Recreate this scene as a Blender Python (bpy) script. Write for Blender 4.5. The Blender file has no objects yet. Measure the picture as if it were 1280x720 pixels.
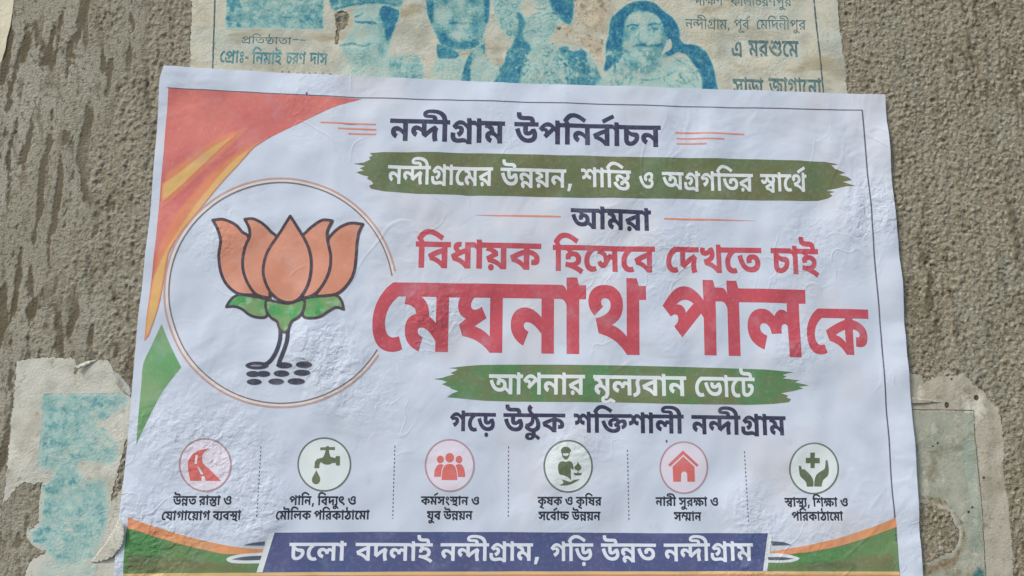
import bpy, math, random
import numpy as np
from mathutils import Matrix, Vector
from mathutils.geometry import delaunay_2d_cdt

# ------------------------------------------------------------------ camera
scene = bpy.context.scene
FPX = 990.0                                   # focal length in pixels of a 1280 x 720 picture
v_up = np.array([65., -5980., FPX])           # direction of the wall's verticals (camera: right, down, forward)
v_h = np.array([18000., 0., FPX])
v_h[1] = (v_up[0]*v_h[0] + v_up[2]*v_h[2]) / -v_up[1]
v_up /= np.linalg.norm(v_up)
v_h /= np.linalg.norm(v_h)
R_WC = np.stack([v_h, np.cross(v_up, v_h), v_up], axis=1)     # world -> camera
R_CW = R_WC.T
DIST = 0.437
AIM = np.array([0.0, 0.0, 1.5])
ray0 = R_CW @ np.array([0., 40./FPX, 1.])
CAM = AIM - ray0*DIST


def P(px, py):
    """point of the wall plane (x, z) that the photo shows at this pixel"""
    d = R_CW @ np.array([(px-640.)/FPX, (py-360.)/FPX, 1.])
    t = -CAM[1]/d[1]
    return CAM[0]+t*d[0], CAM[2]+t*d[2]


cam_data = bpy.data.cameras.new('camera')
cam_data.sensor_width = 36.0
cam_data.lens = FPX/1280.*36.0
cam_data.clip_start = 0.01
cam_data.clip_end = 100.0
cam = bpy.data.objects.new('camera', cam_data)
scene.collection.objects.link(cam)
m = Matrix.Identity(4)
for col, vec in enumerate(([1, 0, 0], [0, -1, 0], [0, 0, -1])):
    w = R_CW @ np.array(vec, float)
    for r in range(3):
        m[r][col] = w[r]
for r in range(3):
    m[r][3] = CAM[r]
cam.matrix_world = m
scene.camera = cam

# ------------------------------------------------------------------ daylight
SUN_DIR = Vector((-0.52, -0.42, 0.74)).normalized()     # from the wall towards the sun
world = bpy.data.worlds.new('World')
scene.world = world
world.use_nodes = True
wn = world.node_tree.nodes
sky = wn.new('ShaderNodeTexSky')
sky.sky_type = 'NISHITA'
sky.sun_disc = False
sky.sun_elevation = math.asin(SUN_DIR.z)
sky.sun_rotation = math.atan2(SUN_DIR.x, SUN_DIR.y)
sky.air_density = 1.0
sky.dust_density = 1.0
world.node_tree.links.new(sky.outputs[0], wn['Background'].inputs[0])
wn['Background'].inputs[1].default_value = 0.10
sun_data = bpy.data.lights.new('sun', 'SUN')
sun_data.energy = 1.4
sun_data.angle = math.radians(14)
sun_data.color = (1.0, 0.98, 0.95)
sun = bpy.data.objects.new('sun', sun_data)
sun.rotation_euler = SUN_DIR.to_track_quat('Z', 'Y').to_euler()
sun.location = (-2, -2, 4)
scene.collection.objects.link(sun)
scene.view_settings.view_transform = 'Standard'
scene.view_settings.look = 'None'
scene.view_settings.exposure = 0.80
scene.view_settings.gamma = 1.0

# ------------------------------------------------------------------ helpers


def tag(o, label=None, cat=None, group=None, kind=None):
    for k, v in (('label', label), ('category', cat), ('group', group), ('kind', kind)):
        if v:
            o[k] = v
    return o


def lin(c):
    c = np.array(c, float)/255.
    return np.where(c <= 0.04045, c/12.92, ((c+0.055)/1.055)**2.4)


PAPER_SEEN = lin((190, 198, 210))            # what the white sheet shows in this light
PAPER = (0.745, 0.775, 0.825)


def alb(r, g, b):
    """albedo of a surface that shows this colour beside the white sheet"""
    return tuple(float(x) for x in np.clip(lin((r, g, b))/PAPER_SEEN*np.array(PAPER), 0.01, 0.9))


def band_noise(nx, ny, dx, lx, ly, seed, width=0.55):
    """periodic noise with wavelengths about lx and ly (metres), unit rms"""
    r = np.random.default_rng(seed)
    F = np.fft.fft2(r.standard_normal((ny, nx)))
    fx = np.fft.fftfreq(nx, dx)[None, :]*lx
    fy = np.fft.fftfreq(ny, dx)[:, None]*ly
    q = np.sqrt(fx*fx+fy*fy)
    q[0, 0] = 1e-9
    g = np.exp(-(np.log(q)/width)**2)
    g[0, 0] = 0
    a = np.real(np.fft.ifft2(F*g))
    return a/a.std()


def sstep(a, b, x):
    t = np.clip((x-a)/(b-a), 0, 1)
    return t*t*(3-2*t)


class Field:
    """periodic height map sampled bilinearly"""
    def __init__(self, a, dx):
        self.a, self.dx = a, dx

    def __call__(self, x, z):
        ny, nx = self.a.shape
        u = np.asarray(x)/self.dx
        v = np.asarray(z)/self.dx
        i = np.floor(u).astype(int)
        j = np.floor(v).astype(int)
        fu, fv = u-i, v-j
        i0, i1, j0, j1 = i % nx, (i+1) % nx, j % ny, (j+1) % ny
        a = self.a
        return (a[j0, i0]*(1-fu)+a[j0, i1]*fu)*(1-fv)+(a[j1, i0]*(1-fu)+a[j1, i1]*fu)*fv


F_fray = Field(band_noise(300, 300, 0.0008, 0.007, 0.007, 51, 0.8), 0.0008)
F_fray2 = Field(band_noise(400, 400, 0.0004, 0.0016, 0.0016, 52, 0.4), 0.0004)


def winding(pts, contours):
    pts = np.asarray(pts, float)
    w = np.zeros(len(pts), int)
    A = np.concatenate([np.asarray(c, float) for c in contours])
    B = np.concatenate([np.roll(np.asarray(c, float), -1, axis=0) for c in contours])
    for s in range(0, len(pts), 4000):
        p = pts[s:s+4000]
        x, y = p[:, 0:1], p[:, 1:2]
        up = (A[:, 1] <= y) & (B[:, 1] > y)
        dn = (A[:, 1] > y) & (B[:, 1] <= y)
        cr = (B[:, 0]-A[:, 0])*(y-A[:, 1])-(x-A[:, 0])*(B[:, 1]-A[:, 1])
        w[s:s+4000] = (up & (cr > 0)).sum(1)-(dn & (cr < 0)).sum(1)
    return w


def triangulate(contours, step, evenodd=False):
    """contours in metres on the wall plane -> (verts n x 2, tris m x 3, boundary edges)"""
    S = 1000.
    cs = []
    for c in contours:
        c = [np.array(p)*S for p in c]
        out = []
        for k, p in enumerate(c):
            q = c[(k+1) % len(c)]
            d = np.linalg.norm(q-p)
            if d < 1e-4:
                continue
            n = max(1, int(math.ceil(d/(step*S))))
            out += [p+(q-p)*t/n for t in range(n)]
        if len(out) > 2:
            cs.append(np.array(out))
    verts, edges = [], []
    for c in cs:
        b = len(verts)
        n = len(c)
        verts += [tuple(p) for p in c]
        edges += [(b+k, b+(k+1) % n) for k in range(n)]
    allp = np.concatenate(cs)
    lo, hi = allp.min(0), allp.max(0)
    st = step*S
    if (hi-lo).max() > st*1.2:
        gx = np.arange(lo[0]+st*.5, hi[0], st)
        gy = np.arange(lo[1]+st*.5, hi[1], st*.87)
        X, Y = np.meshgrid(gx, gy)
        X = X+np.where(np.arange(len(gy)) % 2, st*.25, -st*.25)[:, None]
        g = np.stack([X.ravel(), Y.ravel()], 1)
        w = winding(g, cs)
        g = g[(w % 2 == 1) if evenodd else (w != 0)]
        verts += [tuple(p) for p in g]
    r = delaunay_2d_cdt([Vector(p) for p in verts], edges, [], 0, 1e-4)
    V = np.array([tuple(p) for p in r[0]])
    F = np.array(r[2])
    cen = V[F].mean(1)
    w = winding(cen, cs)
    F = F[(w % 2 == 1) if evenodd else (w != 0)]
    a, b, c = V[F[:, 0]], V[F[:, 1]], V[F[:, 2]]
    ar = (b[:, 0]-a[:, 0])*(c[:, 1]-a[:, 1])-(b[:, 1]-a[:, 1])*(c[:, 0]-a[:, 0])
    F[ar < 0] = F[ar < 0][:, ::-1]
    F = F[np.abs(ar) > 1e-6]
    return V/S, F


def mesh_object(name, verts, faces, mat, parent=None, smooth=True):
    me = bpy.data.meshes.new(name)
    me.from_pydata([tuple(map(float, v)) for v in verts], [], [tuple(map(int, f)) for f in faces])
    me.update()
    if smooth:
        me.polygons.foreach_set('use_smooth', [True]*len(me.polygons))
    me.materials.append(mat)
    o = bpy.data.objects.new(name, me)
    scene.collection.objects.link(o)
    if parent:
        o.parent = parent
    return o


def smooth(pts, n=5, closed=True, corners=()):
    """Catmull-Rom through the points, kept sharp at the given indices"""
    pts = [np.array(p, float) for p in pts]
    N = len(pts)
    out = []
    rng = range(N if closed else N-1)
    for k in rng:
        p1, p2 = pts[k], pts[(k+1) % N]
        p0 = pts[(k-1) % N] if closed or k > 0 else p1
        p3 = pts[(k+2) % N] if closed or k+2 < N else p2
        if k in corners or (k-N) in corners:
            p0 = p1
        if (k+1) % N in corners or (k+1) % N-N in corners:
            p3 = p2
        for t in np.arange(n)/n:
            out.append(.5*((2*p1)+(p2-p0)*t+(2*p0-5*p1+4*p2-p3)*t*t+(3*p1-p0-3*p2+p3)*t**3))
    if not closed:
        out.append(pts[-1])
    return [tuple(p) for p in out]


def stroke(pts, width, closed=False):
    """contours (for non-zero fill) of a pen line through pixel points; width may taper (list)"""
    pts = [np.array(p, float) for p in pts]
    ws = width if hasattr(width, '__len__') else [width]*len(pts)
    res = []
    n = len(pts)
    for k in range(n if closed else n-1):
        a, b = pts[k], pts[(k+1) % n]
        d = b-a
        L = np.linalg.norm(d)
        if L < 1e-6:
            continue
        nrm = np.array([-d[1], d[0]])/L
        wa, wb = ws[k]/2, ws[(k+1) % n]/2
        res.append([tuple(a+nrm*wa), tuple(b+nrm*wb), tuple(b-nrm*wb), tuple(a-nrm*wa)])
    for k in range(n):
        if (0 < k < n-1 or closed) and ws[k] > 1.2:
            res.append([(pts[k][0]+ws[k]/2*math.cos(-t), pts[k][1]+ws[k]/2*math.sin(-t)) for t in np.arange(10)*math.tau/10])
    return res


def swell(c, d):
    """outline moved outwards by d pixels"""
    c = np.array(c, float)
    t = np.roll(c, -1, axis=0)-np.roll(c, 1, axis=0)
    n = np.stack([t[:, 1], -t[:, 0]], 1)
    n /= np.maximum(np.linalg.norm(n, axis=1), 1e-6)[:, None]
    return [tuple(p) for p in c+n*d]


def ellipse(cx, cy, rx, ry, n=40, a0=0., a1=360.):
    return [(cx+rx*math.cos(math.radians(t)), cy+ry*math.sin(math.radians(t))) for t in np.linspace(a0, a1, n, endpoint=(a1-a0) < 359)]


def orient(c):
    """all outlines the same way round so that overlaps stay filled"""
    a = sum(c[k][0]*c[(k+1) % len(c)][1]-c[(k+1) % len(c)][0]*c[k][1] for k in range(len(c)))
    return c if a > 0 else c[::-1]


def ring(cx, cy, rx, ry, w, n=72):
    return [orient(ellipse(cx, cy, rx+w/2, ry+w/2, n)), orient(ellipse(cx, cy, rx-w/2, ry-w/2, n))[::-1]]


def inset(V, cs):
    """distance of each vertex from the nearest outline"""
    A = np.concatenate([np.asarray(c, float) for c in cs])
    B = np.concatenate([np.roll(np.asarray(c, float), -1, axis=0) for c in cs])
    D = B-A
    L2 = np.maximum((D*D).sum(1), 1e-16)
    out = np.zeros(len(V))
    for s in range(0, len(V), 1500):
        w = V[s:s+1500, None, :]-A[None]
        t = np.clip((w*D[None]).sum(2)/L2, 0, 1)
        out[s:s+1500] = np.sqrt(((w-t[..., None]*D[None])**2).sum(2).min(1))
    return out


def fray(c, amount, fine=.4):
    """worn print: the outline wanders by fractions of a millimetre"""
    c = [np.array(p) for p in c]
    out = []
    for k, p in enumerate(c):
        q = c[(k+1) % len(c)]
        n = max(1, int(np.linalg.norm(q-p)/0.0005))
        out += [p+(q-p)*t/n for t in range(n)]
    out = np.array(out)
    dx = 1.3*F_fray(out[:, 0], out[:, 1])+fine*F_fray2(out[:, 0], out[:, 1])
    dz = 1.3*F_fray(out[:, 0]+.11, out[:, 1]+.07)+fine*F_fray2(out[:, 0]+.11, out[:, 1]+.07)
    return [tuple(p) for p in out+np.stack([dx, dz], 1)*amount]


class Sheet:
    """a pasted sheet: its height over the wall plane, its root Empty and its ink layers"""
    def __init__(self, name, outline, height, mat, loc_px, holes=(), step=0.002, rim=0.0003, ragged=0.):
        self.height = height
        self.ragged = ragged
        x, z = P(*loc_px)
        self.loc = np.array([x, 0., z])
        self.root = bpy.data.objects.new(name, None)
        self.root.empty_display_size = 0.02
        self.root.location = self.loc
        scene.collection.objects.link(self.root)
        cs = [[P(*p) for p in outline]]+[[P(*p) for p in h] for h in holes]
        self.outline = cs
        if ragged:
            cs = [fray(c, 0.00014, 2.2) for c in cs]
        V, F = triangulate(cs, step, evenodd=True)
        y = -height(V[:, 0], V[:, 1])
        pts = np.stack([V[:, 0], y, V[:, 1]], 1)-self.loc
        cnt = {}
        for f in F:
            for k in range(3):
                e = (f[k], f[(k+1) % 3])
                cnt[e] = cnt.get(e, 0)+1
        bd = [e for e in cnt if (e[1], e[0]) not in cnt]
        idx = {}
        extra = []
        faces = [tuple(f) for f in F]
        for a, b in bd:                                       # the cut edge of the paper
            for q in (a, b):
                if q not in idx:
                    idx[q] = len(pts)+len(extra)
                    extra.append(pts[q]+np.array([0, rim, 0]))
            faces.append((b, a, idx[a], idx[b]))
        self.sheet = mesh_object('paper_sheet', np.concatenate([pts, np.array(extra)]), faces, mat, self.root)
        self.true_normals(self.sheet)

    def true_normals(self, o):
        """shade every piece with the slope of the sheet itself, not with that of its own slim triangles"""
        co = np.empty(len(o.data.vertices)*3)
        o.data.vertices.foreach_get('co', co)
        co = co.reshape(-1, 3)+self.loc
        x, z, e = co[:, 0], co[:, 2], 0.0008
        hx = (self.height(x+e, z)-self.height(x-e, z))/(2*e)
        hz = (self.height(x, z+e)-self.height(x, z-e))/(2*e)
        n = np.stack([-hx, -np.ones(len(x)), -hz], 1)
        n /= np.linalg.norm(n, axis=1)[:, None]
        o.data.normals_split_custom_set_from_vertices([tuple(v) for v in n])

    def ink(self, name, contours, mat, layer=1, parent=None, label=None, step=0.0025, same=True, fine=False, soft=False):
        cs = [orient(list(c)) for c in contours] if same else contours
        cs = [[P(*p) for p in c] for c in cs]
        if self.ragged:
            cs = [fray(c, self.ragged*(.25 if fine else 1.)) for c in cs]
        V, F = triangulate(cs, min(step, 0.0012) if (self.ragged and not fine) or soft else step)
        o = self.put(name, V, F, mat, layer, parent, label)
        if self.ragged or soft:                                # millimetres in from the print's outline, for worn soft edges
            d = np.full(len(V), 9.) if fine else inset(V, cs)*1000
            at = o.data.attributes.new('inset', 'FLOAT', 'POINT')
            at.data.foreach_set('value', d.astype(np.float32))
        return o

    def photo(self, name, contours, layer=1, parent=None, label=None, grow=1.1):
        """a region of printed picture; its ink density comes from the printed picture's tones"""
        cs = [[P(*p) for p in swell(orient(list(c)), grow)] for c in contours]
        V, F = triangulate(cs, 0.0006)
        o = self.put(name, V, F, print_ink, layer, parent, label)
        at = o.data.attributes.new('tone', 'FLOAT', 'POINT')
        at.data.foreach_set('value', tone_at(V).astype(np.float32))
        return o

    def pieces(self, name, contours, *a, **k):
        return [self.ink(name, [c], *a, **k) for c in contours]

    def put(self, name, V, F, mat, layer, parent, label):
        y = -self.height(V[:, 0], V[:, 1])-(0.00002 if self.ragged else 0.00005)*layer
        o = mesh_object(name, np.stack([V[:, 0], y, V[:, 1]], 1)-self.loc, F, mat, parent or self.root)
        self.true_normals(o)
        if label:
            o['label'] = label
        return o

    def lettering(self, key, mat, layer=1, parent=None, label=None, name='lettering', clip=None):
        Vs, Fs, n = [], [], 0
        for word in WORDS[key]:
            V, F = triangulate([[P(*p) for p in c] for c in word_contours(word)], 0.0025)
            Vs.append(V)
            Fs.append(F+n)
            n += len(V)
        o = self.put(name, np.concatenate(Vs), np.concatenate(Fs), mat, layer, parent, label)
        if self.ragged:
            at = o.data.attributes.new('inset', 'FLOAT', 'POINT')
            at.data.foreach_set('value', np.full(n, 9., np.float32))
        return o


def word_contours(word):
    style, run, xl, yl, xr, yr, h, u0, u1, v0, v1 = word
    out = []
    nseg = 3 if h < 13 else (5 if h < 60 else 8)
    for g in run.split(' '):
        gid, gx, gy = (int(t) for t in g.split(','))
        s = GLYPHS['%s%d' % (style, gid)]
        if not s:
            continue
        for c in s.split(';'):
            pts = []
            for t in c.split(' '):
                on = t[0] != '*'
                a, b = t.lstrip('*').split(',')
                pts.append((int(a)+gx, int(b)+gy, on))
            full = []                                          # quadratic outline with implied points
            for k, p in enumerate(pts):
                q = pts[(k+1) % len(pts)]
                full.append(p)
                if not p[2] and not q[2]:
                    full.append(((p[0]+q[0])/2, (p[1]+q[1])/2, True))
            k0 = next(k for k, p in enumerate(full) if p[2])
            full = full[k0:]+full[:k0]
            poly = []
            k = 0
            N = len(full)
            while k < N:
                p = full[k]
                q = full[(k+1) % N]
                if q[2]:
                    poly.append(p[:2])
                    k += 1
                else:
                    e = full[(k+2) % N]
                    for t in np.arange(nseg)/nseg:
                        poly.append(((1-t)**2*p[0]+2*t*(1-t)*q[0]+t*t*e[0], (1-t)**2*p[1]+2*t*(1-t)*q[1]+t*t*e[1]))
                    k += 2
            px = []
            for u, v in poly:
                f = (u-u0)/(u1-u0)
                x, y = xl+(xr-xl)*f, yl+(yr-yl)*f
                d = (v1-v)/(v1-v0)*h
                px.append((x+(x-705.)/(y+5620.)*d, y+d))
            out.append(px)
    return out


# ------------------------------------------------------------------ materials


def relief_group(name, parts, spots=()):
    """node group that gives the fine relief of a pasted sheet; parts = (kind, scale, strength mm, mask scale)"""
    g = bpy.data.node_groups.new(name, 'ShaderNodeTree')
    g.interface.new_socket('Normal', in_out='OUTPUT', socket_type='NodeSocketVector')
    N, L = g.nodes, g.links
    co = N.new('ShaderNodeTexCoord')
    out = N.new('NodeGroupOutput')
    tot = None
    spot_sum = None
    for (x, z), rad, gain in spots:                            # places where the plaster shows through most
        di = N.new('ShaderNodeVectorMath')
        di.operation = 'DISTANCE'
        L.new(co.outputs['Object'], di.inputs[0])
        di.inputs[1].default_value = (x, 0, z)
        mr = N.new('ShaderNodeMapRange')
        mr.interpolation_type = 'SMOOTHSTEP'
        mr.inputs['From Min'].default_value = rad
        mr.inputs['From Max'].default_value = 0
        mr.inputs['To Max'].default_value = gain
        L.new(di.outputs['Value'], mr.inputs['Value'])
        if spot_sum is None:
            spot_sum = mr.outputs[0]
        else:
            ad = N.new('ShaderNodeMath')
            L.new(spot_sum, ad.inputs[0])
            L.new(mr.outputs[0], ad.inputs[1])
            spot_sum = ad.outputs[0]
    for kind, sc, mm, msc, lo, hi in parts:
        if kind in ('noise', 'ridge'):
            t = N.new('ShaderNodeTexNoise')
            t.inputs['Scale'].default_value = sc
            t.inputs['Detail'].default_value = 3
            t.inputs['Distortion'].default_value = 0.6
            L.new(co.outputs['Object'], t.inputs['Vector'])
            o = t.outputs['Fac']
            if kind == 'ridge':                                # thin creases where the noise crosses its middle
                t.inputs['Detail'].default_value = 2
                su = N.new('ShaderNodeMath')
                su.operation = 'SUBTRACT'
                su.inputs[1].default_value = .5
                L.new(o, su.inputs[0])
                ab = N.new('ShaderNodeMath')
                ab.operation = 'ABSOLUTE'
                L.new(su.outputs[0], ab.inputs[0])
                rg = N.new('ShaderNodeMapRange')
                rg.interpolation_type = 'SMOOTHSTEP'
                rg.inputs['From Min'].default_value = .022
                rg.inputs['From Max'].default_value = 0
                L.new(ab.outputs[0], rg.inputs['Value'])
                o = rg.outputs[0]
        else:
            t = N.new('ShaderNodeTexVoronoi')
            t.feature = 'SMOOTH_F1'
            t.inputs['Scale'].default_value = sc
            L.new(co.outputs['Object'], t.inputs['Vector'])
            o = t.outputs['Distance']
        mk = N.new('ShaderNodeTexNoise')
        mk.inputs['Scale'].default_value = msc
        mk.inputs['Detail'].default_value = 2
        L.new(co.outputs['Object'], mk.inputs['Vector'])
        mask = mk.outputs['Fac']
        if spot_sum is not None and sc > 50:
            ad = N.new('ShaderNodeMath')
            L.new(mask, ad.inputs[0])
            L.new(spot_sum, ad.inputs[1])
            mask = ad.outputs[0]
        mr = N.new('ShaderNodeMapRange')
        mr.interpolation_type = 'SMOOTHSTEP'
        mr.inputs['From Min'].default_value = lo
        mr.inputs['From Max'].default_value = hi
        mr.inputs['To Max'].default_value = mm
        L.new(mask, mr.inputs['Value'])
        mu = N.new('ShaderNodeMath')
        mu.operation = 'MULTIPLY'
        L.new(o, mu.inputs[0])
        L.new(mr.outputs[0], mu.inputs[1])
        if tot is None:
            tot = mu.outputs[0]
        else:
            ad = N.new('ShaderNodeMath')
            L.new(tot, ad.inputs[0])
            L.new(mu.outputs[0], ad.inputs[1])
            tot = ad.outputs[0]
    bp = N.new('ShaderNodeBump')
    bp.inputs['Strength'].default_value = 1.0
    bp.inputs['Distance'].default_value = 0.001
    L.new(tot, bp.inputs['Height'])
    L.new(bp.outputs[0], out.inputs[0])
    return g


def blotched(N, L, co, base, blotches):
    """colour socket: base colour with noise blotches [(colour, scale, lo, hi, amount, stretch)]"""
    rgb = N.new('ShaderNodeRGB')
    rgb.outputs[0].default_value = (*base, 1)
    cur = rgb.outputs[0]
    for k, (c, sc, lo, hi, amt, stretch) in enumerate(blotches):
        mp = N.new('ShaderNodeMapping')
        mp.inputs['Location'].default_value = (k*3.1, k*1.7, k*2.3)
        mp.inputs['Scale'].default_value = (1, 1, 1./stretch)
        L.new(co.outputs['Object'], mp.inputs['Vector'])
        t = N.new('ShaderNodeTexNoise')
        t.inputs['Scale'].default_value = sc
        t.inputs['Detail'].default_value = 5
        t.inputs['Roughness'].default_value = 0.6
        L.new(mp.outputs[0], t.inputs['Vector'])
        mr = N.new('ShaderNodeMapRange')
        mr.interpolation_type = 'SMOOTHSTEP'
        mr.inputs['From Min'].default_value = lo
        mr.inputs['From Max'].default_value = hi
        mr.inputs['To Max'].default_value = amt
        L.new(t.outputs['Fac'], mr.inputs['Value'])
        cur = mix_colour(N, L, mr.outputs[0], cur, (*c, 1))
    return cur


def mix_colour(N, L, fac, a, b):
    mx = N.new('ShaderNodeMix')
    mx.data_type = 'RGBA'
    L.new(fac, mx.inputs['Factor'])
    for s, v in (('A', a), ('B', b)):
        if isinstance(v, tuple):
            mx.inputs[s].default_value = v
        else:
            L.new(v, mx.inputs[s])
    return mx.outputs['Result']


SPECS = {}


def material(name, base, blotches=(), relief=None, rough=0.75, spec=0.25, feather=None, under=None):
    """paper or ink; with feather = (width mm, strongest cover, speckle) the ink thins out into the stock under it"""
    SPECS[name] = (base, blotches)
    mt = bpy.data.materials.new(name)
    mt.use_nodes = True
    N, L = mt.node_tree.nodes, mt.node_tree.links
    b = N['Principled BSDF']
    b.inputs['Roughness'].default_value = rough
    b.inputs['Specular IOR Level'].default_value = spec
    co = N.new('ShaderNodeTexCoord')
    cur = blotched(N, L, co, base, blotches)
    if feather:                                                # worn print: (width mm, strongest cover, speckle)
        fw, cover, speck = feather
        at = N.new('ShaderNodeAttribute')
        at.attribute_name = 'inset'
        tot = None
        for sc, amp, det in ((110, .5*speck, 3), (520, .8*speck, 2)):
            t = N.new('ShaderNodeTexNoise')
            t.inputs['Scale'].default_value = sc
            t.inputs['Detail'].default_value = det
            L.new(co.outputs['Object'], t.inputs['Vector'])
            mr = N.new('ShaderNodeMapRange')
            mr.inputs['From Min'].default_value = .3
            mr.inputs['From Max'].default_value = .7
            mr.inputs['To Min'].default_value = -amp
            mr.inputs['To Max'].default_value = amp
            mr.clamp = False
            L.new(t.outputs['Fac'], mr.inputs['Value'])
            if tot is None:
                tot = mr.outputs[0]
            else:
                ad = N.new('ShaderNodeMath')
                L.new(tot, ad.inputs[0])
                L.new(mr.outputs[0], ad.inputs[1])
                tot = ad.outputs[0]
        e = N.new('ShaderNodeMapRange')
        e.inputs['From Max'].default_value = fw
        e.inputs['To Min'].default_value = -.1
        e.inputs['To Max'].default_value = 1.1
        L.new(at.outputs['Fac'], e.inputs['Value'])
        ad = N.new('ShaderNodeMath')
        L.new(tot, ad.inputs[0])
        L.new(e.outputs[0], ad.inputs[1])
        mr = N.new('ShaderNodeMapRange')
        mr.interpolation_type = 'SMOOTHSTEP'
        mr.inputs['From Min'].default_value = 0.
        mr.inputs['From Max'].default_value = .95
        mr.inputs['To Max'].default_value = cover
        L.new(ad.outputs[0], mr.inputs['Value'])
        cur = mix_colour(N, L, mr.outputs[0], blotched(N, L, co, *SPECS[under or 'aged_paper']), cur)
    L.new(cur, b.inputs['Base Color'])
    if relief:
        g = N.new('ShaderNodeGroup')
        g.node_tree = relief
        L.new(g.outputs[0], b.inputs['Normal'])
    return mt


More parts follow.
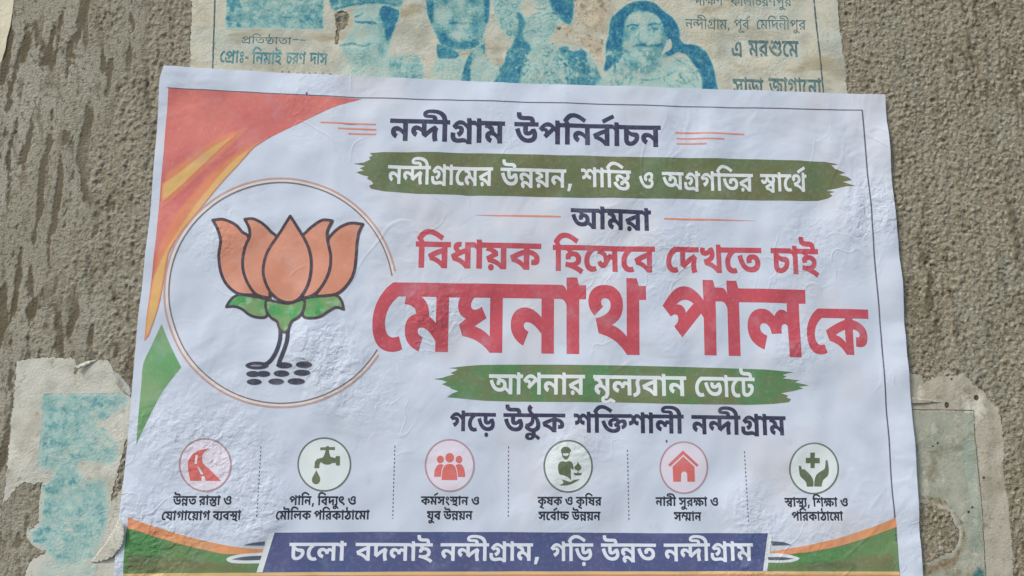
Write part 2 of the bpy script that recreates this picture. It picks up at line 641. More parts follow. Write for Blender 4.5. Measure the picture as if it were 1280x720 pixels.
# ------------------------------------------------------------------ glyph outlines (font units) and the set lines
GLYPHS = {
'h39':'658,622 658,496 568,496 568,0 412,0 412,196 433,148 *402,188 *332,248 *263,282 231,282 *212,282 *187,266 187,248 *187,230 *217,206 248,194 181,69 *110,96 *26,194 26,254 *26,310 *77,381 *157,414 201,414 *244,414 *323,389 *398,342 434,307 415,296 *414,320 *412,373 412,394 412,496 -10,496 -10,622',
'h363':'954,622 954,496 519,496 519,230 477,247 *511,283 *607,357 *724,427 789,456 897,368 *884,343 *866,284 *858,220 858,184 *858,149 *872,62 886,19 734,-13 *717,35 *700,127 700,179 *700,218 *715,281 *742,341 760,374 809,323 *748,295 *634,218 *535,134 495,96 364,177 364,340 366,374 *365,396 *364,432 364,449 364,496 -10,496 -10,622;192,444 *233,444 *305,421 *386,368 437,325 365,241 *326,275 *256,315 220,315 *205,315 *185,303 185,289 *185,274 *210,253 238,243 172,119 *105,145 *26,238 26,294 *26,346 *74,412 *151,444',
'h56':'326,496 236,496 236,0 80,0 80,496 -10,496 -10,622 77,622 *65,668 *14,737 *-69,784 *-190,806 -273,806 *-324,806 *-384,797 *-409,782 -409,775 *-409,766 *-390,761 -369,761 -274,761 *-214,761 *-145,743 -121,723 *-101,705 *-81,654 -81,615 -232,615 *-232,627 *-240,647 -247,652 *-255,658 *-275,663 -295,663 -359,663 *-415,663 *-486,676 -510,692 *-531,706 *-551,747 -551,773 *-551,837 *-408,917 -252,917 *-32,917 *216,773 235,622 326,622',
'h205':'795,622 795,496 706,496 706,0 549,0 549,403 563,358 *541,386 *494,438 *441,481 *382,506 347,506 *299,506 *247,470 221,444 212,449 *235,462 *283,478 320,478 *363,478 *423,446 *457,390 457,353 *457,298 *379,196 300,151 216,270 *260,291 *306,328 306,351 *306,365 *289,381 271,381 *251,381 *214,369 190,356 74,452 *111,503 *191,583 *284,629 342,629 *388,629 *469,598 *550,535 595,487 553,506 *552,518 *549,571 549,602 549,690 682,690 705,622;706,-43 551,-43 *538,-20 *491,4 447,4 *423,4 *365,-3 *297,-11 256,-11 *223,-11 *145,2 *74,42 *29,123 29,191 *29,217 *36,265 40,284 189,263 *186,250 *181,213 181,201 *181,167 *204,130 *246,115 276,115 *307,115 *358,123 *408,130 435,130 *476,130 *530,101 549,80 549,93 706,125',
'h54':'326,622 326,496 236,496 236,0 80,0 80,434 *68,464 *28,496 -4,496 -10,496 -10,622 10,622 *31,622 *70,597 84,563 *82,573 *80,610 80,623 80,690 212,690 235,622',
'h44':'672,622 672,496 582,496 582,0 426,0 426,124 444,72 *410,118 *342,184 *274,220 240,220 *223,220 *198,203 198,186 *198,167 *231,142 262,131 218,5 *159,21 *78,76 *37,148 37,193 *37,249 *89,316 *171,346 215,346 *261,346 *340,324 *412,275 446,234 428,224 *427,247 *426,300 426,321 426,496 -10,496 -10,622;337,313 *337,304 *335,280 332,270 180,307 *179,348 *152,398 *86,425 23,430 50,540 119,525 *176,516 *258,485 *312,436 *337,364',
'h12':'508,622 *507,651 *481,677 446,677 311,677 *229,677 *130,704 102,736 *84,756 *66,815 66,853 *66,868 *69,896 72,914 220,905 *219,896 *217,882 217,876 *217,856 *225,828 236,819 *247,810 *281,803 318,803 454,803 *514,803 *583,786 609,763 *632,743 *655,675 657,622;774,622 774,496 430,496 430,390 *430,374 *441,356 456,356 *469,356 *495,372 *522,402 535,422 659,444 *696,393 *732,297 732,239 *732,175 *669,76 *542,18 448,18 *381,18 *254,55 *140,144 *47,298 14,416 160,456 *190,343 *271,209 *373,150 434,150 *500,150 *579,204 579,256 *579,291 *548,341 529,359 661,367 *621,318 *545,259 *468,231 426,231 *389,231 *329,251 310,272 *292,292 *273,353 273,398 273,496 -10,496 -10,622',
'h40':'793,622 793,496 703,496 703,0 546,0 546,390 559,326 *526,369 *465,436 *405,482 *345,505 312,505 *278,505 *224,484 *175,442 145,411 120,426 *141,443 *191,461 216,461 *268,461 *318,406 318,372 *318,357 *316,329 312,319 268,333 *277,345 *306,374 *340,404 354,416 472,515 561,425 260,159 158,256 242,325 213,284 177,270 *198,287 *216,317 216,332 *216,351 *195,368 176,368 *162,368 *134,358 118,348 12,446 *62,504 *152,586 *248,629 306,629 *355,629 *439,597 *519,535 562,489 551,472 *550,490 *546,542 546,564 546,690 678,690 702,622',
'h55':'326,622 326,496 236,496 236,0 80,0 80,496 -10,496 -10,622 83,622 *65,641 *29,685 14,706 *70,789 *172,880 *281,917 346,917 *394,917 *482,902 *579,864 *696,802 772,756 698,651 *615,702 *501,764 *411,791 364,791 *319,791 *254,760 *206,712 186,686 *196,670 *219,634 230,622',
'h42':'643,622 643,496 553,496 553,0 397,0 *357,51 *262,123 *145,172 72,184 15,324 *110,375 *316,454 419,480 402,451 402,496 -10,496 -10,622;397,363 416,349 *358,334 *256,294 201,268 *238,261 *320,224 *397,169 425,134 401,131 *400,152 *397,200 397,222',
'h131':'-329,751 35,917 86,812 -270,638',
'h25':'614,622 614,496 230,496 230,472 230,363 *231,352 *232,324 232,312 232,216 *232,189 *240,164 247,157 *259,145 284,145 *309,145 *353,164 373,181 *394,197 *417,237 417,256 *417,272 *398,288 379,288 371,288 *342,288 *295,302 269,317 *250,329 *217,358 203,376 219,502 *238,474 *285,437 *346,417 385,417 409,417 *457,417 *515,401 535,382 *553,366 *571,318 571,288 *571,231 *525,139 487,103 *446,64 *338,19 275,19 *226,19 *156,39 133,60 *108,82 *76,153 76,226 76,496 -10,496 -10,622',
'b39':'646,622 646,509 551,509 551,0 415,0 415,208 436,156 *405,196 *333,261 *261,300 226,300 *202,300 *169,279 169,255 *169,233 *200,204 235,191 174,78 *107,104 *29,202 29,260 *29,314 *79,383 *158,416 200,416 *246,416 *327,389 *402,339 438,302 418,292 *416,316 *415,367 415,389 415,509 -10,509 -10,622',
'b363':'943,622 943,509 502,509 502,234 471,254 *507,292 *603,365 *720,431 787,458 880,381 *866,356 *848,298 *839,235 839,200 *839,162 *854,66 871,16 738,-11 *720,41 *702,140 702,197 *702,235 *716,303 *740,364 754,392 796,336 *736,311 *624,237 *522,154 479,114 366,186 366,351 369,366 *368,389 *366,435 366,458 366,509 -10,509 -10,622;190,452 *240,452 *313,425 *388,370 438,328 367,256 *330,291 *254,337 215,337 *194,337 *168,319 168,300 *168,282 *194,256 225,245 165,132 *102,158 *29,250 29,305 *29,355 *76,420 *150,452',
'b56':'316,509 221,509 221,0 85,0 85,509 -10,509 -10,622 85,622 *74,673 *19,746 *-72,793 *-198,815 -279,815 *-328,815 *-393,806 *-424,790 -424,779 *-424,769 *-403,763 -375,763 -275,763 *-216,763 *-147,745 -125,725 *-105,707 *-87,655 -87,615 -217,615 *-217,631 *-227,655 -236,660 *-245,666 *-267,671 -285,671 -357,671 *-416,671 *-484,684 -506,696 *-530,710 *-550,753 -550,777 *-550,840 *-407,917 -259,917 *-40,917 *206,774 222,622 316,622',
'b205':'775,622 775,509 680,509 680,0 544,0 544,403 567,360 *545,388 *495,444 *438,489 *374,517 338,517 *291,517 *235,476 209,449 198,452 *218,465 *268,481 305,481 *350,481 *410,448 *443,391 443,355 *443,300 *366,203 286,156 210,264 *255,285 *314,330 314,356 *314,373 *292,391 269,391 *249,391 *208,379 182,365 76,451 *111,502 *189,582 *279,629 333,629 *380,629 *463,595 *545,531 592,484 548,497 *548,509 *544,555 544,588 544,688 657,688 679,622;680,-43 546,-43 *535,-14 *483,12 442,12 *415,12 *354,5 *285,-4 246,-4 *213,-4 *138,10 *72,51 *31,132 31,199 *31,220 *37,270 41,288 171,271 *168,258 *163,217 163,203 *163,161 *191,122 *238,109 267,109 *299,109 *354,118 *407,126 437,126 *470,126 *526,99 544,72 544,87 680,145',
'b54':'316,622 316,509 221,509 221,0 85,0 85,442 *73,473 *30,509 -5,509 -10,509 -10,622 10,622 *33,622 *73,598 89,560 *88,565 *85,602 85,615 85,688 197,688 220,622',
'b61':'410,622 410,509 353,509 *319,492 *256,443 *208,380 *180,306 180,263 *180,204 *215,137 *269,111 295,111 *314,111 *347,117 369,128 419,26 *386,8 *322,-5 287,-5 *212,-5 *102,55 *42,174 42,260 *42,328 *92,445 *182,534 244,557 180,513 *164,511 *123,509 91,509 -10,509 -10,622',
'b44':'658,622 658,509 563,509 563,0 427,0 427,129 444,76 *408,126 *340,198 *272,237 234,237 *212,237 *180,214 180,191 *180,166 *218,138 251,126 212,9 *152,26 *76,84 *40,156 40,196 *40,249 *90,317 *169,348 212,348 *260,348 *342,323 *414,269 448,226 429,211 *428,235 *427,285 427,308 427,509 -10,509 -10,622;324,320 *324,314 *322,294 320,285 188,319 *186,365 *156,418 *87,446 22,452 48,554 106,538 *166,531 *249,498 *300,445 *324,370',
'b46':'640,622 640,509 545,509 545,0 409,0 *371,53 *268,134 *142,188 67,200 16,322 *108,372 *325,465 431,493 413,460 413,509 -10,509 -10,622;409,393 429,372 *365,354 *250,307 187,276 *227,269 *315,230 *399,169 432,129 412,119 *411,142 *409,188 409,210;170,-14 *138,-14 *96,29 96,62 *96,94 *138,137 170,137 *202,137 *244,94 244,62 *244,29 *202,-14',
'b12':'509,622 *508,653 *478,680 441,680 300,680 *223,680 *128,708 100,738 *81,759 *64,817 64,854 *64,869 *66,894 69,912 198,904 *197,895 *196,881 196,875 *196,854 *205,822 216,811 *227,802 *261,792 299,792 443,792 *502,792 *571,774 596,751 *615,732 *637,670 638,622;755,622 755,509 407,509 407,384 *407,369 *418,348 433,348 *446,348 *476,367 *506,401 522,423 640,445 *674,395 *709,297 709,240 *709,177 *647,78 *525,20 435,20 *369,20 *246,58 *138,148 *49,306 16,426 144,462 *177,344 *260,201 *363,137 424,137 *495,137 *574,200 574,257 *574,295 *545,345 527,367 634,375 *598,326 *523,265 *448,235 408,235 *375,235 *323,254 306,274 *289,293 *271,353 271,400 271,509 -10,509 -10,622',
'b365':'661,622 661,509 566,509 566,204 430,204 430,277 436,227 *402,266 *328,325 *251,359 213,359 *192,359 *168,342 168,326 *168,312 *188,290 218,278 158,178 *92,203 *29,286 29,333 *29,383 *77,446 *154,475 198,475 *244,475 *328,449 *405,400 440,365 433,355 *432,379 *430,429 430,450 430,509 -10,509 -10,622;231,192 *287,192 *381,151 *465,73 505,19 440,-42 *416,-11 *354,47 *289,84 258,84 *241,84 *224,70 224,58 *224,48 *237,31 256,23 201,-68 *171,-56 *119,-18 *88,39 88,77 *88,111 *124,162 *187,192;566,209 566,-43 430,-43 430,31 432,91 *431,116 *430,163 430,188 430,209',
'b70':'676,622 676,509 581,509 581,0 445,0 *404,49 *297,116 *163,158 79,169 31,285 *58,302 *118,335 *183,369 216,385 *175,408 *79,443 23,452 60,537 99,509 -10,509 -10,622;445,509 163,509 178,516 *212,506 *272,475 *325,437 347,417 358,327 *331,316 *273,291 *217,263 191,249 190,255 *234,249 *341,211 *440,149 471,107 452,99 *447,125 *445,176 445,205;171,-29 *139,-29 *97,14 97,47 *97,79 *139,122 171,122 *204,122 *245,79 245,47 *245,14 *204,-29',
'b597':'235,141 242,130 *233,92 *205,5 *173,-80 156,-119 47,-119 *62,-56 *88,86 95,141',
'b48':'727,622 727,509 632,509 632,0 496,0 496,507 500,530 *498,550 *496,587 496,605 496,688 608,688 631,622;347,629 *389,629 *454,599 *507,543 527,505 526,369 *494,433 *416,516 366,516 *339,516 *299,486 299,455 *299,420 *358,386 416,384 402,262 *329,266 *243,318 *204,404 204,457 *204,516 *244,592 *309,629;82,629 *128,629 *207,591 *254,509 254,443 *254,398 *215,314 *127,262 55,262 42,383 *87,386 *136,405 *157,435 157,454 *157,486 *113,516 77,516 *57,516 *21,512 0,506 -12,620 *14,625 *60,629',
'b55':'316,622 316,509 221,509 221,0 85,0 85,509 -10,509 -10,622 86,622 *70,640 *33,686 19,705 *70,786 *168,878 *276,917 341,917 *389,917 *476,901 *571,862 *688,798 764,750 695,659 *614,710 *500,775 *407,804 356,804 *309,804 *240,769 *189,716 170,688 *179,672 *203,636 216,622',
'b357':'530,263 *493,263 *434,277 *380,305 349,325 *320,346 *286,361 273,361 *257,361 *239,346 239,334 *239,321 *256,299 270,288 187,207 *158,232 *108,299 108,348 *108,390 *150,447 *213,474 245,474 *292,474 *362,446 406,418 *442,395 *486,376 509,376 *534,376 *561,404 561,434 *561,466 *521,522 492,543 631,560 *647,545 *678,499 *699,442 699,408 *699,369 *668,303 *594,263;757,622 757,509 -10,509 -10,622;441,-87 *355,-87 *194,-34 *60,82 13,177 135,229 *175,158 *265,68 *370,27 430,27 *498,27 *556,66 556,105 *556,124 *538,153 *506,169 482,169 *467,169 *445,160 *432,144 432,131 *432,125 *435,111 437,106 311,90 *305,105 *300,141 300,155 *300,196 *343,251 *421,278 472,278 *547,278 *644,229 *692,148 692,98 *692,45 *640,-39 *530,-87',
'b18':'534,629 *628,629 *727,547 727,475 *727,424 *671,340 *576,277 516,255 469,365 *520,382 *589,431 589,471 *589,493 *559,519 530,519 *504,519 *455,501 *414,475 *392,444 392,433 *392,422 *407,405 434,401 407,288 *330,296 *253,373 253,424 *253,466 *299,541 *380,597 *480,629;737,216 *737,131 *603,26 486,26 *407,26 *268,69 *150,169 *54,341 16,471 145,507 *185,372 *280,212 *398,144 474,144 *526,144 *599,188 599,230 *599,263 *552,305 518,317 639,372 *681,344 *737,267',
'b8':'975,622 975,509 880,509 880,0 744,0 *715,53 *614,129 567,153 626,240 *664,219 *727,171 747,148 *746,159 *745,181 *744,206 744,219 744,509 -10,509 -10,622;401,80 *316,80 *172,144 *57,297 15,426 143,462 *174,369 *243,252 *333,197 393,197 *439,197 *500,221 *529,266 529,296 *529,333 *490,374 459,374 *438,374 *415,353 415,335 *415,327 *419,309 422,301 295,283 *287,302 *279,339 279,352 *279,401 *325,458 *401,484 442,484 *512,484 *612,431 *665,339 665,281 *665,227 *611,135 *494,80;336,425 *332,458 *282,506 235,517 312,561 358,551 *414,528 *464,471 469,428',
'b22':'483,0 483,403 507,360 *485,388 *434,444 *378,489 *314,517 277,517 *230,517 *175,476 149,449 137,452 *158,465 *207,481 244,481 *289,481 *350,448 *382,391 382,355 *382,295 *294,194 205,145 128,254 *186,280 *253,329 253,356 *253,373 *233,391 209,391 *189,391 *147,379 122,365 15,451 *50,502 *128,582 *218,629 272,629 *320,629 *402,595 *484,531 531,484 487,497 *487,509 *483,555 483,588 483,688 596,688 618,622 714,622 714,509 619,509 619,0',
'b35':'432,32 *338,32 *180,105 *58,277 16,426 144,462 *175,355 *249,216 *349,150 416,150 *454,150 *510,165 *547,194 *565,238 565,266 *565,299 *541,343 *502,365 480,365 *458,365 *428,341 428,318 *428,307 *432,285 435,276 307,257 *297,280 *289,320 289,335 *289,385 *339,446 *421,474 467,474 *543,474 *648,417 *702,318 702,254 *702,194 *646,93 *527,32;745,622 745,509 -10,509 -10,622',
'b275':'522,269 *444,269 *346,327 316,384 332,386 *324,356 *288,300 *229,263 185,263 *154,263 *97,282 *43,334 15,382 108,440 *130,404 *160,382 178,382 *198,382 *229,406 *247,465 248,518 379,518 *385,488 *405,436 *437,397 *477,376 502,376 *528,376 *556,406 556,434 *556,466 *516,522 487,543 626,559 *642,544 *673,500 *694,442 694,409 *694,341 *602,269;759,622 759,509 -10,509 -10,622;653,315 653,-43 517,-43 *479,-12 *408,27 *327,52 272,62 222,182 *298,225 *450,289 523,305;517,203 *490,195 *432,171 *369,143 338,127 339,140 *395,133 *485,95 519,66 *518,82 *517,123 517,136',
'b36':'734,622 734,509 639,509 639,0 503,0 *455,57 *351,134 *223,184 139,198 106,316 171,291 *265,281 *386,237 *469,179 505,149 *504,172 *503,219 503,245 503,688 615,688 638,622;229,625 *306,625 *402,576 *448,495 448,451 *448,367 *320,262 210,247 146,262 106,316 *180,330 *270,366 *313,416 313,447 *313,475 *272,516 231,516 *201,516 *172,493 172,479 *172,467 *188,446 201,437 114,355 *97,367 *61,401 *37,449 37,482 *37,521 *80,586 *165,625',
'b131':'-306,745 43,917 95,821 -250,643',
'h9':'998,622 998,496 909,496 909,0 752,0 *717,50 *619,122 570,145 638,242 *674,224 *735,182 755,159 *754,170 *753,193 *752,217 752,227 752,496 -10,496 -10,622;414,69 *319,69 *168,136 *55,289 14,416 159,456 *187,367 *251,253 *338,200 399,200 *441,200 *497,219 *527,258 527,288 *527,317 *497,351 472,351 *455,351 *435,331 435,317 *435,309 *438,293 441,286 300,267 *291,287 *282,328 282,343 *282,390 *330,447 *409,473 455,473 *527,473 *629,420 *682,329 682,270 *682,216 *628,125 *510,69;342,412 *338,445 *286,493 239,504 327,548 374,539 *430,516 *479,458 485,415;1314,622 1314,496 1225,496 1225,0 1068,0 1068,434 *1054,467 *1018,496 990,496 980,496 980,622 1001,622 *1020,622 *1059,595 1072,563 *1071,573 *1068,610 1068,623 1068,690 1200,690 1224,622',
'h46':'643,622 643,496 553,496 553,0 397,0 *357,51 *262,123 *145,172 72,184 15,324 *110,375 *316,454 419,480 402,451 402,496 -10,496 -10,622;397,363 416,349 *358,334 *256,294 201,268 *238,261 *320,224 *397,169 425,134 401,131 *400,152 *397,200 397,222;168,-23 *132,-23 *88,20 88,54 *88,88 *132,131 168,131 *203,131 *247,88 247,54 *247,20 *203,-23',
'h38':'649,622 649,496 559,496 559,0 402,0 *363,51 *267,123 *147,173 71,186 15,326 *110,376 *320,459 424,484 402,451 402,622;402,366 422,354 *364,339 *254,296 199,270 *238,263 *323,225 *403,169 431,134 407,131 *406,152 *402,202 402,227;242,629 *258,629 *292,625 308,623 298,509 *295,510 *282,511 274,511 *252,511 *233,494 233,481 *233,459 *278,433 316,425 239,337 *192,360 *122,406 *85,465 85,506 *85,532 *111,589 *180,629',
'h70':'679,622 679,496 589,496 589,0 433,0 *388,44 *285,105 *160,145 83,155 28,287 *54,302 *109,330 *169,360 202,374 *162,394 *73,423 20,432 62,527 105,496 -10,496 -10,622;433,496 172,496 200,501 *229,491 *284,464 *334,432 355,415 365,312 *340,303 *284,280 *229,255 204,241 201,251 *242,245 *335,211 *423,158 455,123 439,114 *435,139 *433,185 433,217;166,-37 *130,-37 *86,6 86,39 *86,73 *130,116 166,116 *201,116 *245,73 245,39 *245,6 *201,-37',
'h20':'879,622 879,496 551,496 551,433 553,381 553,0 397,0 *357,51 *262,123 *145,172 72,184 15,324 *110,375 *316,454 419,480 401,452 401,496 -10,496 -10,622;397,364 416,349 *377,339 *306,314 *237,285 201,268 *238,261 *320,224 *397,169 425,134 402,131 *400,150 *397,197 397,221;840,248 *840,212 *813,150 *745,111 683,111 *661,111 *621,114 604,118 609,244 *615,243 *631,241 642,241 *667,241 *686,260 686,275 *686,301 *615,343 540,355 539,477 *623,468 *759,408 *840,313',
'h51':'278,472 *370,472 *482,420 *531,337 531,292 *531,213 *433,132 346,116 311,158 *362,147 *459,115 *554,70 601,38 521,-72 *474,-41 *366,15 *246,62 *115,96 45,106 70,226 *105,218 *180,208 218,208 *271,208 *339,225 *374,260 374,287 *374,318 *327,353 284,353 *261,353 *230,344 *216,326 216,313 *216,307 *219,293 221,288 75,271 *68,288 *60,327 60,346 *60,383 *114,441 *213,472;148,412 *144,445 *92,493 45,504 134,548 181,539 *237,516 *286,458 290,415;597,622 597,496 -10,496 -10,622',
'h61':'418,622 418,496 357,496 *321,476 *262,426 *219,366 *195,300 195,263 *195,209 *228,148 *278,124 303,124 *322,124 *355,130 373,139 421,22 *390,7 *327,-5 290,-5 *214,-5 *100,53 *37,171 37,260 *37,323 *84,435 *171,522 232,546 168,500 *152,498 *112,496 78,496 -10,496 -10,622',
'h50':'727,622 727,496 637,496 637,0 480,0 480,301 506,259 *490,279 *463,302 450,302 *439,302 *420,291 *393,253 367,212 *339,168 *288,115 *232,93 195,93 *160,93 *101,117 *49,171 24,214 128,277 *146,249 *173,224 190,224 *202,224 *222,236 *250,277 273,319 296,337 *322,384 *374,428 410,428 *436,428 *475,409 498,388 484,383 *483,401 *480,435 480,453 480,496 -10,496 -10,622;233,235 *226,295 *205,366 180,385 *156,404 *83,422 24,428 63,554 147,514 *203,504 *273,474 *311,430 *328,365 331,320',
'h450':'418,622 418,496 356,496 *321,476 *262,426 *219,366 *195,300 195,263 *195,209 *228,148 *278,124 303,124 *322,124 *355,130 373,139 421,22 *390,7 *327,-5 289,-5 *214,-5 *100,53 *37,171 37,260 *37,321 *76,431 *144,524 *234,598 286,622',
'h37':'659,622 659,496 225,496 225,230 183,247 *217,283 *312,357 *429,427 495,456 603,368 *590,343 *572,284 *563,220 563,184 *563,149 *578,62 592,19 440,-13 *423,35 *406,127 406,179 *406,218 *421,281 *448,341 466,374 515,323 *453,295 *340,218 *241,134 201,96 69,177 69,496 -10,496 -10,622',
'h21':'787,622 787,496 698,496 698,0 541,0 *505,41 *433,102 *350,146 *250,179 186,190 147,325 242,288 *323,279 *431,242 *509,192 543,164 *542,187 *541,234 541,260 541,690 673,690 697,622;494,459 *494,406 *448,317 *345,256 256,245 168,270 147,325 *209,338 *295,368 *341,413 341,443 *341,470 *298,515 273,531 424,625 *453,595 *494,508;200,415 *126,415 *44,484 44,544 *44,566 *55,609 64,628 203,600 *199,592 *196,577 196,569 *196,555 *211,539 228,539 *243,539 *270,551 *297,578 312,601 424,625 430,576 *398,526 *335,454 *257,415',
'h35':'445,29 *349,29 *185,100 *57,269 14,416 160,456 *188,353 *262,222 *360,161 424,161 *458,161 *509,173 *546,197 *566,235 566,261 *566,288 *547,325 *515,344 495,344 *476,344 *451,322 451,302 *451,292 *455,272 458,263 311,244 *301,267 *293,309 293,324 *293,376 *346,438 *432,466 479,466 *559,466 *667,409 *722,311 722,248 *722,186 *663,87 *540,29;761,622 761,496 -10,496 -10,622',
'h10':'355,622 *353,651 *327,677 292,677 237,677 *156,677 *57,704 29,736 *11,756 *-7,815 -7,853 *-7,868 *-4,896 -1,914 146,905 *145,896 *144,882 144,876 *144,856 *152,828 163,819 *174,810 *208,803 245,803 300,803 *360,803 *429,786 455,763 *478,743 *501,675 503,622;278,472 *370,472 *482,420 *531,337 531,292 *531,213 *433,132 346,116 311,158 *362,147 *459,115 *554,70 601,38 521,-72 *474,-41 *366,15 *246,62 *115,96 45,106 70,226 *105,218 *180,208 218,208 *271,208 *339,225 *374,260 374,287 *374,318 *327,353 284,353 *261,353 *230,344 *216,326 216,313 *216,307 *219,293 221,288 75,271 *68,288 *60,327 60,346 *60,383 *114,441 *213,472;148,412 *144,445 *92,493 45,504 134,548 181,539 *237,516 *286,458 290,415;597,622 597,496 -10,496 -10,622',
'x450':'419,622 419,495 356,495 *321,474 *262,424 *220,365 *196,300 196,263 *196,209 *229,149 *279,125 304,125 *323,125 *355,132 373,140 422,22 *390,7 *328,-5 290,-5 *214,-5 *100,52 *37,171 37,260 *37,321 *75,431 *144,524 *234,598 286,622',
'x44':'674,622 674,495 585,495 585,0 426,0 426,124 444,72 *411,117 *343,183 *275,218 241,218 *224,218 *200,202 200,185 *200,167 *232,143 263,132 218,4 *160,21 *78,75 *37,147 37,193 *37,249 *89,316 *171,345 215,345 *261,345 *339,324 *411,275 445,235 428,225 *427,249 *426,301 426,322 426,495 -10,495 -10,622;338,312 *338,303 *336,279 334,268 180,305 *178,346 *152,395 *86,423 23,428 50,538 121,524 *177,515 *259,484 *313,435 *338,363',
'x23':'689,622 689,495 600,495 600,0 441,0 *401,39 *302,98 *178,138 98,148 52,251 *70,264 *108,287 *150,310 171,321 226,302 *217,301 *201,300 193,300 *142,300 *73,332 *37,386 37,420 *37,466 *91,531 148,563 285,520 *241,498 *200,455 200,429 *200,407 *227,386 248,386 *267,386 *308,399 335,415 398,311 *366,297 *308,268 *253,239 228,222 222,244 *282,232 *394,186 443,146 *442,159 *441,195 441,219 441,495 -10,495 -10,622',
'x39':'660,622 660,495 570,495 570,0 412,0 412,194 433,147 *402,187 *332,247 *264,280 231,280 *213,280 *189,264 189,247 *189,230 *219,206 249,194 182,68 *110,95 *26,194 26,254 *26,309 *77,380 *157,413 201,413 *244,413 *322,389 *397,342 434,308 415,297 *413,320 *412,373 412,394 412,495 -10,495 -10,622',
'x54':'327,622 327,495 238,495 238,0 79,0 79,433 *67,463 *28,495 -4,495 -10,495 -10,622 10,622 *31,622 *70,597 83,563 *82,574 *79,611 79,624 79,690 213,690 237,622',
'x36':'766,622 766,495 677,495 677,0 518,0 *469,55 *369,127 *246,174 164,190 126,324 222,289 *303,279 *409,242 *486,194 520,165 *519,188 *518,235 518,261 518,690 652,690 676,622;241,626 *323,626 *424,573 *471,492 471,448 *471,360 *345,260 234,244 165,264 126,324 *188,336 *272,368 *316,414 316,445 *316,469 *281,506 245,506 *221,506 *196,484 196,470 *196,460 *208,441 221,431 111,348 *93,363 *59,400 *37,448 37,479 *37,521 *85,587 *175,626',
'x40':'794,622 794,495 705,495 705,0 546,0 546,390 560,324 *526,368 *465,435 *406,481 *346,504 313,504 *279,504 *227,483 *178,443 149,412 121,426 *142,443 *192,461 217,461 *269,461 *319,406 319,372 *319,358 *317,329 313,319 268,334 *277,345 *306,375 *340,405 354,417 472,515 562,425 261,158 158,256 240,324 212,284 177,270 *198,287 *216,317 216,332 *216,350 *196,368 177,368 *163,368 *134,357 118,348 12,446 *63,504 *153,586 *249,629 307,629 *356,629 *439,597 *520,535 562,490 551,472 *550,491 *546,542 546,564 546,690 681,690 704,622',
'x47':'801,622 801,495 712,495 712,0 553,0 553,305 581,252 *567,273 *533,304 508,304 *499,304 *479,295 *465,272 465,250 *465,241 *467,224 469,217 333,209 *328,238 *302,282 *264,307 236,307 *221,307 *199,296 *188,278 188,266 *188,237 *238,204 275,193 231,65 *169,82 *77,140 *26,221 26,275 *26,326 *74,400 *156,439 208,439 *272,439 *358,396 401,354 374,358 *385,395 *442,435 477,435 *512,435 *568,407 589,385 560,369 *557,392 *553,440 553,461 553,495 -10,495 -10,622',
'x20':'880,622 880,495 552,495 552,431 554,379 554,0 395,0 *356,50 *261,122 *145,170 73,182 15,325 *110,375 *315,453 418,478 400,450 400,495 -10,495 -10,622;395,360 415,346 *376,337 *306,312 *238,284 203,267 *239,260 *321,224 *397,169 424,135 401,132 *399,151 *395,199 395,222;842,247 *842,211 *814,148 *746,110 684,110 *661,110 *621,113 604,116 609,244 *615,243 *632,241 642,241 *667,241 *685,260 685,274 *685,300 *616,341 541,352 540,476 *625,466 *761,407 *842,312',
'b9':'975,622 975,509 880,509 880,0 744,0 *715,53 *614,129 567,153 626,240 *664,219 *727,171 747,148 *746,159 *745,181 *744,206 744,219 744,509 -10,509 -10,622;401,80 *316,80 *172,144 *57,297 15,426 143,462 *174,369 *243,252 *333,197 393,197 *439,197 *500,221 *529,266 529,296 *529,333 *490,374 459,374 *438,374 *415,353 415,335 *415,327 *419,309 422,301 295,283 *287,302 *279,339 279,352 *279,401 *325,458 *401,484 442,484 *512,484 *612,431 *665,339 665,281 *665,227 *611,135 *494,80;336,425 *332,458 *282,506 235,517 312,561 358,551 *414,528 *464,471 469,428;1281,622 1281,509 1186,509 1186,0 1050,0 1050,442 *1034,479 *998,509 972,509 957,509 957,622 979,622 *999,622 *1038,594 1054,560 *1053,565 *1050,602 1050,615 1050,688 1161,688 1185,622',
'b40':'778,622 778,509 683,509 683,0 547,0 547,392 554,339 *523,381 *461,447 *399,493 *336,517 303,517 *264,517 *201,488 *147,438 118,403 112,425 *132,439 *179,459 210,459 *260,459 *306,404 306,370 *306,355 *305,326 303,321 270,331 *280,342 *307,370 *337,398 351,410 471,513 552,433 255,164 162,251 255,334 218,285 178,262 *195,279 *213,314 213,330 *213,353 *188,374 168,374 *155,374 *128,365 113,356 13,448 *60,505 *146,586 *240,629 298,629 *349,629 *433,595 *514,532 558,487 553,466 *551,486 *547,538 547,562 547,688 659,688 682,622',
'b58':'-194,-261 *-236,-261 *-307,-235 *-349,-180 -349,-135 *-349,-85 *-274,-26 -221,-22 -221,18 -85,18 -85,-42 -136,-110 *-142,-108 *-163,-107 -173,-107 *-197,-107 *-223,-120 -223,-137 *-223,-152 *-196,-168 -177,-168 *-131,-168 *-63,-118 -35,-87 *16,-104 *113,-150 163,-178 105,-271 *68,-247 *9,-212 -16,-200 *-39,-219 *-89,-246 *-151,-261',
'b47':'788,622 788,509 693,509 693,0 557,0 557,314 584,257 *569,285 *526,325 499,325 *489,325 *464,315 *448,288 448,262 *448,253 *450,238 451,230 335,223 *330,255 *301,303 *258,329 227,329 *210,329 *183,316 *168,293 168,278 *168,243 *224,204 265,191 226,77 *166,94 *77,151 *29,231 29,284 *29,334 *77,406 *159,445 209,445 *269,445 *349,405 392,362 373,368 *384,404 *440,440 472,440 *507,440 *562,412 586,388 563,372 *560,395 *557,439 557,461 557,509 -10,509 -10,622',
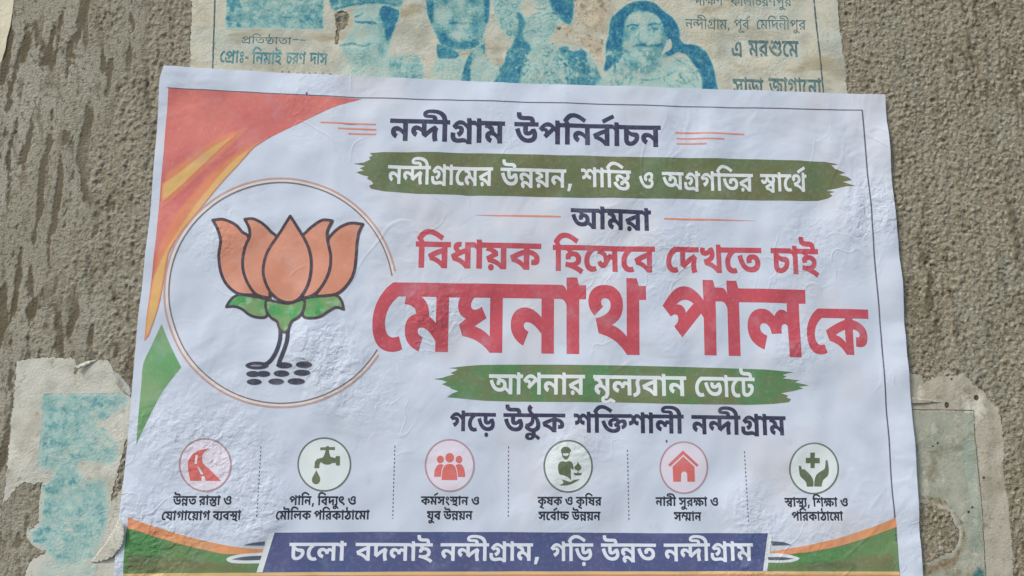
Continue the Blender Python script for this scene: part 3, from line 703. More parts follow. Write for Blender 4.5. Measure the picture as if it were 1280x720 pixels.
'b202':'297,622 297,509 216,509 275,528 *248,503 *216,460 *202,417 202,390 *202,357 *219,286 *236,214 236,177 *236,136 *217,66 *167,9 *76,-36 3,-53 -27,58 *29,72 *82,107 *99,152 99,179 *99,217 *82,286 *65,354 65,390 *65,420 *79,464 *108,506 128,528 118,509 -10,509 -10,622',
'b42':'640,622 640,509 545,509 545,0 409,0 *371,53 *268,134 *142,188 67,200 16,322 *108,372 *325,465 431,493 413,460 413,509 -10,509 -10,622;409,393 429,372 *365,354 *250,307 187,276 *227,269 *315,230 *399,169 432,129 412,119 *411,142 *409,188 409,210',
'b450':'410,622 410,509 353,509 *318,492 *256,443 *208,380 *180,306 180,263 *180,204 *215,137 *269,111 295,111 *314,111 *347,117 369,128 419,26 *386,8 *322,-5 287,-5 *212,-5 *102,55 *42,174 42,260 *42,321 *80,432 *147,526 *237,599 289,622',
'b43':'444,28 *374,28 *246,66 *136,156 *48,310 16,426 144,462 *178,342 *261,204 *367,146 434,146 *481,146 *547,173 *583,226 583,264 *583,289 *571,329 *550,360 537,371 644,456 *683,405 *718,303 718,247 *718,184 *656,85 *535,28;410,254 *341,254 *261,319 261,376 *261,400 *273,444 282,462 404,433 *400,424 *395,409 395,400 *395,382 *416,366 433,366 *451,366 *481,379 *513,409 531,436 644,456 650,393 *617,349 *545,286 *461,254;763,622 763,509 -10,509 -10,622',
'b30':'605,622 605,509 216,509 216,219 *216,186 *224,155 232,147 *246,132 276,132 *303,132 *352,155 377,179 *399,198 *423,243 423,266 *423,285 *400,308 374,308 *361,308 *340,306 331,304 313,414 *335,419 *379,426 408,426 *462,426 *527,389 *557,329 557,291 *557,236 *511,142 473,104 *433,65 *328,20 268,20 *215,20 *154,40 132,59 *110,78 *80,148 80,221 80,509 -10,509 -10,622;379,622 *378,653 *348,680 311,680 237,680 *160,680 *65,708 38,738 *19,759 *2,817 2,854 *2,869 *4,894 7,912 136,904 *135,895 *133,881 133,875 *133,854 *142,822 153,811 *164,802 *198,792 236,792 313,792 *372,792 *441,774 466,751 *485,732 *507,670 508,622',
'h22':'491,0 491,403 505,358 *483,386 *435,438 *382,481 *323,506 289,506 *241,506 *188,470 162,444 153,449 *176,462 *224,478 261,478 *304,478 *365,446 *398,390 398,353 *398,292 *306,185 217,138 132,258 *193,286 *248,327 248,351 *248,365 *231,381 212,381 *193,381 *155,369 131,356 15,452 *52,503 *132,583 *225,629 283,629 *329,629 *410,598 *491,535 536,487 494,506 *493,518 *491,571 491,602 491,690 623,690 646,622 737,622 737,496 647,496 647,0',
'h68':'774,622 774,496 430,496 430,390 *430,374 *441,356 456,356 *469,356 *495,372 *522,402 535,422 659,444 *696,393 *732,297 732,239 *732,175 *669,76 *542,18 448,18 *381,18 *254,55 *140,144 *47,298 14,416 160,456 *190,343 *271,209 *373,150 434,150 *500,150 *579,204 579,256 *579,291 *548,341 529,359 661,367 *621,318 *545,259 *468,231 426,231 *389,231 *329,251 310,272 *292,292 *273,353 273,398 273,496 -10,496 -10,622;389,-180 *354,-180 *309,-137 309,-104 *309,-70 *354,-27 389,-27 *425,-27 *468,-70 468,-104 *468,-137 *425,-180',
'h31':'323,0 *256,0 *139,40 *49,107 19,146 58,277 *134,286 *219,331 *254,398 254,437 *254,448 *251,479 246,496 -10,496 -10,622 196,622 *155,667 *121,738 121,773 *121,817 *169,886 212,917 323,811 *295,787 *276,753 276,733 *276,708 *318,657 356,622 659,622 659,496 554,496 *533,496 *506,497 491,498 *552,433 *607,307 607,239 *607,164 *542,57 *416,0;316,130 *351,130 *410,154 *446,211 446,257 *446,301 *420,386 *362,473 316,523 346,530 *360,506 *385,432 385,399 *385,356 *360,280 *303,219 *206,172 133,156 151,230 *166,201 *213,156 *277,130',
'h57':'-311,-266 *-350,-266 *-427,-240 *-479,-185 -479,-140 *-479,-82 *-390,-16 -304,-16 *-237,-16 *-113,-50 *17,-121 92,-177 12,-271 *-44,-219 *-150,-148 *-246,-112 -288,-112 *-315,-112 *-338,-130 -338,-144 *-338,-158 *-318,-173 -301,-173 *-280,-173 *-254,-153 *-241,-122 *-236,-84 -236,-64 -236,19 -80,19 -80,-23 *-80,-59 *-96,-143 *-143,-218 *-235,-266',
'h48':'743,622 743,496 654,496 654,0 497,0 497,505 501,533 *499,553 *497,589 497,607 497,690 629,690 653,622;351,629 *392,629 *456,601 *509,545 533,505 526,357 *493,419 *415,503 369,503 *344,503 *310,475 310,450 *310,416 *370,388 420,386 406,250 *331,254 *241,307 *201,396 201,451 *201,512 *242,591 *311,629;81,629 *129,629 *210,589 *259,505 259,437 *259,390 *218,304 *127,250 52,250 41,385 *81,389 *127,404 *147,431 147,449 *147,478 *108,503 77,503 *59,503 *22,498 2,492 -12,619 *14,624 *59,629',
'h287':'570,498 *656,498 *746,435 746,378 *746,332 *694,260 *605,208 549,188 502,299 *556,316 *595,347 595,364 *595,375 *578,387 559,387 *536,387 *493,376 *458,358 *437,338 437,329 *437,322 *449,311 471,310 444,190 *362,197 *281,267 281,316 *281,361 *332,428 *417,475 *520,498;761,173 *761,92 *622,0 491,0 *415,0 *275,36 *153,122 *53,268 14,378 159,420 *196,312 *290,184 *409,127 483,127 *546,127 *608,161 608,186 *608,207 *571,233 543,241 668,309 *711,285 *761,218;853,453 *929,453 *1007,371 1007,308 *1007,264 *964,189 *883,133 824,118 785,238 *827,248 *857,280 857,298 *857,316 *835,333 815,333 *790,333 *731,300 703,266 634,300 *669,356 *736,422 *809,453;1046,622 1046,496 -10,496 -10,622',
'h47':'800,622 800,496 710,496 710,0 553,0 553,306 581,252 *567,274 *532,306 507,306 *498,306 *477,297 *463,274 463,251 *463,242 *465,226 467,218 333,211 *328,240 *302,284 *263,309 235,309 *220,309 *198,298 *186,279 186,267 *186,237 *237,204 274,193 230,66 *169,83 *77,141 *26,222 26,276 *26,327 *74,400 *157,440 208,440 *272,440 *357,397 400,354 374,359 *385,396 *442,436 477,436 *512,436 *567,408 589,385 560,370 *557,392 *553,440 553,461 553,496 -10,496 -10,622',
'h365':'675,622 675,496 585,496 585,192 428,195 428,264 433,216 *398,256 *323,311 *252,341 221,341 *204,341 *185,328 185,315 *185,304 *204,285 229,276 161,164 *96,188 *26,271 26,325 *26,375 *75,438 *154,469 200,469 *249,469 *336,440 *413,391 447,357 431,361 *430,383 *428,423 428,442 428,496 -10,496 -10,622;235,195 *291,195 *384,153 *467,80 504,31 437,-39 *410,-7 *350,45 *293,76 269,76 *254,76 *239,64 239,54 *239,45 *252,29 270,22 209,-79 *175,-65 *118,-27 *84,31 84,73 *84,109 *122,164 *189,195;585,201 585,-43 428,-43 428,32 431,93 *430,118 *428,161 428,184 428,201',
'h435':'537,249 *460,249 *352,314 324,365 340,367 *331,336 *294,283 *233,249 188,249 *152,249 *90,274 *38,328 12,371 116,435 *135,405 *162,381 181,381 *200,381 *228,403 *246,457 246,504 396,504 *403,476 *423,428 *452,395 *488,377 511,377 *534,377 *558,402 558,428 *558,458 *520,511 491,530 654,546 *670,530 *699,487 *717,433 717,401 *717,330 *625,249;779,622 779,496 -10,496 -10,622;461,-103 *364,-103 *209,-36 *94,98 57,199 197,240 *227,168 *293,72 *385,24 454,24 *514,24 *567,59 567,92 *567,108 *553,131 *527,144 509,144 *497,144 *479,137 *469,123 469,113 *469,109 *471,98 472,93 326,79 *320,94 *315,124 315,137 *315,178 *359,234 *440,264 495,264 *572,264 *673,215 *723,135 723,88 *723,29 *663,-57 *546,-103',
'h18':'552,629 *651,629 *755,545 755,474 *755,422 *694,336 *594,272 535,251 486,369 *538,387 *597,430 597,465 *597,484 *572,506 546,506 *523,506 *478,491 *442,468 *421,442 421,430 *421,421 *434,406 457,403 429,278 *346,286 *263,366 263,421 *263,466 *311,542 *394,598 *497,629;766,219 *766,133 *628,25 501,25 *420,25 *277,68 *154,168 *54,339 16,467 164,509 *201,380 *293,225 *412,157 489,157 *539,157 *607,194 607,232 *607,261 *567,296 533,309 664,375 *710,346 *766,269',
'h45':'679,622 679,496 589,496 589,0 433,0 *388,44 *285,105 *160,145 83,155 28,287 *54,302 *109,330 *169,360 202,374 *162,394 *73,423 20,432 62,527 105,496 -10,496 -10,622;433,496 172,496 200,501 *229,491 *284,464 *334,432 355,415 365,312 *340,303 *284,280 *229,255 204,241 201,251 *242,245 *335,211 *423,158 455,123 439,114 *435,139 *433,185 433,217',
'h202':'308,622 308,496 224,496 282,513 *259,490 *231,449 *219,409 219,385 *219,352 *235,284 *251,211 251,172 *251,131 *232,62 *180,7 *84,-38 8,-56 -26,68 *26,80 *77,111 *94,153 94,179 *94,216 *78,282 *61,348 61,386 *61,412 *75,455 *101,495 119,515 116,496 -10,496 -10,622',
'h437':'537,263 *460,263 *354,317 324,365 340,371 *330,341 *293,287 *233,253 188,253 *152,253 *90,277 *38,331 12,375 116,439 *135,409 *162,384 181,384 *200,384 *228,406 *246,459 246,504 396,504 *403,476 *423,428 *452,395 *488,377 511,377 *534,377 *558,402 558,428 *558,458 *520,511 491,530 654,546 *670,530 *699,487 *717,433 717,401 *717,328 *625,263;780,622 780,496 -10,496 -10,622;476,332 *546,332 *638,300 *689,250 *711,193 711,169 *711,122 *671,64 *601,31 *511,15 461,11 508,72 *547,65 *643,39 *739,6 776,-14 714,-124 *646,-92 *534,-50 *430,-21 *321,0 255,9 278,126 *312,118 *395,108 436,108 *507,108 *554,143 554,174 *554,199 *518,230 490,230 *468,230 *446,211 446,195 *446,187 *449,176 451,172 307,156 *300,169 *293,203 293,217 *293,256 *344,306 *427,332',
'h597':'255,144 262,132 *253,96 *227,7 *196,-81 179,-119 55,-119 *70,-53 *94,86 101,144',
'h66':'306,630 *384,630 *484,586 *533,512 533,466 *533,393 *441,312 348,312 *321,312 *265,323 239,332 264,446 *280,441 *309,436 324,436 *344,436 *368,444 *377,459 377,470 *377,488 *341,508 307,508 *267,508 *214,481 *189,438 189,412 *189,377 *224,329 *310,287 384,258 *440,236 *526,190 *587,134 *622,64 625,18 476,-13 *468,17 *442,59 *398,93 *331,126 284,146 *192,185 *82,264 *33,356 33,414 *33,478 *100,576 *222,630',
'h67':'236,0 80,0 80,496 -10,496 -10,622 326,622 326,496 236,496;85,622 *84,651 *57,677 22,677 -141,677 *-223,677 *-321,704 -349,736 *-368,756 *-385,815 -385,853 *-385,868 *-383,896 -380,914 -232,905 *-233,896 *-235,882 -235,876 *-235,856 *-226,828 -216,819 *-205,810 *-171,803 -134,803 31,803 *91,803 *160,786 186,763 *209,743 *232,675 234,622',
'h6':'148,319 *208,285 *314,190 *404,78 440,16 327,-51 *291,-2 *210,90 *114,173 56,207;61,472 *61,517 *103,584 *177,622 223,622 *269,622 *343,584 *386,517 386,472 *386,427 *343,359 *269,322 223,322 *177,322 *103,359 *61,427;176,472 *176,451 *203,425 223,425 *244,425 *271,451 271,472 *271,492 *244,518 223,518 *203,518 *176,492',
'h59':'-377,-63 *-338,-43 *-242,-1 *-142,41 -100,56 -60,-47 *-86,-55 *-162,-80 *-234,-107 -257,-119 -249,-87 *-197,-89 *-90,-115 *7,-155 45,-178 -14,-271 *-65,-242 *-171,-206 *-276,-183 -327,-177',
'h49':'687,622 687,496 597,496 597,0 441,0 *395,44 *288,106 *161,146 83,155 28,287 *66,309 *172,360 217,378 295,402 362,320 *324,305 *240,269 204,250 *241,245 *325,216 *408,172 443,144 *442,158 *441,194 441,210 441,302 445,361 *443,380 *441,424 441,444 441,496 -10,496 -10,622;62,527 180,508 *235,491 *360,433 *483,356 532,309 478,211 *440,250 *329,321 *203,378 *76,421 20,432',
'h311':'473,622 473,496 224,496 224,459 223,387 *224,377 *226,343 226,326 226,280 *226,256 *244,236 264,236 *284,236 *321,247 336,257 *351,266 *370,289 370,302 *370,311 *358,319 347,319 337,319 *308,319 *272,331 257,340 *244,349 *221,370 211,383 219,490 *233,475 *266,452 *315,440 351,440 374,440 *416,440 *459,427 476,416 *495,402 *512,359 512,332 *512,299 *489,244 *453,201 433,184 *391,147 *302,112 243,112 *199,112 *141,132 120,149 *97,169 *72,231 72,295 72,496 -10,496 -10,622;903,622 903,496 520,496 520,472 519,363 *520,352 *522,324 522,312 522,216 *522,189 *529,164 537,157 *549,145 574,145 *599,145 *642,164 662,181 *682,197 *706,237 706,256 *706,272 *688,288 669,288 660,288 *631,288 *584,302 558,317 *539,329 *507,358 493,376 509,502 *528,474 *575,437 *636,417 674,417 699,417 *747,417 *805,401 825,382 *842,366 *861,318 861,288 *861,231 *815,139 777,103 *736,64 *628,19 565,19 *515,19 *446,39 423,60 *397,82 *367,153 367,226 367,266 391,293 371,349 371,496 278,496 278,622',
'h129':'1026,622 1026,496 712,496 712,0 555,0 555,91 559,148 *557,170 *555,208 555,234 555,337 560,368 560,496 -10,496 -10,622;989,235 *989,199 *955,133 *884,90 828,90 *814,90 *780,93 762,96 768,222 *772,221 *786,220 794,220 *817,220 *832,237 832,247 *832,256 *824,271 816,277 *800,287 *749,295 703,295 607,290 *538,290 *429,330 *367,417 367,486 *367,500 *372,535 377,550 509,525 *507,517 *505,497 505,487 *505,447 *548,412 598,412 693,418 *792,418 *906,384 940,352 *965,329 *989,270;372,257 *418,257 *494,227 *562,169 595,126 583,55 557,4 *532,41 *480,100 *427,134 398,134 *386,134 *369,127 *360,112 360,100 *360,89 *365,68 370,55 218,32 *208,54 *198,95 198,118 *198,157 *230,210 *282,242 *342,257;205,446 *280,446 *374,388 *419,295 419,240 *419,226 *415,186 413,170 266,173 *270,184 *272,215 272,235 *272,251 *262,293 *238,323 217,323 *203,323 *187,307 187,292 *187,281 *192,261 196,253 43,230 *34,250 *26,289 26,308 *26,346 *57,399 *110,432 *173,446;94,364 *97,374 *100,401 100,411 *100,454 *63,507 24,524 194,543 *223,521 *250,453 250,413 *250,398 *245,363 241,350',
'h397':'456,251 *405,251 *320,279 272,306 *241,324 *208,338 196,338 *183,338 *171,328 171,318 *171,309 *186,290 201,280 109,188 *74,216 *23,288 23,333 *23,372 *63,426 *128,454 165,454 *198,454 *246,445 *290,429 314,415 *355,392 *397,377 421,377 *445,377 *470,402 470,426 *470,458 *430,511 402,531 562,548 *578,533 *609,489 *629,433 629,400 *629,360 *592,292 *515,251;114,565 183,556 *246,531 *302,462 302,411 *302,404 *300,385 298,376 155,379 *157,388 *159,408 159,416 *159,454 *102,509 50,519;984,622 984,496 895,496 895,0 738,0 738,75 741,132 *740,156 *738,206 738,231 738,496 -10,496 -10,622;486,197 *480,229 *446,279 423,295 560,329 *572,318 *601,280 *623,229 623,197;533,236 *593,236 *686,198 *766,128 807,79 738,3 *708,36 *645,90 *586,120 559,120 *545,120 *529,108 529,99 *529,90 *541,75 557,68 498,-30 *449,-12 *376,56 376,114 *376,168 *462,236',
'h275':'539,255 *462,255 *354,311 324,365 340,367 *331,336 *294,283 *233,249 188,249 *152,249 *90,274 *38,328 12,371 116,435 *135,405 *162,381 181,381 *200,381 *228,403 *246,457 246,504 396,504 *403,476 *423,428 *452,395 *488,377 511,377 *534,377 *558,402 558,428 *558,458 *520,511 491,530 654,546 *670,530 *699,487 *717,433 717,401 *717,331 *624,255;782,622 782,496 -10,496 -10,622;682,311 682,-43 526,-43 *488,-14 *414,24 *333,50 284,58 233,183 *304,222 *455,286 531,304;528,195 *503,187 *446,163 *386,135 356,121 359,141 *411,133 *498,97 530,74 *529,84 *528,115 528,123',
'b25':'605,622 605,509 216,509 216,485 214,386 *215,374 *216,349 216,337 216,219 *216,186 *224,155 232,147 *246,132 276,132 *303,132 *352,155 377,178 *399,198 *423,243 423,266 *423,288 *397,306 376,306 366,306 *336,306 *289,318 260,335 *241,346 *210,373 199,388 208,511 *227,482 *278,442 *342,421 377,421 398,421 *450,421 *508,402 527,380 *542,365 *557,320 557,296 *557,235 *511,142 473,104 *433,65 *328,20 268,20 *215,20 *154,40 133,58 *110,78 *80,148 80,221 80,509 -10,509 -10,622',
'b37':'651,622 651,509 210,509 210,234 179,254 *214,292 *310,365 *427,431 494,458 588,381 *574,356 *555,298 *546,235 546,200 *546,162 *562,66 579,16 446,-11 *428,41 *409,140 409,197 *409,235 *423,303 *448,364 462,392 503,336 *444,311 *332,237 *230,154 187,114 74,186 74,509 -10,509 -10,622',
'b10':'354,622 *353,653 *324,680 286,680 228,680 *151,680 *55,708 28,738 *9,759 *-8,817 -8,854 *-8,869 *-6,894 -3,912 126,904 *125,895 *124,881 124,875 *124,854 *133,822 144,811 *155,802 *189,792 227,792 288,792 *347,792 *416,774 441,751 *460,732 *482,670 483,622;265,483 *357,483 *467,428 *515,345 515,300 *515,219 *413,133 320,118 295,159 *345,146 *443,109 *540,58 587,25 515,-70 *468,-37 *363,21 *245,68 *117,104 46,114 68,222 *103,213 *172,203 206,203 *268,203 *343,227 *378,269 378,299 *378,334 *325,376 276,376 *248,376 *213,367 *198,346 198,331 *198,326 *202,312 204,307 77,289 *70,305 *63,344 63,361 *63,397 *112,453 *203,483;146,425 *141,458 *90,506 43,517 121,561 168,551 *224,528 *273,471 277,428;585,622 585,509 -10,509 -10,622',
'b68':'755,622 755,509 407,509 407,384 *407,369 *418,348 433,348 *446,348 *476,367 *506,401 522,423 640,445 *674,395 *709,297 709,240 *709,177 *647,78 *525,20 435,20 *369,20 *246,58 *138,148 *49,306 16,426 144,462 *177,344 *260,201 *363,137 424,137 *495,137 *574,200 574,257 *574,295 *545,345 527,367 634,375 *598,326 *523,265 *448,235 408,235 *375,235 *323,254 306,274 *289,293 *271,353 271,400 271,509 -10,509 -10,622;374,-178 *342,-178 *300,-135 300,-102 *300,-70 *342,-27 374,-27 *407,-27 *448,-70 448,-102 *448,-135 *407,-178',
'r224':'787,622 787,537 685,537 685,59 588,59 588,395 605,335 *567,389 *501,467 *440,518 *377,543 342,543 *302,543 *237,513 *183,462 158,431 152,438 *169,449 *206,463 230,463 *286,463 *336,403 336,361 *336,348 *334,325 332,320 310,327 *321,340 *345,365 *372,391 385,403 508,515 568,453 279,184 209,250 295,331 258,285 225,262 *240,279 *260,317 260,338 *260,363 *232,390 206,390 *191,390 *162,381 146,372 62,451 *104,505 *189,585 *282,629 336,629 *391,629 *478,590 *561,514 607,457 594,453 *591,475 *588,530 588,559 588,688 661,688 684,622;685,-43 590,-43 *581,-17 *550,17 *507,33 479,33 *429,33 *328,16 268,16 *232,16 *152,30 *83,68 *40,144 40,206 *40,224 *45,269 50,288 144,275 *140,263 *136,227 136,209 *136,168 *170,121 *232,102 273,102 *323,102 *414,119 464,119 *502,119 *566,93 588,65 588,170 685,170',
'r55':'290,622 290,537 188,537 188,0 91,0 91,537 -10,537 -10,622 84,622 *68,641 *33,684 20,704 *60,771 *145,866 *251,917 323,917 *374,917 *467,895 *562,849 *665,782 726,737 675,671 *601,725 *489,796 *391,831 335,831 *283,831 *206,793 *150,730 128,691 *136,676 *163,640 179,622',
'r35':'415,44 *329,44 *182,122 *66,301 24,452 118,478 *152,359 *232,207 *337,134 408,134 *452,134 *514,154 *552,192 *570,243 570,274 *570,313 *541,373 *489,407 456,407 *422,407 *388,377 388,350 *388,340 *392,318 397,305 303,289 *295,309 *288,347 288,364 *288,407 *331,463 *404,491 449,491 *516,491 *613,434 *667,333 667,267 *667,206 *614,104 *502,44;726,622 726,537 -10,537 -10,622',
'r424':'410,0 *317,0 *186,88 151,154 177,237 *248,242 *322,274 345,299 355,318 *372,346 *383,411 383,444 *383,467 *374,515 365,537 -10,537 -10,622 318,622 *284,666 *247,739 247,776 *247,818 *293,886 336,917 403,848 *372,824 *345,783 345,756 *345,727 *389,664 426,622 735,622 735,537 580,537 *561,537 *534,538 519,539 *589,469 *669,325 669,240 *669,168 *609,60 *494,0;408,88 *461,88 *532,130 *568,201 568,245 *568,290 *540,377 *476,473 420,532 441,532 *450,504 *467,442 467,403 *467,365 *445,292 *390,228 *291,178 216,163 229,228 *241,181 *295,119 *369,88;230,563 *190,540 *135,480 135,442 *135,406 *172,364 *233,346 268,346 *304,346 *379,366 403,386 378,306 *340,284 *276,268 242,268 *182,268 *91,308 *40,381 40,432 *40,476 *86,548 121,569;155,550 *236,517 *385,414 438,356 397,306 *336,368 *183,470 98,503',
'r54':'290,622 290,537 188,537 188,0 91,0 91,460 *79,493 *33,537 -3,537 -10,537 -10,622 7,622 *30,622 *78,594 94,559 *93,564 *91,600 91,613 91,688 165,688 187,622',
'b224':'829,622 829,509 734,509 734,149 598,149 598,392 605,339 *574,381 *512,447 *450,493 *387,517 354,517 *315,517 *252,488 *198,438 170,403 163,425 *183,439 *231,459 262,459 *312,459 *358,404 358,370 *358,355 *356,326 354,321 321,331 *331,342 *358,370 *389,398 403,410 523,513 603,433 307,164 214,251 306,334 269,285 229,262 *247,279 *265,314 265,330 *265,353 *240,374 220,374 *207,374 *180,365 164,356 64,448 *111,505 *197,586 *292,629 350,629 *401,629 *485,595 *565,532 609,487 604,466 *602,486 *598,538 598,562 598,688 710,688 733,622;734,-43 600,-43 *592,-24 *562,1 *517,13 485,13 *440,13 *333,-4 268,-4 *230,-4 *148,10 *75,49 *31,129 31,195 *31,217 *38,268 42,287 171,270 *167,257 *163,222 163,204 *163,165 *194,123 *248,109 282,109 *337,109 *424,126 475,126 *514,126 *577,99 598,72 598,194 734,195',
'b7':'63,474 *63,518 *105,584 *176,622 220,622 *264,622 *335,584 *376,518 376,474 *376,430 *335,362 *264,324 220,324 *175,324 *105,361 *63,430;167,474 *167,450 *197,420 220,420 *242,420 *273,450 273,474 *273,496 *242,526 219,526 *197,526 *167,496;63,149 *63,194 *105,260 *176,298 220,298 *264,298 *335,260 *376,193 376,149 *376,105 *335,38 *264,0 220,0 *176,0 *105,37 *63,105;167,149 *167,126 *197,95 220,95 *242,95 *273,126 273,149 *273,172 *242,202 219,202 *197,202 *167,172',
'b598':'52,359 316,359 316,235 52,235',
'b34':'657,622 657,509 562,509 562,0 426,0 426,420 447,363 *415,404 *346,472 *274,513 236,513 *217,513 *188,499 *171,471 171,450 *171,430 *192,396 *245,375 295,373 280,240 *193,250 *82,308 *31,396 31,453 *31,506 *79,585 *163,629 215,629 *268,629 *351,593 *420,535 451,503 429,504 *428,528 *426,580 426,602 426,688 538,688 561,622',
'b50':'719,622 719,509 624,509 624,0 488,0 488,314 514,271 *494,295 *462,321 448,321 *436,321 *416,308 *388,266 361,224 *333,180 *283,125 *229,101 194,101 *163,101 *107,122 *54,173 27,220 121,278 *141,247 *169,220 187,220 *200,220 *223,232 *253,274 277,320 302,345 *329,394 *377,435 413,435 *439,435 *482,411 508,385 492,381 *491,400 *488,440 488,460 488,509 -10,509 -10,622;241,244 *232,306 *212,379 188,398 *164,419 *85,440 25,446 62,563 135,527 *192,517 *262,488 *302,445 *320,380 323,333',
'r84':'183,320 *232,320 *308,286 *350,224 350,185 *350,145 *321,86 294,62 292,86 *376,95 *470,161 470,219 *470,253 *438,305 *353,351 273,372 *184,397 *80,440 *36,495 36,534 *36,558 *58,606 82,631 164,593 *152,581 *141,559 141,548 *141,536 *152,516 *187,498 *257,474 316,458 *398,435 *498,383 *552,324 *572,258 572,221 *572,158 *512,73 *407,22 *272,0 197,0 182,0 160,82 *207,95 *256,138 256,170 *256,200 *220,237 184,237 *152,237 *125,212 125,192 *125,183 *130,163 134,154 43,134 *35,152 *26,187 26,206 *26,241 *62,293 *132,320',
'r83':'247,0 *208,0 *153,20 135,37 *115,56 *91,114 91,169 91,466 *91,490 *81,518 *54,530 25,530 36,623 *80,622 *138,607 155,591 *172,576 *187,529 187,489 187,365 *215,375 *263,382 279,382 *292,382 *322,379 334,376 *358,371 *393,367 412,367 *445,367 *491,388 510,423 596,381 *582,344 *535,301 *478,284 448,284 *440,284 *419,286 408,289 438,311 *452,291 *466,242 466,216 *466,149 *407,52 *308,0;251,85 *280,85 *324,107 *353,144 *367,190 367,213 *367,247 *340,283 *300,297 278,297 *250,297 *207,287 187,278 187,174 *187,143 *196,111 203,103 *211,96 *232,85',
'r75':'296,87 *231,87 *127,136 *67,238 67,316 *67,374 *117,480 *222,548 305,548 *388,548 *489,486 *535,382 535,318 *535,257 *484,152 *378,87;307,463 *267,463 *204,428 *168,360 168,311 *168,272 *193,209 *250,172 296,172 *339,172 *401,210 *434,278 434,324 *434,367 *405,429 *349,463',
'r76':'296,0 *205,0 *120,77 120,130 *120,175 *176,244 238,263 274,174 *246,168 *222,147 222,132 *222,113 *259,89 295,89 *352,89 *412,143 412,183 *412,212 *387,257 *330,306 281,338 *219,380 *149,439 *120,492 120,524 *120,549 *148,606 173,631 257,584 *244,571 *227,544 227,530 *227,518 *235,496 *261,470 *313,433 357,404 *413,367 *481,301 *511,230 511,182 *511,126 *456,44 *359,0',
'r77':'123,536 *123,560 *145,605 166,631 246,591 *236,580 *227,559 227,549 *227,536 *240,520 *284,506 329,497 *430,478 *508,397 508,334 *508,263 *398,171 299,164 *291,164 *272,168 263,170 290,189 *339,173 *428,131 *514,76 558,41 503,-26 *448,19 *348,82 *246,127 *131,160 60,175 77,258 *111,249 *186,237 236,237 *333,237 *409,287 409,328 *409,352 *387,384 *335,407 289,415 *226,429 *153,462 *123,507',
'r79':'301,0 *184,0 *59,94 59,171 *59,228 *140,310 229,341 228,307 *173,332 *104,377 *71,432 71,470 *71,511 *123,580 *223,622 295,622 *383,622 *487,579 *532,512 532,476 *532,433 *492,375 *424,334 381,318 377,344 *456,317 *543,241 543,172 *543,86 *419,0;301,85 *376,85 *444,136 444,178 *444,206 *402,249 *337,279 301,286 *231,268 *160,214 160,174 *160,137 *230,85;302,369 *334,377 *393,404 *432,442 432,466 *432,498 *364,537 297,537 *264,537 *206,521 *171,490 171,466 *171,433 *233,387',
'r37':'626,622 626,537 176,537 176,247 157,267 *195,309 *295,385 *414,451 482,476 556,408 *539,377 *517,314 *507,245 507,204 *507,159 *523,66 541,12 447,-8 *429,48 *409,155 409,214 *409,254 *422,325 *444,384 456,405 478,381 *420,357 *311,289 *208,204 157,154 79,205 79,537 -10,537 -10,622',
'r129':'947,622 947,537 633,537 633,0 536,0 536,93 541,120 *539,136 *536,185 536,215 536,398 537,415 537,537 -10,537 -10,622;899,261 *899,229 *872,170 *811,132 761,132 *747,132 *716,134 702,137 708,223 *713,222 *731,221 739,221 *778,221 *802,250 802,268 *802,284 *789,310 777,318 *754,336 *677,350 619,350 568,350 *506,350 *409,382 *353,457 353,520 *353,530 *356,556 358,569 449,558 *448,549 *445,532 445,525 *445,471 *507,434 565,434 613,434 *714,434 *822,401 854,371 *879,348 *899,293;352,260 *395,260 *469,225 *533,163 559,124 556,58 542,25 *510,74 *450,140 *391,176 360,176 *344,176 *323,165 *312,147 312,132 *312,120 *319,95 323,86 228,69 *221,85 *210,122 210,140 *210,170 *232,216 *271,245 *322,260;187,457 *246,457 *333,407 *381,318 381,258 *381,240 *377,206 375,196 280,200 *283,211 *286,237 286,251 *286,279 *268,335 *229,372 195,372 *168,372 *143,348 143,326 *143,318 *148,298 152,288 56,272 *49,287 *41,322 41,337 *41,367 *64,411 *103,441 *156,457;114,394 *116,403 *118,426 118,437 *118,482 *73,557 25,572 142,594 *178,566 *214,490 214,440 *214,426 *210,398 207,386',
'r34':'638,622 638,537 537,537 537,0 440,0 440,424 461,363 *420,421 *342,500 *266,542 226,542 *199,542 *160,521 *138,484 138,459 *138,431 *166,390 *228,366 281,361 272,261 *199,269 *94,318 *37,401 37,459 *37,513 *85,589 *165,629 212,629 *264,629 *348,593 *424,528 463,484 445,486 *442,506 *440,561 440,585 440,688 513,688 536,622',
'r20':'835,622 835,537 510,537 510,476 510,451 510,0 414,0 *382,57 *277,153 *146,218 72,229 29,333 *125,387 *328,477 436,509 415,472 415,537 -10,537 -10,622;414,442 435,416 *386,402 *287,362 *192,318 149,295 *200,285 *308,231 *402,152 430,104 418,98 *417,120 *414,165 414,194;784,277 *784,244 *758,185 *696,147 642,147 *625,147 *593,149 579,152 584,238 *590,237 *606,236 618,236 *661,236 *688,269 688,292 *688,338 *591,405 496,419 498,506 *577,497 *706,436 *784,340',
'r47':'757,622 757,537 655,537 655,0 559,0 559,328 572,291 *552,322 *505,361 477,361 *463,361 *435,350 *415,321 415,291 *415,281 *416,265 417,257 335,251 *331,289 *297,343 *248,372 218,372 *194,372 *160,354 *141,323 141,303 *141,264 *200,214 249,197 218,110 *166,125 *85,179 *40,257 40,307 *40,354 *86,422 *163,459 208,459 *264,459 *341,420 377,376 361,378 *371,412 *428,447 459,447 *494,447 *548,419 576,394 562,379 *561,400 *559,443 559,465 559,537 -10,537 -10,622',
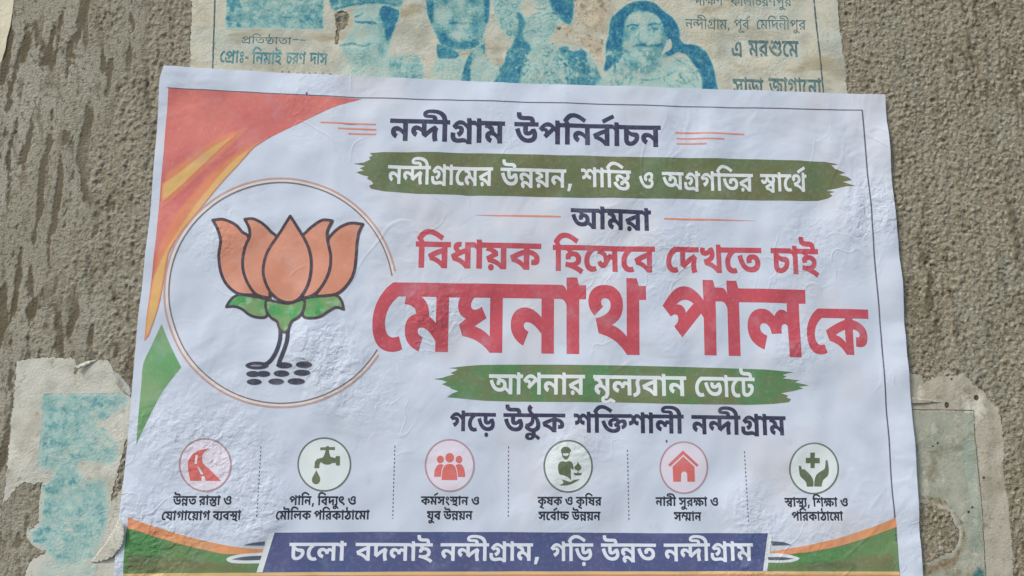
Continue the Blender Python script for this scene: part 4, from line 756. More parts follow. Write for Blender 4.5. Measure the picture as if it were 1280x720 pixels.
'r56':'290,537 188,537 188,0 91,0 91,537 -10,537 -10,622 91,622 *85,682 *27,765 *-67,815 *-190,837 -262,837 *-317,837 *-396,825 *-437,804 -437,788 *-437,772 *-398,763 -369,763 -271,763 *-216,763 *-152,745 -132,725 *-112,706 *-96,654 -96,615 -184,615 *-185,636 *-195,665 -205,672 *-215,679 *-241,685 -264,685 -354,685 *-402,685 *-466,697 -486,707 *-511,721 *-531,762 -531,785 *-531,844 *-397,917 -259,917 *-50,917 *178,774 191,622 290,622',
'r25':'586,622 586,537 187,537 187,509 184,433 *185,421 *187,383 187,365 187,210 *187,170 *196,135 203,127 *220,108 255,108 *290,108 *352,141 379,168 *404,194 *433,254 433,286 *433,315 *400,335 371,335 364,335 *323,335 *271,348 243,363 *222,375 *186,407 174,426 184,526 *204,493 *252,447 *319,423 366,423 384,423 *427,423 *474,409 491,395 *511,380 *530,333 530,303 *530,242 *477,136 435,98 *396,63 *304,23 248,23 *205,23 *150,44 132,61 *114,80 *90,140 90,201 90,537 -10,537 -10,622',
'r46':'618,622 618,537 516,537 516,0 419,0 *387,58 *282,152 *149,217 72,229 29,333 *124,388 *334,482 442,514 421,475 421,537 -10,537 -10,622;419,447 440,421 *368,398 *218,334 149,295 *199,284 *309,233 *406,154 436,102 424,98 *422,121 *419,167 419,196;180,-8 *152,-8 *115,28 115,56 *115,84 *152,121 180,121 *207,121 *244,84 244,56 *244,28 *207,-8',
'r40':'744,622 744,537 642,537 642,0 545,0 545,395 561,335 *524,389 *458,467 *397,518 *334,543 299,543 *259,543 *194,513 *140,462 115,431 109,438 *126,449 *163,463 187,463 *242,463 *292,403 292,361 *292,348 *291,325 289,320 267,327 *278,340 *302,365 *329,391 342,403 465,515 524,453 236,184 166,250 252,331 215,285 181,262 *197,279 *217,317 217,338 *217,363 *188,390 163,390 *148,390 *119,381 103,372 19,451 *61,505 *146,585 *238,629 293,629 *347,629 *435,590 *518,514 563,457 550,453 *548,475 *545,530 545,559 545,688 618,688 641,622',
'r57':'-293,-266 *-323,-266 *-390,-242 *-437,-191 -437,-148 *-437,-95 *-357,-33 -284,-33 *-218,-33 *-100,-75 *21,-152 90,-207 35,-271 *-28,-216 *-137,-143 *-234,-106 -280,-106 *-315,-106 *-347,-131 -347,-150 *-347,-175 *-314,-195 -290,-195 *-257,-195 *-217,-167 *-196,-124 *-189,-78 -189,-59 -189,11 -92,11 -92,-41 *-92,-70 *-105,-147 *-147,-219 *-227,-266',
'r39':'625,622 625,537 523,537 523,0 426,0 426,231 444,177 *411,220 *336,291 *257,334 219,334 *187,334 *141,301 141,268 *141,240 *180,202 220,186 175,101 *112,126 *40,216 40,271 *40,322 *88,388 *163,421 203,421 *252,421 *337,388 *412,330 447,290 431,284 *428,307 *426,354 426,377 426,537 -10,537 -10,622',
'r363':'919,622 919,537 469,537 469,247 450,267 *488,309 *588,385 *707,451 774,476 849,408 *832,377 *810,314 *800,245 800,204 *800,159 *816,66 834,12 740,-8 *722,48 *702,155 702,214 *702,254 *715,325 *737,384 749,405 771,381 *713,357 *604,289 *500,204 449,154 372,205 372,357 376,368 *374,389 *372,432 372,454 372,537 -10,537 -10,622;193,467 *238,467 *310,440 *376,387 414,349 387,267 *347,316 *255,381 210,381 *180,381 *141,352 141,323 *141,299 *174,265 209,251 165,166 *106,190 *40,274 40,327 *40,374 *84,436 *155,467',
'r205':'749,622 749,537 648,537 648,0 551,0 551,417 573,361 *543,404 *485,471 *428,518 *369,543 335,543 *284,543 *222,492 197,460 183,455 *200,468 *255,485 292,485 *338,485 *396,450 *425,394 425,364 *425,307 *349,216 271,170 212,255 *260,277 *329,327 329,362 *329,382 *299,408 270,408 *246,408 *203,396 177,383 87,455 *119,507 *192,585 *277,629 328,629 *377,629 *460,594 *540,526 583,476 555,487 *554,501 *551,554 551,585 551,688 624,688 647,622;648,-43 553,-43 *541,-6 *485,33 444,33 *414,33 *353,25 *288,16 249,16 *217,16 *144,30 *80,69 *41,146 41,208 *41,227 *45,271 49,288 144,275 *140,261 *137,226 137,208 *137,166 *168,120 *223,102 258,102 *292,102 *348,111 *403,119 436,119 *469,119 *526,95 551,65 551,75 648,97',
'r44':'640,622 640,537 539,537 539,0 442,0 442,133 459,80 *424,132 *354,216 *279,266 235,266 *203,266 *158,233 158,200 *158,170 *203,131 245,116 215,25 *159,44 *89,99 *57,167 57,204 *57,253 *105,319 *180,352 219,352 *275,352 *363,314 *433,247 463,202 445,194 *443,218 *442,265 442,290 442,537 -10,537 -10,622;307,322 *307,317 *306,302 305,295 209,322 *207,376 *174,440 *99,474 32,480 50,563 100,549 *152,544 *230,512 *281,457 *307,376',
'r597':'205,125 212,114 *203,78 *175,-2 *144,-81 127,-119 46,-119 *61,-59 *86,72 93,125',
'r58':'-183,-248 *-217,-248 *-281,-225 *-322,-176 -322,-136 *-322,-86 *-244,-33 -189,-31 -189,12 -92,12 -92,-51 -131,-105 *-138,-104 *-157,-103 -168,-103 *-198,-103 *-231,-120 -231,-139 *-231,-157 *-200,-175 -178,-175 *-135,-175 *-66,-132 -37,-97 *10,-116 *116,-174 163,-204 116,-271 *79,-244 *8,-202 -20,-189 *-41,-207 *-90,-234 *-147,-248',
'r42':'618,622 618,537 516,537 516,0 419,0 *387,58 *282,152 *149,217 72,229 29,333 *124,388 *334,482 442,514 421,475 421,537 -10,537 -10,622;419,447 440,421 *368,398 *218,334 149,295 *199,284 *309,233 *406,154 436,102 424,98 *422,121 *419,167 419,196',
'r131':'-271,720 62,917 105,847 -222,644',
'r450':'375,622 375,537 342,537 *310,526 *241,479 *182,408 *146,317 146,262 *146,195 *186,116 *247,83 277,83 *299,83 *333,92 355,104 396,30 *367,10 *304,-5 271,-5 *204,-5 *103,59 *47,178 47,260 *47,331 *92,449 *167,540 *258,604 304,622',
'b16':'535,628 *584,628 *645,609 668,591 *688,575 *716,517 716,460 716,0 582,0 *571,24 *544,52 *504,66 472,66 *436,66 *373,58 *311,51 273,51 *229,51 *144,66 *74,112 *31,199 31,270 *31,297 *39,355 43,377 176,360 *172,345 *166,305 166,277 *166,241 *187,197 *223,175 *268,168 292,168 *339,168 *417,181 455,181 *494,181 *550,162 580,132 580,434 *580,465 *572,493 563,502 *550,515 521,515 *495,515 *450,491 *414,455 *394,418 394,405 *394,396 *401,382 *422,373 442,373 *453,373 *469,375 479,376 485,267 *472,263 *433,257 405,257 *343,257 *260,319 260,386 *260,427 *302,512 *378,584 *478,628',
'b456':'482,629 *522,629 *579,592 601,557 645,610 748,625 *787,595 *835,519 835,464 *835,411 *779,324 *683,259 622,237 576,347 *630,367 *700,418 700,460 *700,484 *672,521 646,537 718,555 643,456 544,449 *540,477 *513,516 489,516 *474,516 *455,504 *445,483 445,470 *445,438 *501,408 552,405 539,286 *469,290 *386,340 *351,421 351,467 *351,516 *385,588 *444,629;257,629 *299,629 *368,588 *410,510 410,454 *410,417 *377,338 *303,286 240,286 228,404 *278,409 *313,439 313,463 *313,491 *281,516 252,516 *233,516 *202,511 185,506 173,620 *196,625 *236,629;542,17 *427,17 *232,87 *74,247 15,382 137,431 *186,322 *304,191 *450,133 540,133 *612,133 *706,180 706,222 *706,255 *659,297 626,308 747,362 *789,335 *845,258 845,208 *845,150 *773,65 *638,17',
'b27':'442,29 *370,29 *243,68 *135,158 *48,311 16,426 144,462 *178,342 *261,205 *367,147 435,147 *506,147 *566,197 566,236 *566,269 *551,312 543,327 638,322 *607,294 *544,251 *471,226 422,226 *378,226 *309,254 *269,313 269,360 *269,400 *313,476 372,511 *353,510 *321,509 301,509 -10,509 -10,622 1012,622 1012,509 724,509 *695,509 *621,512 593,514 *534,493 *450,447 *405,399 405,376 *405,357 *427,338 441,338 *467,338 *509,360 535,379 684,335 *691,315 *700,264 700,236 *700,185 *649,90 *536,29;905,195 *905,155 *922,64 937,16 805,-11 *786,42 *768,142 768,202 *768,238 *779,310 790,341 *716,352 *608,397 *535,464 511,507 652,521 *664,503 *708,470 *780,450 834,450 *845,450 *867,452 883,453 945,353 *926,318 *905,242',
}
# word: font style, glyph run, matra left x y, right x y, letter height, run extents
WORDS = {
'title': [
  ('h', '39,0,0 363,648,0 56,1592,0 205,1908,0 54,2693,0 44,3009,0', 488.1, 149.4, 631.3, 153, 27.3, -10, 3681, 0, 622),
  ('h', '12,0,0 40,764,0 55,1547,0 39,1863,0 42,2511,0 131,3144,0 54,3144,0 25,3460,0 39,4064,0', 642.8, 153.4, 825, 158.3, 26.6, -10, 4722, 0, 622),
],
'slogan_a': [
  ('b', '39,0,0 363,636,0 56,1569,0 205,1875,0 54,2640,0 61,2946,0 44,3347,0 46,3994,0', 485.6, 207.2, 616.3, 210.3, 23.2, -10, 4634, 0, 622),
  ('b', '12,0,0 365,745,0 70,1395,0 39,2061,0 597,2697,0', 625.6, 210.7, 714.7, 212.8, 22.6, -10, 2939, 0, 622),
  ('b', '48,0,0 54,717,0 55,1023,0 357,1329,0', 725.6, 212, 788.1, 214, 22.3, -12, 2086, 0, 622),
  ('b', '18,0,0', 798, 216, 816, 216, 20.5, 16, 737, 26, 629),
  ('b', '8,0,0 205,965,0 22,1730,0 55,2434,0 35,2740,0 46,3475,0', 826.3, 216, 940, 218.4, 21.8, -10, 4115, 0, 622),
  ('b', '275,0,0 54,749,0 61,1055,0 36,1456,0 131,2040,0', 948.8, 218.4, 1006.6, 219.2, 21.5, -10, 2189, 0, 622),
],
'we': [
  ('h', '9,0,0 44,1304,0 46,1966,0 54,2599,0', 713, 260.6, 813, 263.8, 25.6, -10, 2925, 0, 622),
],
'wish': [
  ('h', '55,0,0 42,316,0 38,949,0 54,1588,0 70,1904,0 20,2573,0', 520, 302.2, 676.3, 305.2, 32.8, -10, 3452, 0, 622),
  ('h', '55,0,0 51,316,0 61,903,0 50,1311,0 61,2028,0 42,2436,0', 690.6, 306.6, 817.8, 308.9, 32.4, -10, 3079, 0, 622),
  ('h', '450,0,0 37,408,0 21,1057,0 61,1835,0 35,2243,0', 831.6, 308.8, 950.3, 310.4, 32.2, 37, 3004, 0, 622),
  ('h', '25,0,0 54,604,0 10,920,0', 961.9, 310.6, 1021.3, 311.9, 32.2, -10, 1520, 0, 622),
],
'name': [
  ('x', '450,0,0 44,409,0 23,1073,0 39,1751,0 54,2401,0 36,2718,0', 467.9, 353, 806.5, 358, 86, 37, 3484, 0, 622),
  ('x', '40,0,0 54,784,0 47,1101,0', 827.1, 358.4, 1005, 362.8, 84.5, 12, 1902, 0, 622),
  ('x', '450,0,0 20,409,0', 1005.9, 385.4, 1083.4, 387.4, 57, 37, 1289, 0, 622),
],
'slogan_b': [
  ('b', '9,0,0 40,1271,0 39,2038,0 54,2675,0 46,2981,0', 611.2, 468, 730.7, 468.8, 24.8, -10, 3620, 0, 622),
  ('b', '44,0,0 58,622,0 47,648,0 202,1426,0 42,1713,0 54,2343,0 39,2649,0', 740.8, 468.9, 857, 470.6, 24.8, -10, 3295, 0, 622),
  ('b', '450,0,0 43,400,0 54,1153,0 61,1459,0 30,1860,0', 867.5, 470.9, 942.2, 472.1, 25, 42, 2465, 0, 622),
],
'build': [
  ('h', '22,0,0 61,727,0 68,1135,0', 562.5, 515.4, 619.8, 516.2, 23.4, 15, 1909, 0, 622),
  ('h', '12,0,0 31,764,0 57,1277,0 20,1413,0', 629.1, 516.4, 706.3, 517, 23.4, -10, 2292, 0, 622),
  ('h', '48,0,0 55,733,0 287,1049,0 48,2086,0 54,2819,0 47,3135,0 56,3925,0', 716.5, 517, 853.7, 518.4, 23.6, -12, 4251, 0, 622),
  ('h', '39,0,0 363,648,0 56,1592,0 205,1908,0 54,2693,0 44,3009,0', 863, 518.7, 980.8, 520.3, 24, -10, 3681, 0, 622),
],
'c1': [
  ('h', '12,0,0 365,764,0 35,1429,0 46,2440,0 54,3073,0 435,3389,0 54,4157,0 18,4733,0', 217.6, 619.8, 290.8, 619.6, 11.3, -10, 5499, 0, 622),
  ('h', '450,0,0 45,408,0 54,1077,0 22,1393,0 54,2120,0 61,2436,0 70,2844,0 54,3513,0 22,3829,0 42,4816,0 202,5449,0 42,5747,0 437,6380,0 54,7149,0', 204, 638.8, 302.6, 638.3, 11.2, 37, 7475, 0, 622),
],
'c2': [
  ('h', '40,0,0 54,783,0 55,1099,0 39,1415,0 597,2063,0 55,2645,0 42,2961,0 37,3594,0 202,4243,0 57,4541,0 66,4541,0 18,5395,0', 362.2, 619.8, 445.6, 619.8, 11.3, 12, 6161, 0, 622),
  ('h', '450,0,0 44,408,0 67,1070,0 55,1386,0 47,1702,0 20,2492,0 40,3621,0 55,4403,0 46,4719,0 20,5352,0 54,6221,0 31,6537,0 54,7186,0 61,7502,0 44,7910,0 54,8572,0', 345.9, 638, 462.4, 637.9, 11.2, 37, 8898, 0, 622),
],
'c3': [
  ('h', '20,0,0 44,869,0 131,1531,0 50,1531,0 6,2248,0 437,2694,0 54,3464,0 39,3780,0 18,4688,0', 526.3, 620, 599, 620.6, 10.6, -10, 5454, 0, 622),
  ('h', '45,0,0 57,626,0 42,669,0 12,1562,0 365,2326,0 70,2991,0 39,3660,0', 533.8, 638.3, 590.8, 638.4, 10.9, -10, 4318, 0, 622),
],
'c4': [
  ('h', '20,0,0 59,587,0 49,869,0 20,1546,0 18,2675,0 20,3743,0 59,4330,0 55,4612,0 49,4928,0 46,5606,0', 671.5, 620.5, 751.3, 620.8, 10.7, -10, 6249, 0, 622),
  ('h', '50,0,0 61,717,0 42,1125,0 131,1758,0 54,1758,0 311,2074,0 12,3227,0 365,3991,0 70,4656,0 39,5325,0', 672.5, 638.9, 750, 639.1, 11, -10, 5983, 0, 622),
],
'c5': [
  ('h', '39,0,0 54,648,0 46,964,0 56,1597,0 50,2173,0 57,2855,0 46,2890,0 129,3523,0 54,4539,0 18,5115,0', 818.8, 621.2, 896.5, 621.6, 10.9, -10, 5881, 0, 622),
  ('h', '50,0,0 397,717,0 54,1691,0 39,2007,0', 841.3, 639.5, 875.5, 639.7, 11, -10, 2665, 0, 622),
],
'c6': [
  ('h', '275,0,0 54,772,0 437,1088,0 202,1857,0 597,2155,0 55,2738,0 48,3054,0 129,3787,0 54,4803,0 18,5379,0', 979.5, 622, 1058, 622.2, 10.9, -10, 6145, 0, 622),
  ('h', '40,0,0 55,783,0 46,1099,0 20,1732,0 54,2601,0 31,2916,0 54,3565,0 61,3881,0 44,4289,0 54,4951,0', 988, 639.4, 1051.8, 639.4, 11, 12, 5277, 0, 622),
],
'ribbon': [
  ('b', '25,0,0 61,595,0 47,995,0 54,1773,0', 362.8, 677.9, 433.9, 677.8, 22.4, -10, 2089, 0, 622),
  ('b', '42,0,0 37,630,0 47,1270,0 54,2049,0 10,2354,0', 445.2, 678, 541.3, 678.4, 22.2, -10, 2941, 0, 622),
  ('b', '39,0,0 363,636,0 56,1569,0 205,1875,0 54,2640,0 44,2946,0 597,3594,0', 550.9, 678.4, 673.5, 678.6, 22, -10, 3836, 0, 622),
  ('b', '22,0,0 55,704,0 68,1010,0', 687.6, 678.6, 741, 678.8, 22, 15, 1765, 0, 622),
  ('b', '12,0,0 365,745,0 35,1395,0', 750.6, 678.8, 818.9, 678.9, 22, -10, 2141, 0, 622),
  ('b', '39,0,0 363,636,0 56,1569,0 205,1875,0 54,2640,0 44,2946,0', 828.4, 678.8, 939.5, 678.5, 22, -10, 3604, 0, 622),
],
'o_founder': [
  ('r', '224,0,0 55,777,0 35,1057,0 424,1773,0 54,2498,0 35,2777,0 54,3493,0', 302.4, 45.6, 364.9, 47.4, 8.6, 40, 3783, 0, 622),
],
'o_name': [
  ('b', '450,0,0 224,400,0 54,1220,0 7,1526,0 598,1965,0', 276, 63.6, 311.4, 65, 14.6, 42, 2281, 0, 622),
  ('b', '55,0,0 39,306,0 44,942,0 54,1590,0 10,1896,0', 315.6, 65.2, 352.8, 66, 14.6, -10, 2483, 0, 622),
  ('b', '25,0,0 46,595,0 34,1224,0', 357.9, 66, 382.9, 66.5, 14.4, -10, 1881, 0, 622),
  ('b', '37,0,0 54,641,0 50,947,0', 387.5, 66, 409.7, 67, 14.4, -10, 1666, 0, 622),
],
'o_digits': [
  ('r', '84,0,0 83,602,0 75,1205,0 75,1807,0 76,2410,0 83,3012,0 77,3615,0 79,4217,0', 352, 88.5, 417, 91.5, 12, 26, 4761, 0, 622),
],
'o_place': [
  ('r', '37,0,0 55,616,0 129,896,0 34,1833,0', 868.4, -4.8, 903.2, -4.4, 11.8, -10, 2471, 0, 622),
  ('r', '20,0,0 54,825,0 47,1105,0 56,1852,0 25,2132,0 46,2708,0 34,3316,0 40,3944,0 57,4660,0 46,4678,0', 912.7, -4.3, 989, -3.6, 11.6, -10, 5296, 0, 622),
  ('r', '39,0,0 363,615,0 56,1523,0 205,1803,0 54,2542,0 44,2822,0 597,3452,0', 856.3, 23.9, 911.8, 24.8, 11.8, -10, 3664, 0, 622),
  ('r', '40,0,0 58,716,0 42,734,0 131,1342,0', 917, 24.6, 937.9, 25, 11.6, 19, 1447, 0, 622),
  ('r', '450,0,0 44,365,0 55,995,0 37,1275,0 39,1891,0 56,2506,0 40,2786,0 57,3502,0 46,3519,0', 945.3, 24.6, 1006.8, 25.6, 11.8, 47, 4137, 0, 622),
],
'o_season': [
  ('b', '16,0,0', 914, 52, 926.6, 52, 20, 31, 716, 0, 628),
  ('b', '44,0,0 46,648,0 456,1277,0 61,2169,0 44,2570,0', 935, 50.4, 997.8, 51.6, 20, -10, 3227, 0, 622),
  ('b', '50,0,0 54,709,0 68,1015,0 54,1760,0', 915.3, 98.6, 954, 99.8, 20.5, -10, 2076, 0, 622),
  ('b', '27,0,0 54,1002,0 22,1307,0 54,2012,0 61,2318,0 39,2718,0 54,3355,0', 960.4, 97.8, 1026.4, 99.8, 20.5, -10, 3670, 0, 622),
],
}

C_SKIM, C_SKIM2, C_BARE = (148, 144, 127), (161, 157, 142), (108, 101, 84)
C_SAND, C_SAND2, C_GREEN = (144, 137, 119), (128, 120, 101), (138, 137, 120)
C_GRAIN, C_SPECK, C_DAMP = (176, 169, 151), (88, 80, 63), (94, 85, 67)
C_DAB = (119, 113, 96)

# ------------------------------------------------------------------ outlines on the wall (photo pixels)
POSTER = [(207, 84.5), (240, 86), (330, 90.5), (480, 97.5), (650, 105), (850, 111), (1000, 116), (1104, 120),
          (1108, 180), (1113, 240), (1119.5, 300), (1124, 350), (1127, 400), (1130.5, 450), (1136, 510), (1140, 560),
          (1145, 640), (1150, 720), (1153, 772), (900, 776), (500, 777), (138, 776), (143, 720), (151, 640), (160, 560),
          (169, 450), (174, 400), (180, 340), (188, 275), (194, 205), (201, 103), (202.5, 97)]
OLD_TOP = [(241, -60), (240, 0), (238, 60), (236, 150), (640, 170), (1062, 165), (1059, 116), (1056, 80), (1050, 40), (1046, 0), (1041, -60)]
HOLE_FACE = smooth([(419, 14), (430, 13), (436, 20), (435, 28), (430, 36), (424, 40), (423, 50), (421, 55), (418, 54), (420, 36), (419, 24)], 3)
HOLE_SPOT = smooth([(692, 34), (698, 32), (701, 35), (697, 38), (693, 37)], 3)
OLD_LEFT = [(21, 453), (33, 449), (62, 446.5), (80, 447.5), (92, 448), (95, 455), (92, 465), (95, 469), (99, 457), (112, 451), (124, 450.5),
            (136, 450), (139, 458), (142, 466), (148, 478), (155, 486), (170, 496), (178, 520), (172, 545), (161, 543), (155, 562), (151, 572), (149, 585), (144, 603),
            (137, 622), (140, 628), (147, 618), (153, 606), (165, 598), (176, 640), (170, 740), (28, 745), (32, 714), (40, 700), (56, 691), (62, 688),
            (50, 683), (42, 680), (36, 671), (35, 663), (40, 661), (48, 659), (51, 650), (52, 632), (54, 615), (57, 603), (50, 603), (42, 605), (32, 603), (24, 604), (15, 617),
            (5, 629), (3, 633), (8, 600), (12, 555), (15, 520), (18, 488)]
OLD_RIGHT = [(1122, 467), (1152, 467), (1153, 474), (1155, 479.5), (1163, 474), (1172, 470), (1190, 469), (1203, 470), (1212, 473), (1217, 481), (1228, 488),
             (1234, 497), (1241, 505), (1248, 509), (1250, 522), (1253, 535), (1254, 550), (1255, 570), (1251, 578), (1254, 590), (1256, 605), (1260, 620),
             (1261, 645), (1264, 675), (1266, 700), (1268, 745), (1125, 745)]
HOLE_RIGHT = smooth([(1130, 632), (1150, 629), (1163, 630), (1176, 636), (1187, 640), (1192, 655), (1199, 664), (1196, 680), (1189, 690), (1176, 694), (1160, 703),
                     (1148, 700), (1136, 690)], 4)
SCRAP = [(-40, -40), (20, -40), (18, -5), (15, 18), (13, 34), (9, 48), (7, 62), (2, 76), (-6, 88), (-40, 95)]

# ------------------------------------------------------------------ the plaster wall
DX = 0.0005
NX, NY = 1400, 1000
streak_big = band_noise(NX, NY, DX, 0.012, 0.075, 1, 0.75)
streak_fine = band_noise(NX, NY, DX, 0.0030, 0.016, 2, 0.6)
grain = band_noise(NX, NY, DX, 0.0019, 0.0020, 3, 0.5)
grain2 = band_noise(NX, NY, DX, 0.0050, 0.0062, 4, 0.7)
coarse = Field(band_noise(NX, NY, DX, 0.06, 0.07, 5, 0.6)*0.00018, DX)
chips = band_noise(NX, NY, DX, 0.008, 0.022, 6, 0.6)
edge_noise = band_noise(NX, NY, DX, 0.003, 0.007, 7, 0.7)


def stamps(count, r0, r1, seed, squash=1.):
    """sand grains (or pits): small domes spread over the periodic field, metres"""
    g = np.random.default_rng(seed)
    a = np.zeros((NY, NX))
    for cx, cy, rad in zip(g.uniform(0, NX, count), g.uniform(0, NY, count), g.uniform(r0, r1, count)/DX):
        n = int(rad)+2
        ix = np.arange(int(cx)-n, int(cx)+n+1)
        iy = np.arange(int(cy)-n, int(cy)+n+1)
        d2 = ((ix-cx)/rad)[None, :]**2+((iy-cy)/rad/squash)[:, None]**2
        dome = np.sqrt(np.maximum(0, 1-d2))*rad*DX
        w = np.ix_(iy % NY, ix % NX)
        a[w] = np.maximum(a[w], dome)
    return a


sand_grains = stamps(52000, 0.0004, 0.0011, 41)
pits = stamps(3400, 0.0005, 0.0013, 42)
scars = stamps(1100, 0.0004, 0.0010, 43, 5.)
slits = stamps(3000, 0.0004, 0.0009, 45, 2.6)
pits2 = stamps(2200, 0.0004, 0.0010, 44, 1.5)
# trowelled side: thin skim with dark smooth bare patches; right side: open sandy render
bare = sstep(0.66, 0.92, streak_big+0.38*chips+0.20*edge_noise)
near = sstep(0.1, 0.9, streak_big+0.4*chips)                 # grit and pits gather round the bare patches
left_h = (0.00003*grain2+0.00003*grain+0.16*sand_grains-0.7*pits2*near)*(1-0.7*bare)-0.7*scars*near*(1-bare)-0.5*slits*near*(1-bare)-0.00040*bare
right_h = 0.00006*grain+0.00018*grain2+0.52*sand_grains-0.85*pits+0.00014*streak_big
mid_h = 0.00004*grain+0.00014*grain2+0.00006*streak_fine+0.50*sand_grains-0.9*slits-0.6*scars-0.00030*sstep(.5, .9, streak_big+.4*chips)
F_left, F_right, F_mid = Field(left_h, DX), Field(right_h, DX), Field(mid_h, DX)
F_bare, F_dark = Field(bare, DX), Field(sstep(0.3, 1.5, streak_big*0.6+chips*0.5+0.4*grain2), DX)
F_blend = Field(band_noise(NX, NY, DX, 0.05, 0.09, 8, 0.6), DX)


def side(x, z):
    """0 = trowelled left, 1 = sandy right, with the rougher strip beside the poster between them"""
    xl = P(150, 360)[0]
    b = F_blend(x, z)*0.012
    mid = sstep(xl-0.040, xl-0.010, x+b-0.10*(z-1.5))
    return mid, sstep(-0.05, 0.05, x)


def inside(x, z, outs):
    return (winding(np.stack([np.ravel(x), np.ravel(z)], 1), [[P(*p) for p in o] for o in outs]) % 2).reshape(np.shape(x))


def wall_height(x, z):
    mid, rt = side(x, z)
    base = F_left(x, z)*(1-mid)+F_mid(x, z)*mid
    return coarse(x, z)+base*(1-rt)+F_right(x, z)*rt


corner = np.array([P(-40, -40), P(1320, -40), P(-40, 760), P(1320, 760)])
(x_lo, z_lo), (x_hi, z_hi) = corner.min(0), corner.max(0)
gx = np.concatenate([np.linspace(-1.3, x_lo, 150, endpoint=False), np.arange(x_lo, x_hi, 0.0005), np.linspace(x_hi, 1.3, 150)])
gz = np.concatenate([np.linspace(0.6, z_lo, 120, endpoint=False), np.arange(z_lo, z_hi, 0.0005), np.linspace(z_hi, 2.4, 120)])
X, Z = np.meshgrid(gx, gz)
H = wall_height(X, Z)
pr = np.random.default_rng(11)
for px, py, rad, dep in [(1183, 506, 1.6, 2.2), (1199, 467, 1.3, 1.6), (1168, 301, .9, 1.6), (1158, 329, .9, 1.8), (1219, 62, 1.3, 1.5), (1258, 515, 1.2, 1.5), (1260, 165, .9, 1.2),
                          (1229, 473, 1., 1.3), (1272, 612, .9, 1.2), (1219, 32, 1.1, 1.4), (1163, 418, .8, 1.2), (1186, 372, .9, 1.1), (20, 165, 1., 1.), (118, 270, .9, .8)]:
    cx, cz = P(px, py)
    H -= dep*0.001*np.exp(-((X-cx)**2+(Z-cz)**2)/(rad*0.001)**2)
under = np.zeros(X.shape, int)
band = (X > x_lo-.05) & (X < x_hi+.05) & (Z > z_lo-.1) & (Z < z_hi+.1)
pts_in = np.stack([X[band], Z[band]], 1)
for outs in ([POSTER], [OLD_TOP, HOLE_FACE, HOLE_SPOT], [OLD_LEFT], [OLD_RIGHT, HOLE_RIGHT], [SCRAP]):
    under[band] |= winding(pts_in, [[P(*p) for p in o] for o in outs]) % 2
H = np.where(under == 1, coarse(X, Z)-0.0003+0.15*(H-coarse(X, Z)), H)
nz, nx = X.shape
front = np.stack([X, -H, Z], -1).reshape(-1, 3)
idx = np.arange(nz*nx).reshape(nz, nx)
quads = np.stack([idx[:-1, :-1], idx[:-1, 1:], idx[1:, 1:], idx[1:, :-1]], -1).reshape(-1, 4)
rimv = np.concatenate([idx[0, :], idx[1:, -1], idx[-1, -2::-1], idx[-2:0:-1, 0]])
nb = len(front)
back = front[rimv].copy()
back[:, 1] = 0.15
k = np.arange(len(rimv))
k2 = (k+1) % len(rimv)
skirt = np.stack([rimv[k], nb+k, nb+k2, rimv[k2]], -1)
me = bpy.data.meshes.new('plaster_wall')
allv = np.concatenate([front, back])
allq = np.concatenate([quads, skirt])
me.vertices.add(len(allv))
me.vertices.foreach_set('co', allv.astype(np.float32).ravel())
me.loops.add(4*len(allq)+len(rimv))
me.loops.foreach_set('vertex_index', np.concatenate([allq.ravel(), nb+k[::-1]]).astype(np.int32))
me.polygons.add(len(allq)+1)
me.polygons.foreach_set('loop_start', (np.arange(len(allq)+1)*4).astype(np.int32))
me.polygons.foreach_set('use_smooth', np.ones(len(allq)+1, bool))
me.update(calc_edges=True)
mid, rt = side(X, Z)
bare_a = F_bare(X, Z)*(1-mid)*(1-rt)
for nm, arr in (('bare_patch', bare_a), ('sandy', np.maximum(rt, 0.65*mid)), ('damp', F_dark(X, Z))):
    at = me.attributes.new(nm, 'FLOAT', 'POINT')
    at.data.foreach_set('value', np.concatenate([arr.ravel(), np.zeros(len(back))]).astype(np.float32))
wall = bpy.data.objects.new('plaster_wall', me)
scene.collection.objects.link(wall)
tag(wall, 'rough grey brown cement plaster wall that all the posters are pasted on', 'wall')

wm = bpy.data.materials.new('cement_plaster')
wm.use_nodes = True
N, L = wm.node_tree.nodes, wm.node_tree.links
pb = N['Principled BSDF']
pb.inputs['Roughness'].default_value = 0.9
pb.inputs['Specular IOR Level'].default_value = 0.15
tc = N.new('ShaderNodeTexCoord')


def attr(nm):
    a = N.new('ShaderNodeAttribute')
    a.attribute_name = nm
    return a.outputs['Fac']


def noise(scale, detail=4, stretch=1., off=0.):
    mp = N.new('ShaderNodeMapping')
    mp.inputs['Location'].default_value = (off, off*.7, off*1.3)
    mp.inputs['Scale'].default_value = (1, 1, 1/stretch)
    L.new(tc.outputs['Object'], mp.inputs['Vector'])
    t = N.new('ShaderNodeTexNoise')
    t.inputs['Scale'].default_value = scale
    t.inputs['Detail'].default_value = detail
    t.inputs['Roughness'].default_value = 0.65
    L.new(mp.outputs[0], t.inputs['Vector'])
    return t.outputs['Fac']


def ranged(s, lo, hi, a=0., b=1.):
    r = N.new('ShaderNodeMapRange')
    r.interpolation_type = 'SMOOTHSTEP'
    for n_, v_ in (('From Min', lo), ('From Max', hi), ('To Min', a), ('To Max', b)):
        r.inputs[n_].default_value = v_
    L.new(s, r.inputs['Value'])
    return r.outputs[0]


def mixc(f, a, b):
    x = N.new('ShaderNodeMix')
    x.data_type = 'RGBA'
    for s, v in (('Factor', f), ('A', a), ('B', b)):
        if isinstance(v, tuple):
            x.inputs[s].default_value = (*v, 1)
        elif isinstance(v, float):
            x.inputs[s].default_value = v
        else:
            L.new(v, x.inputs[s])
    return x.outputs['Result']


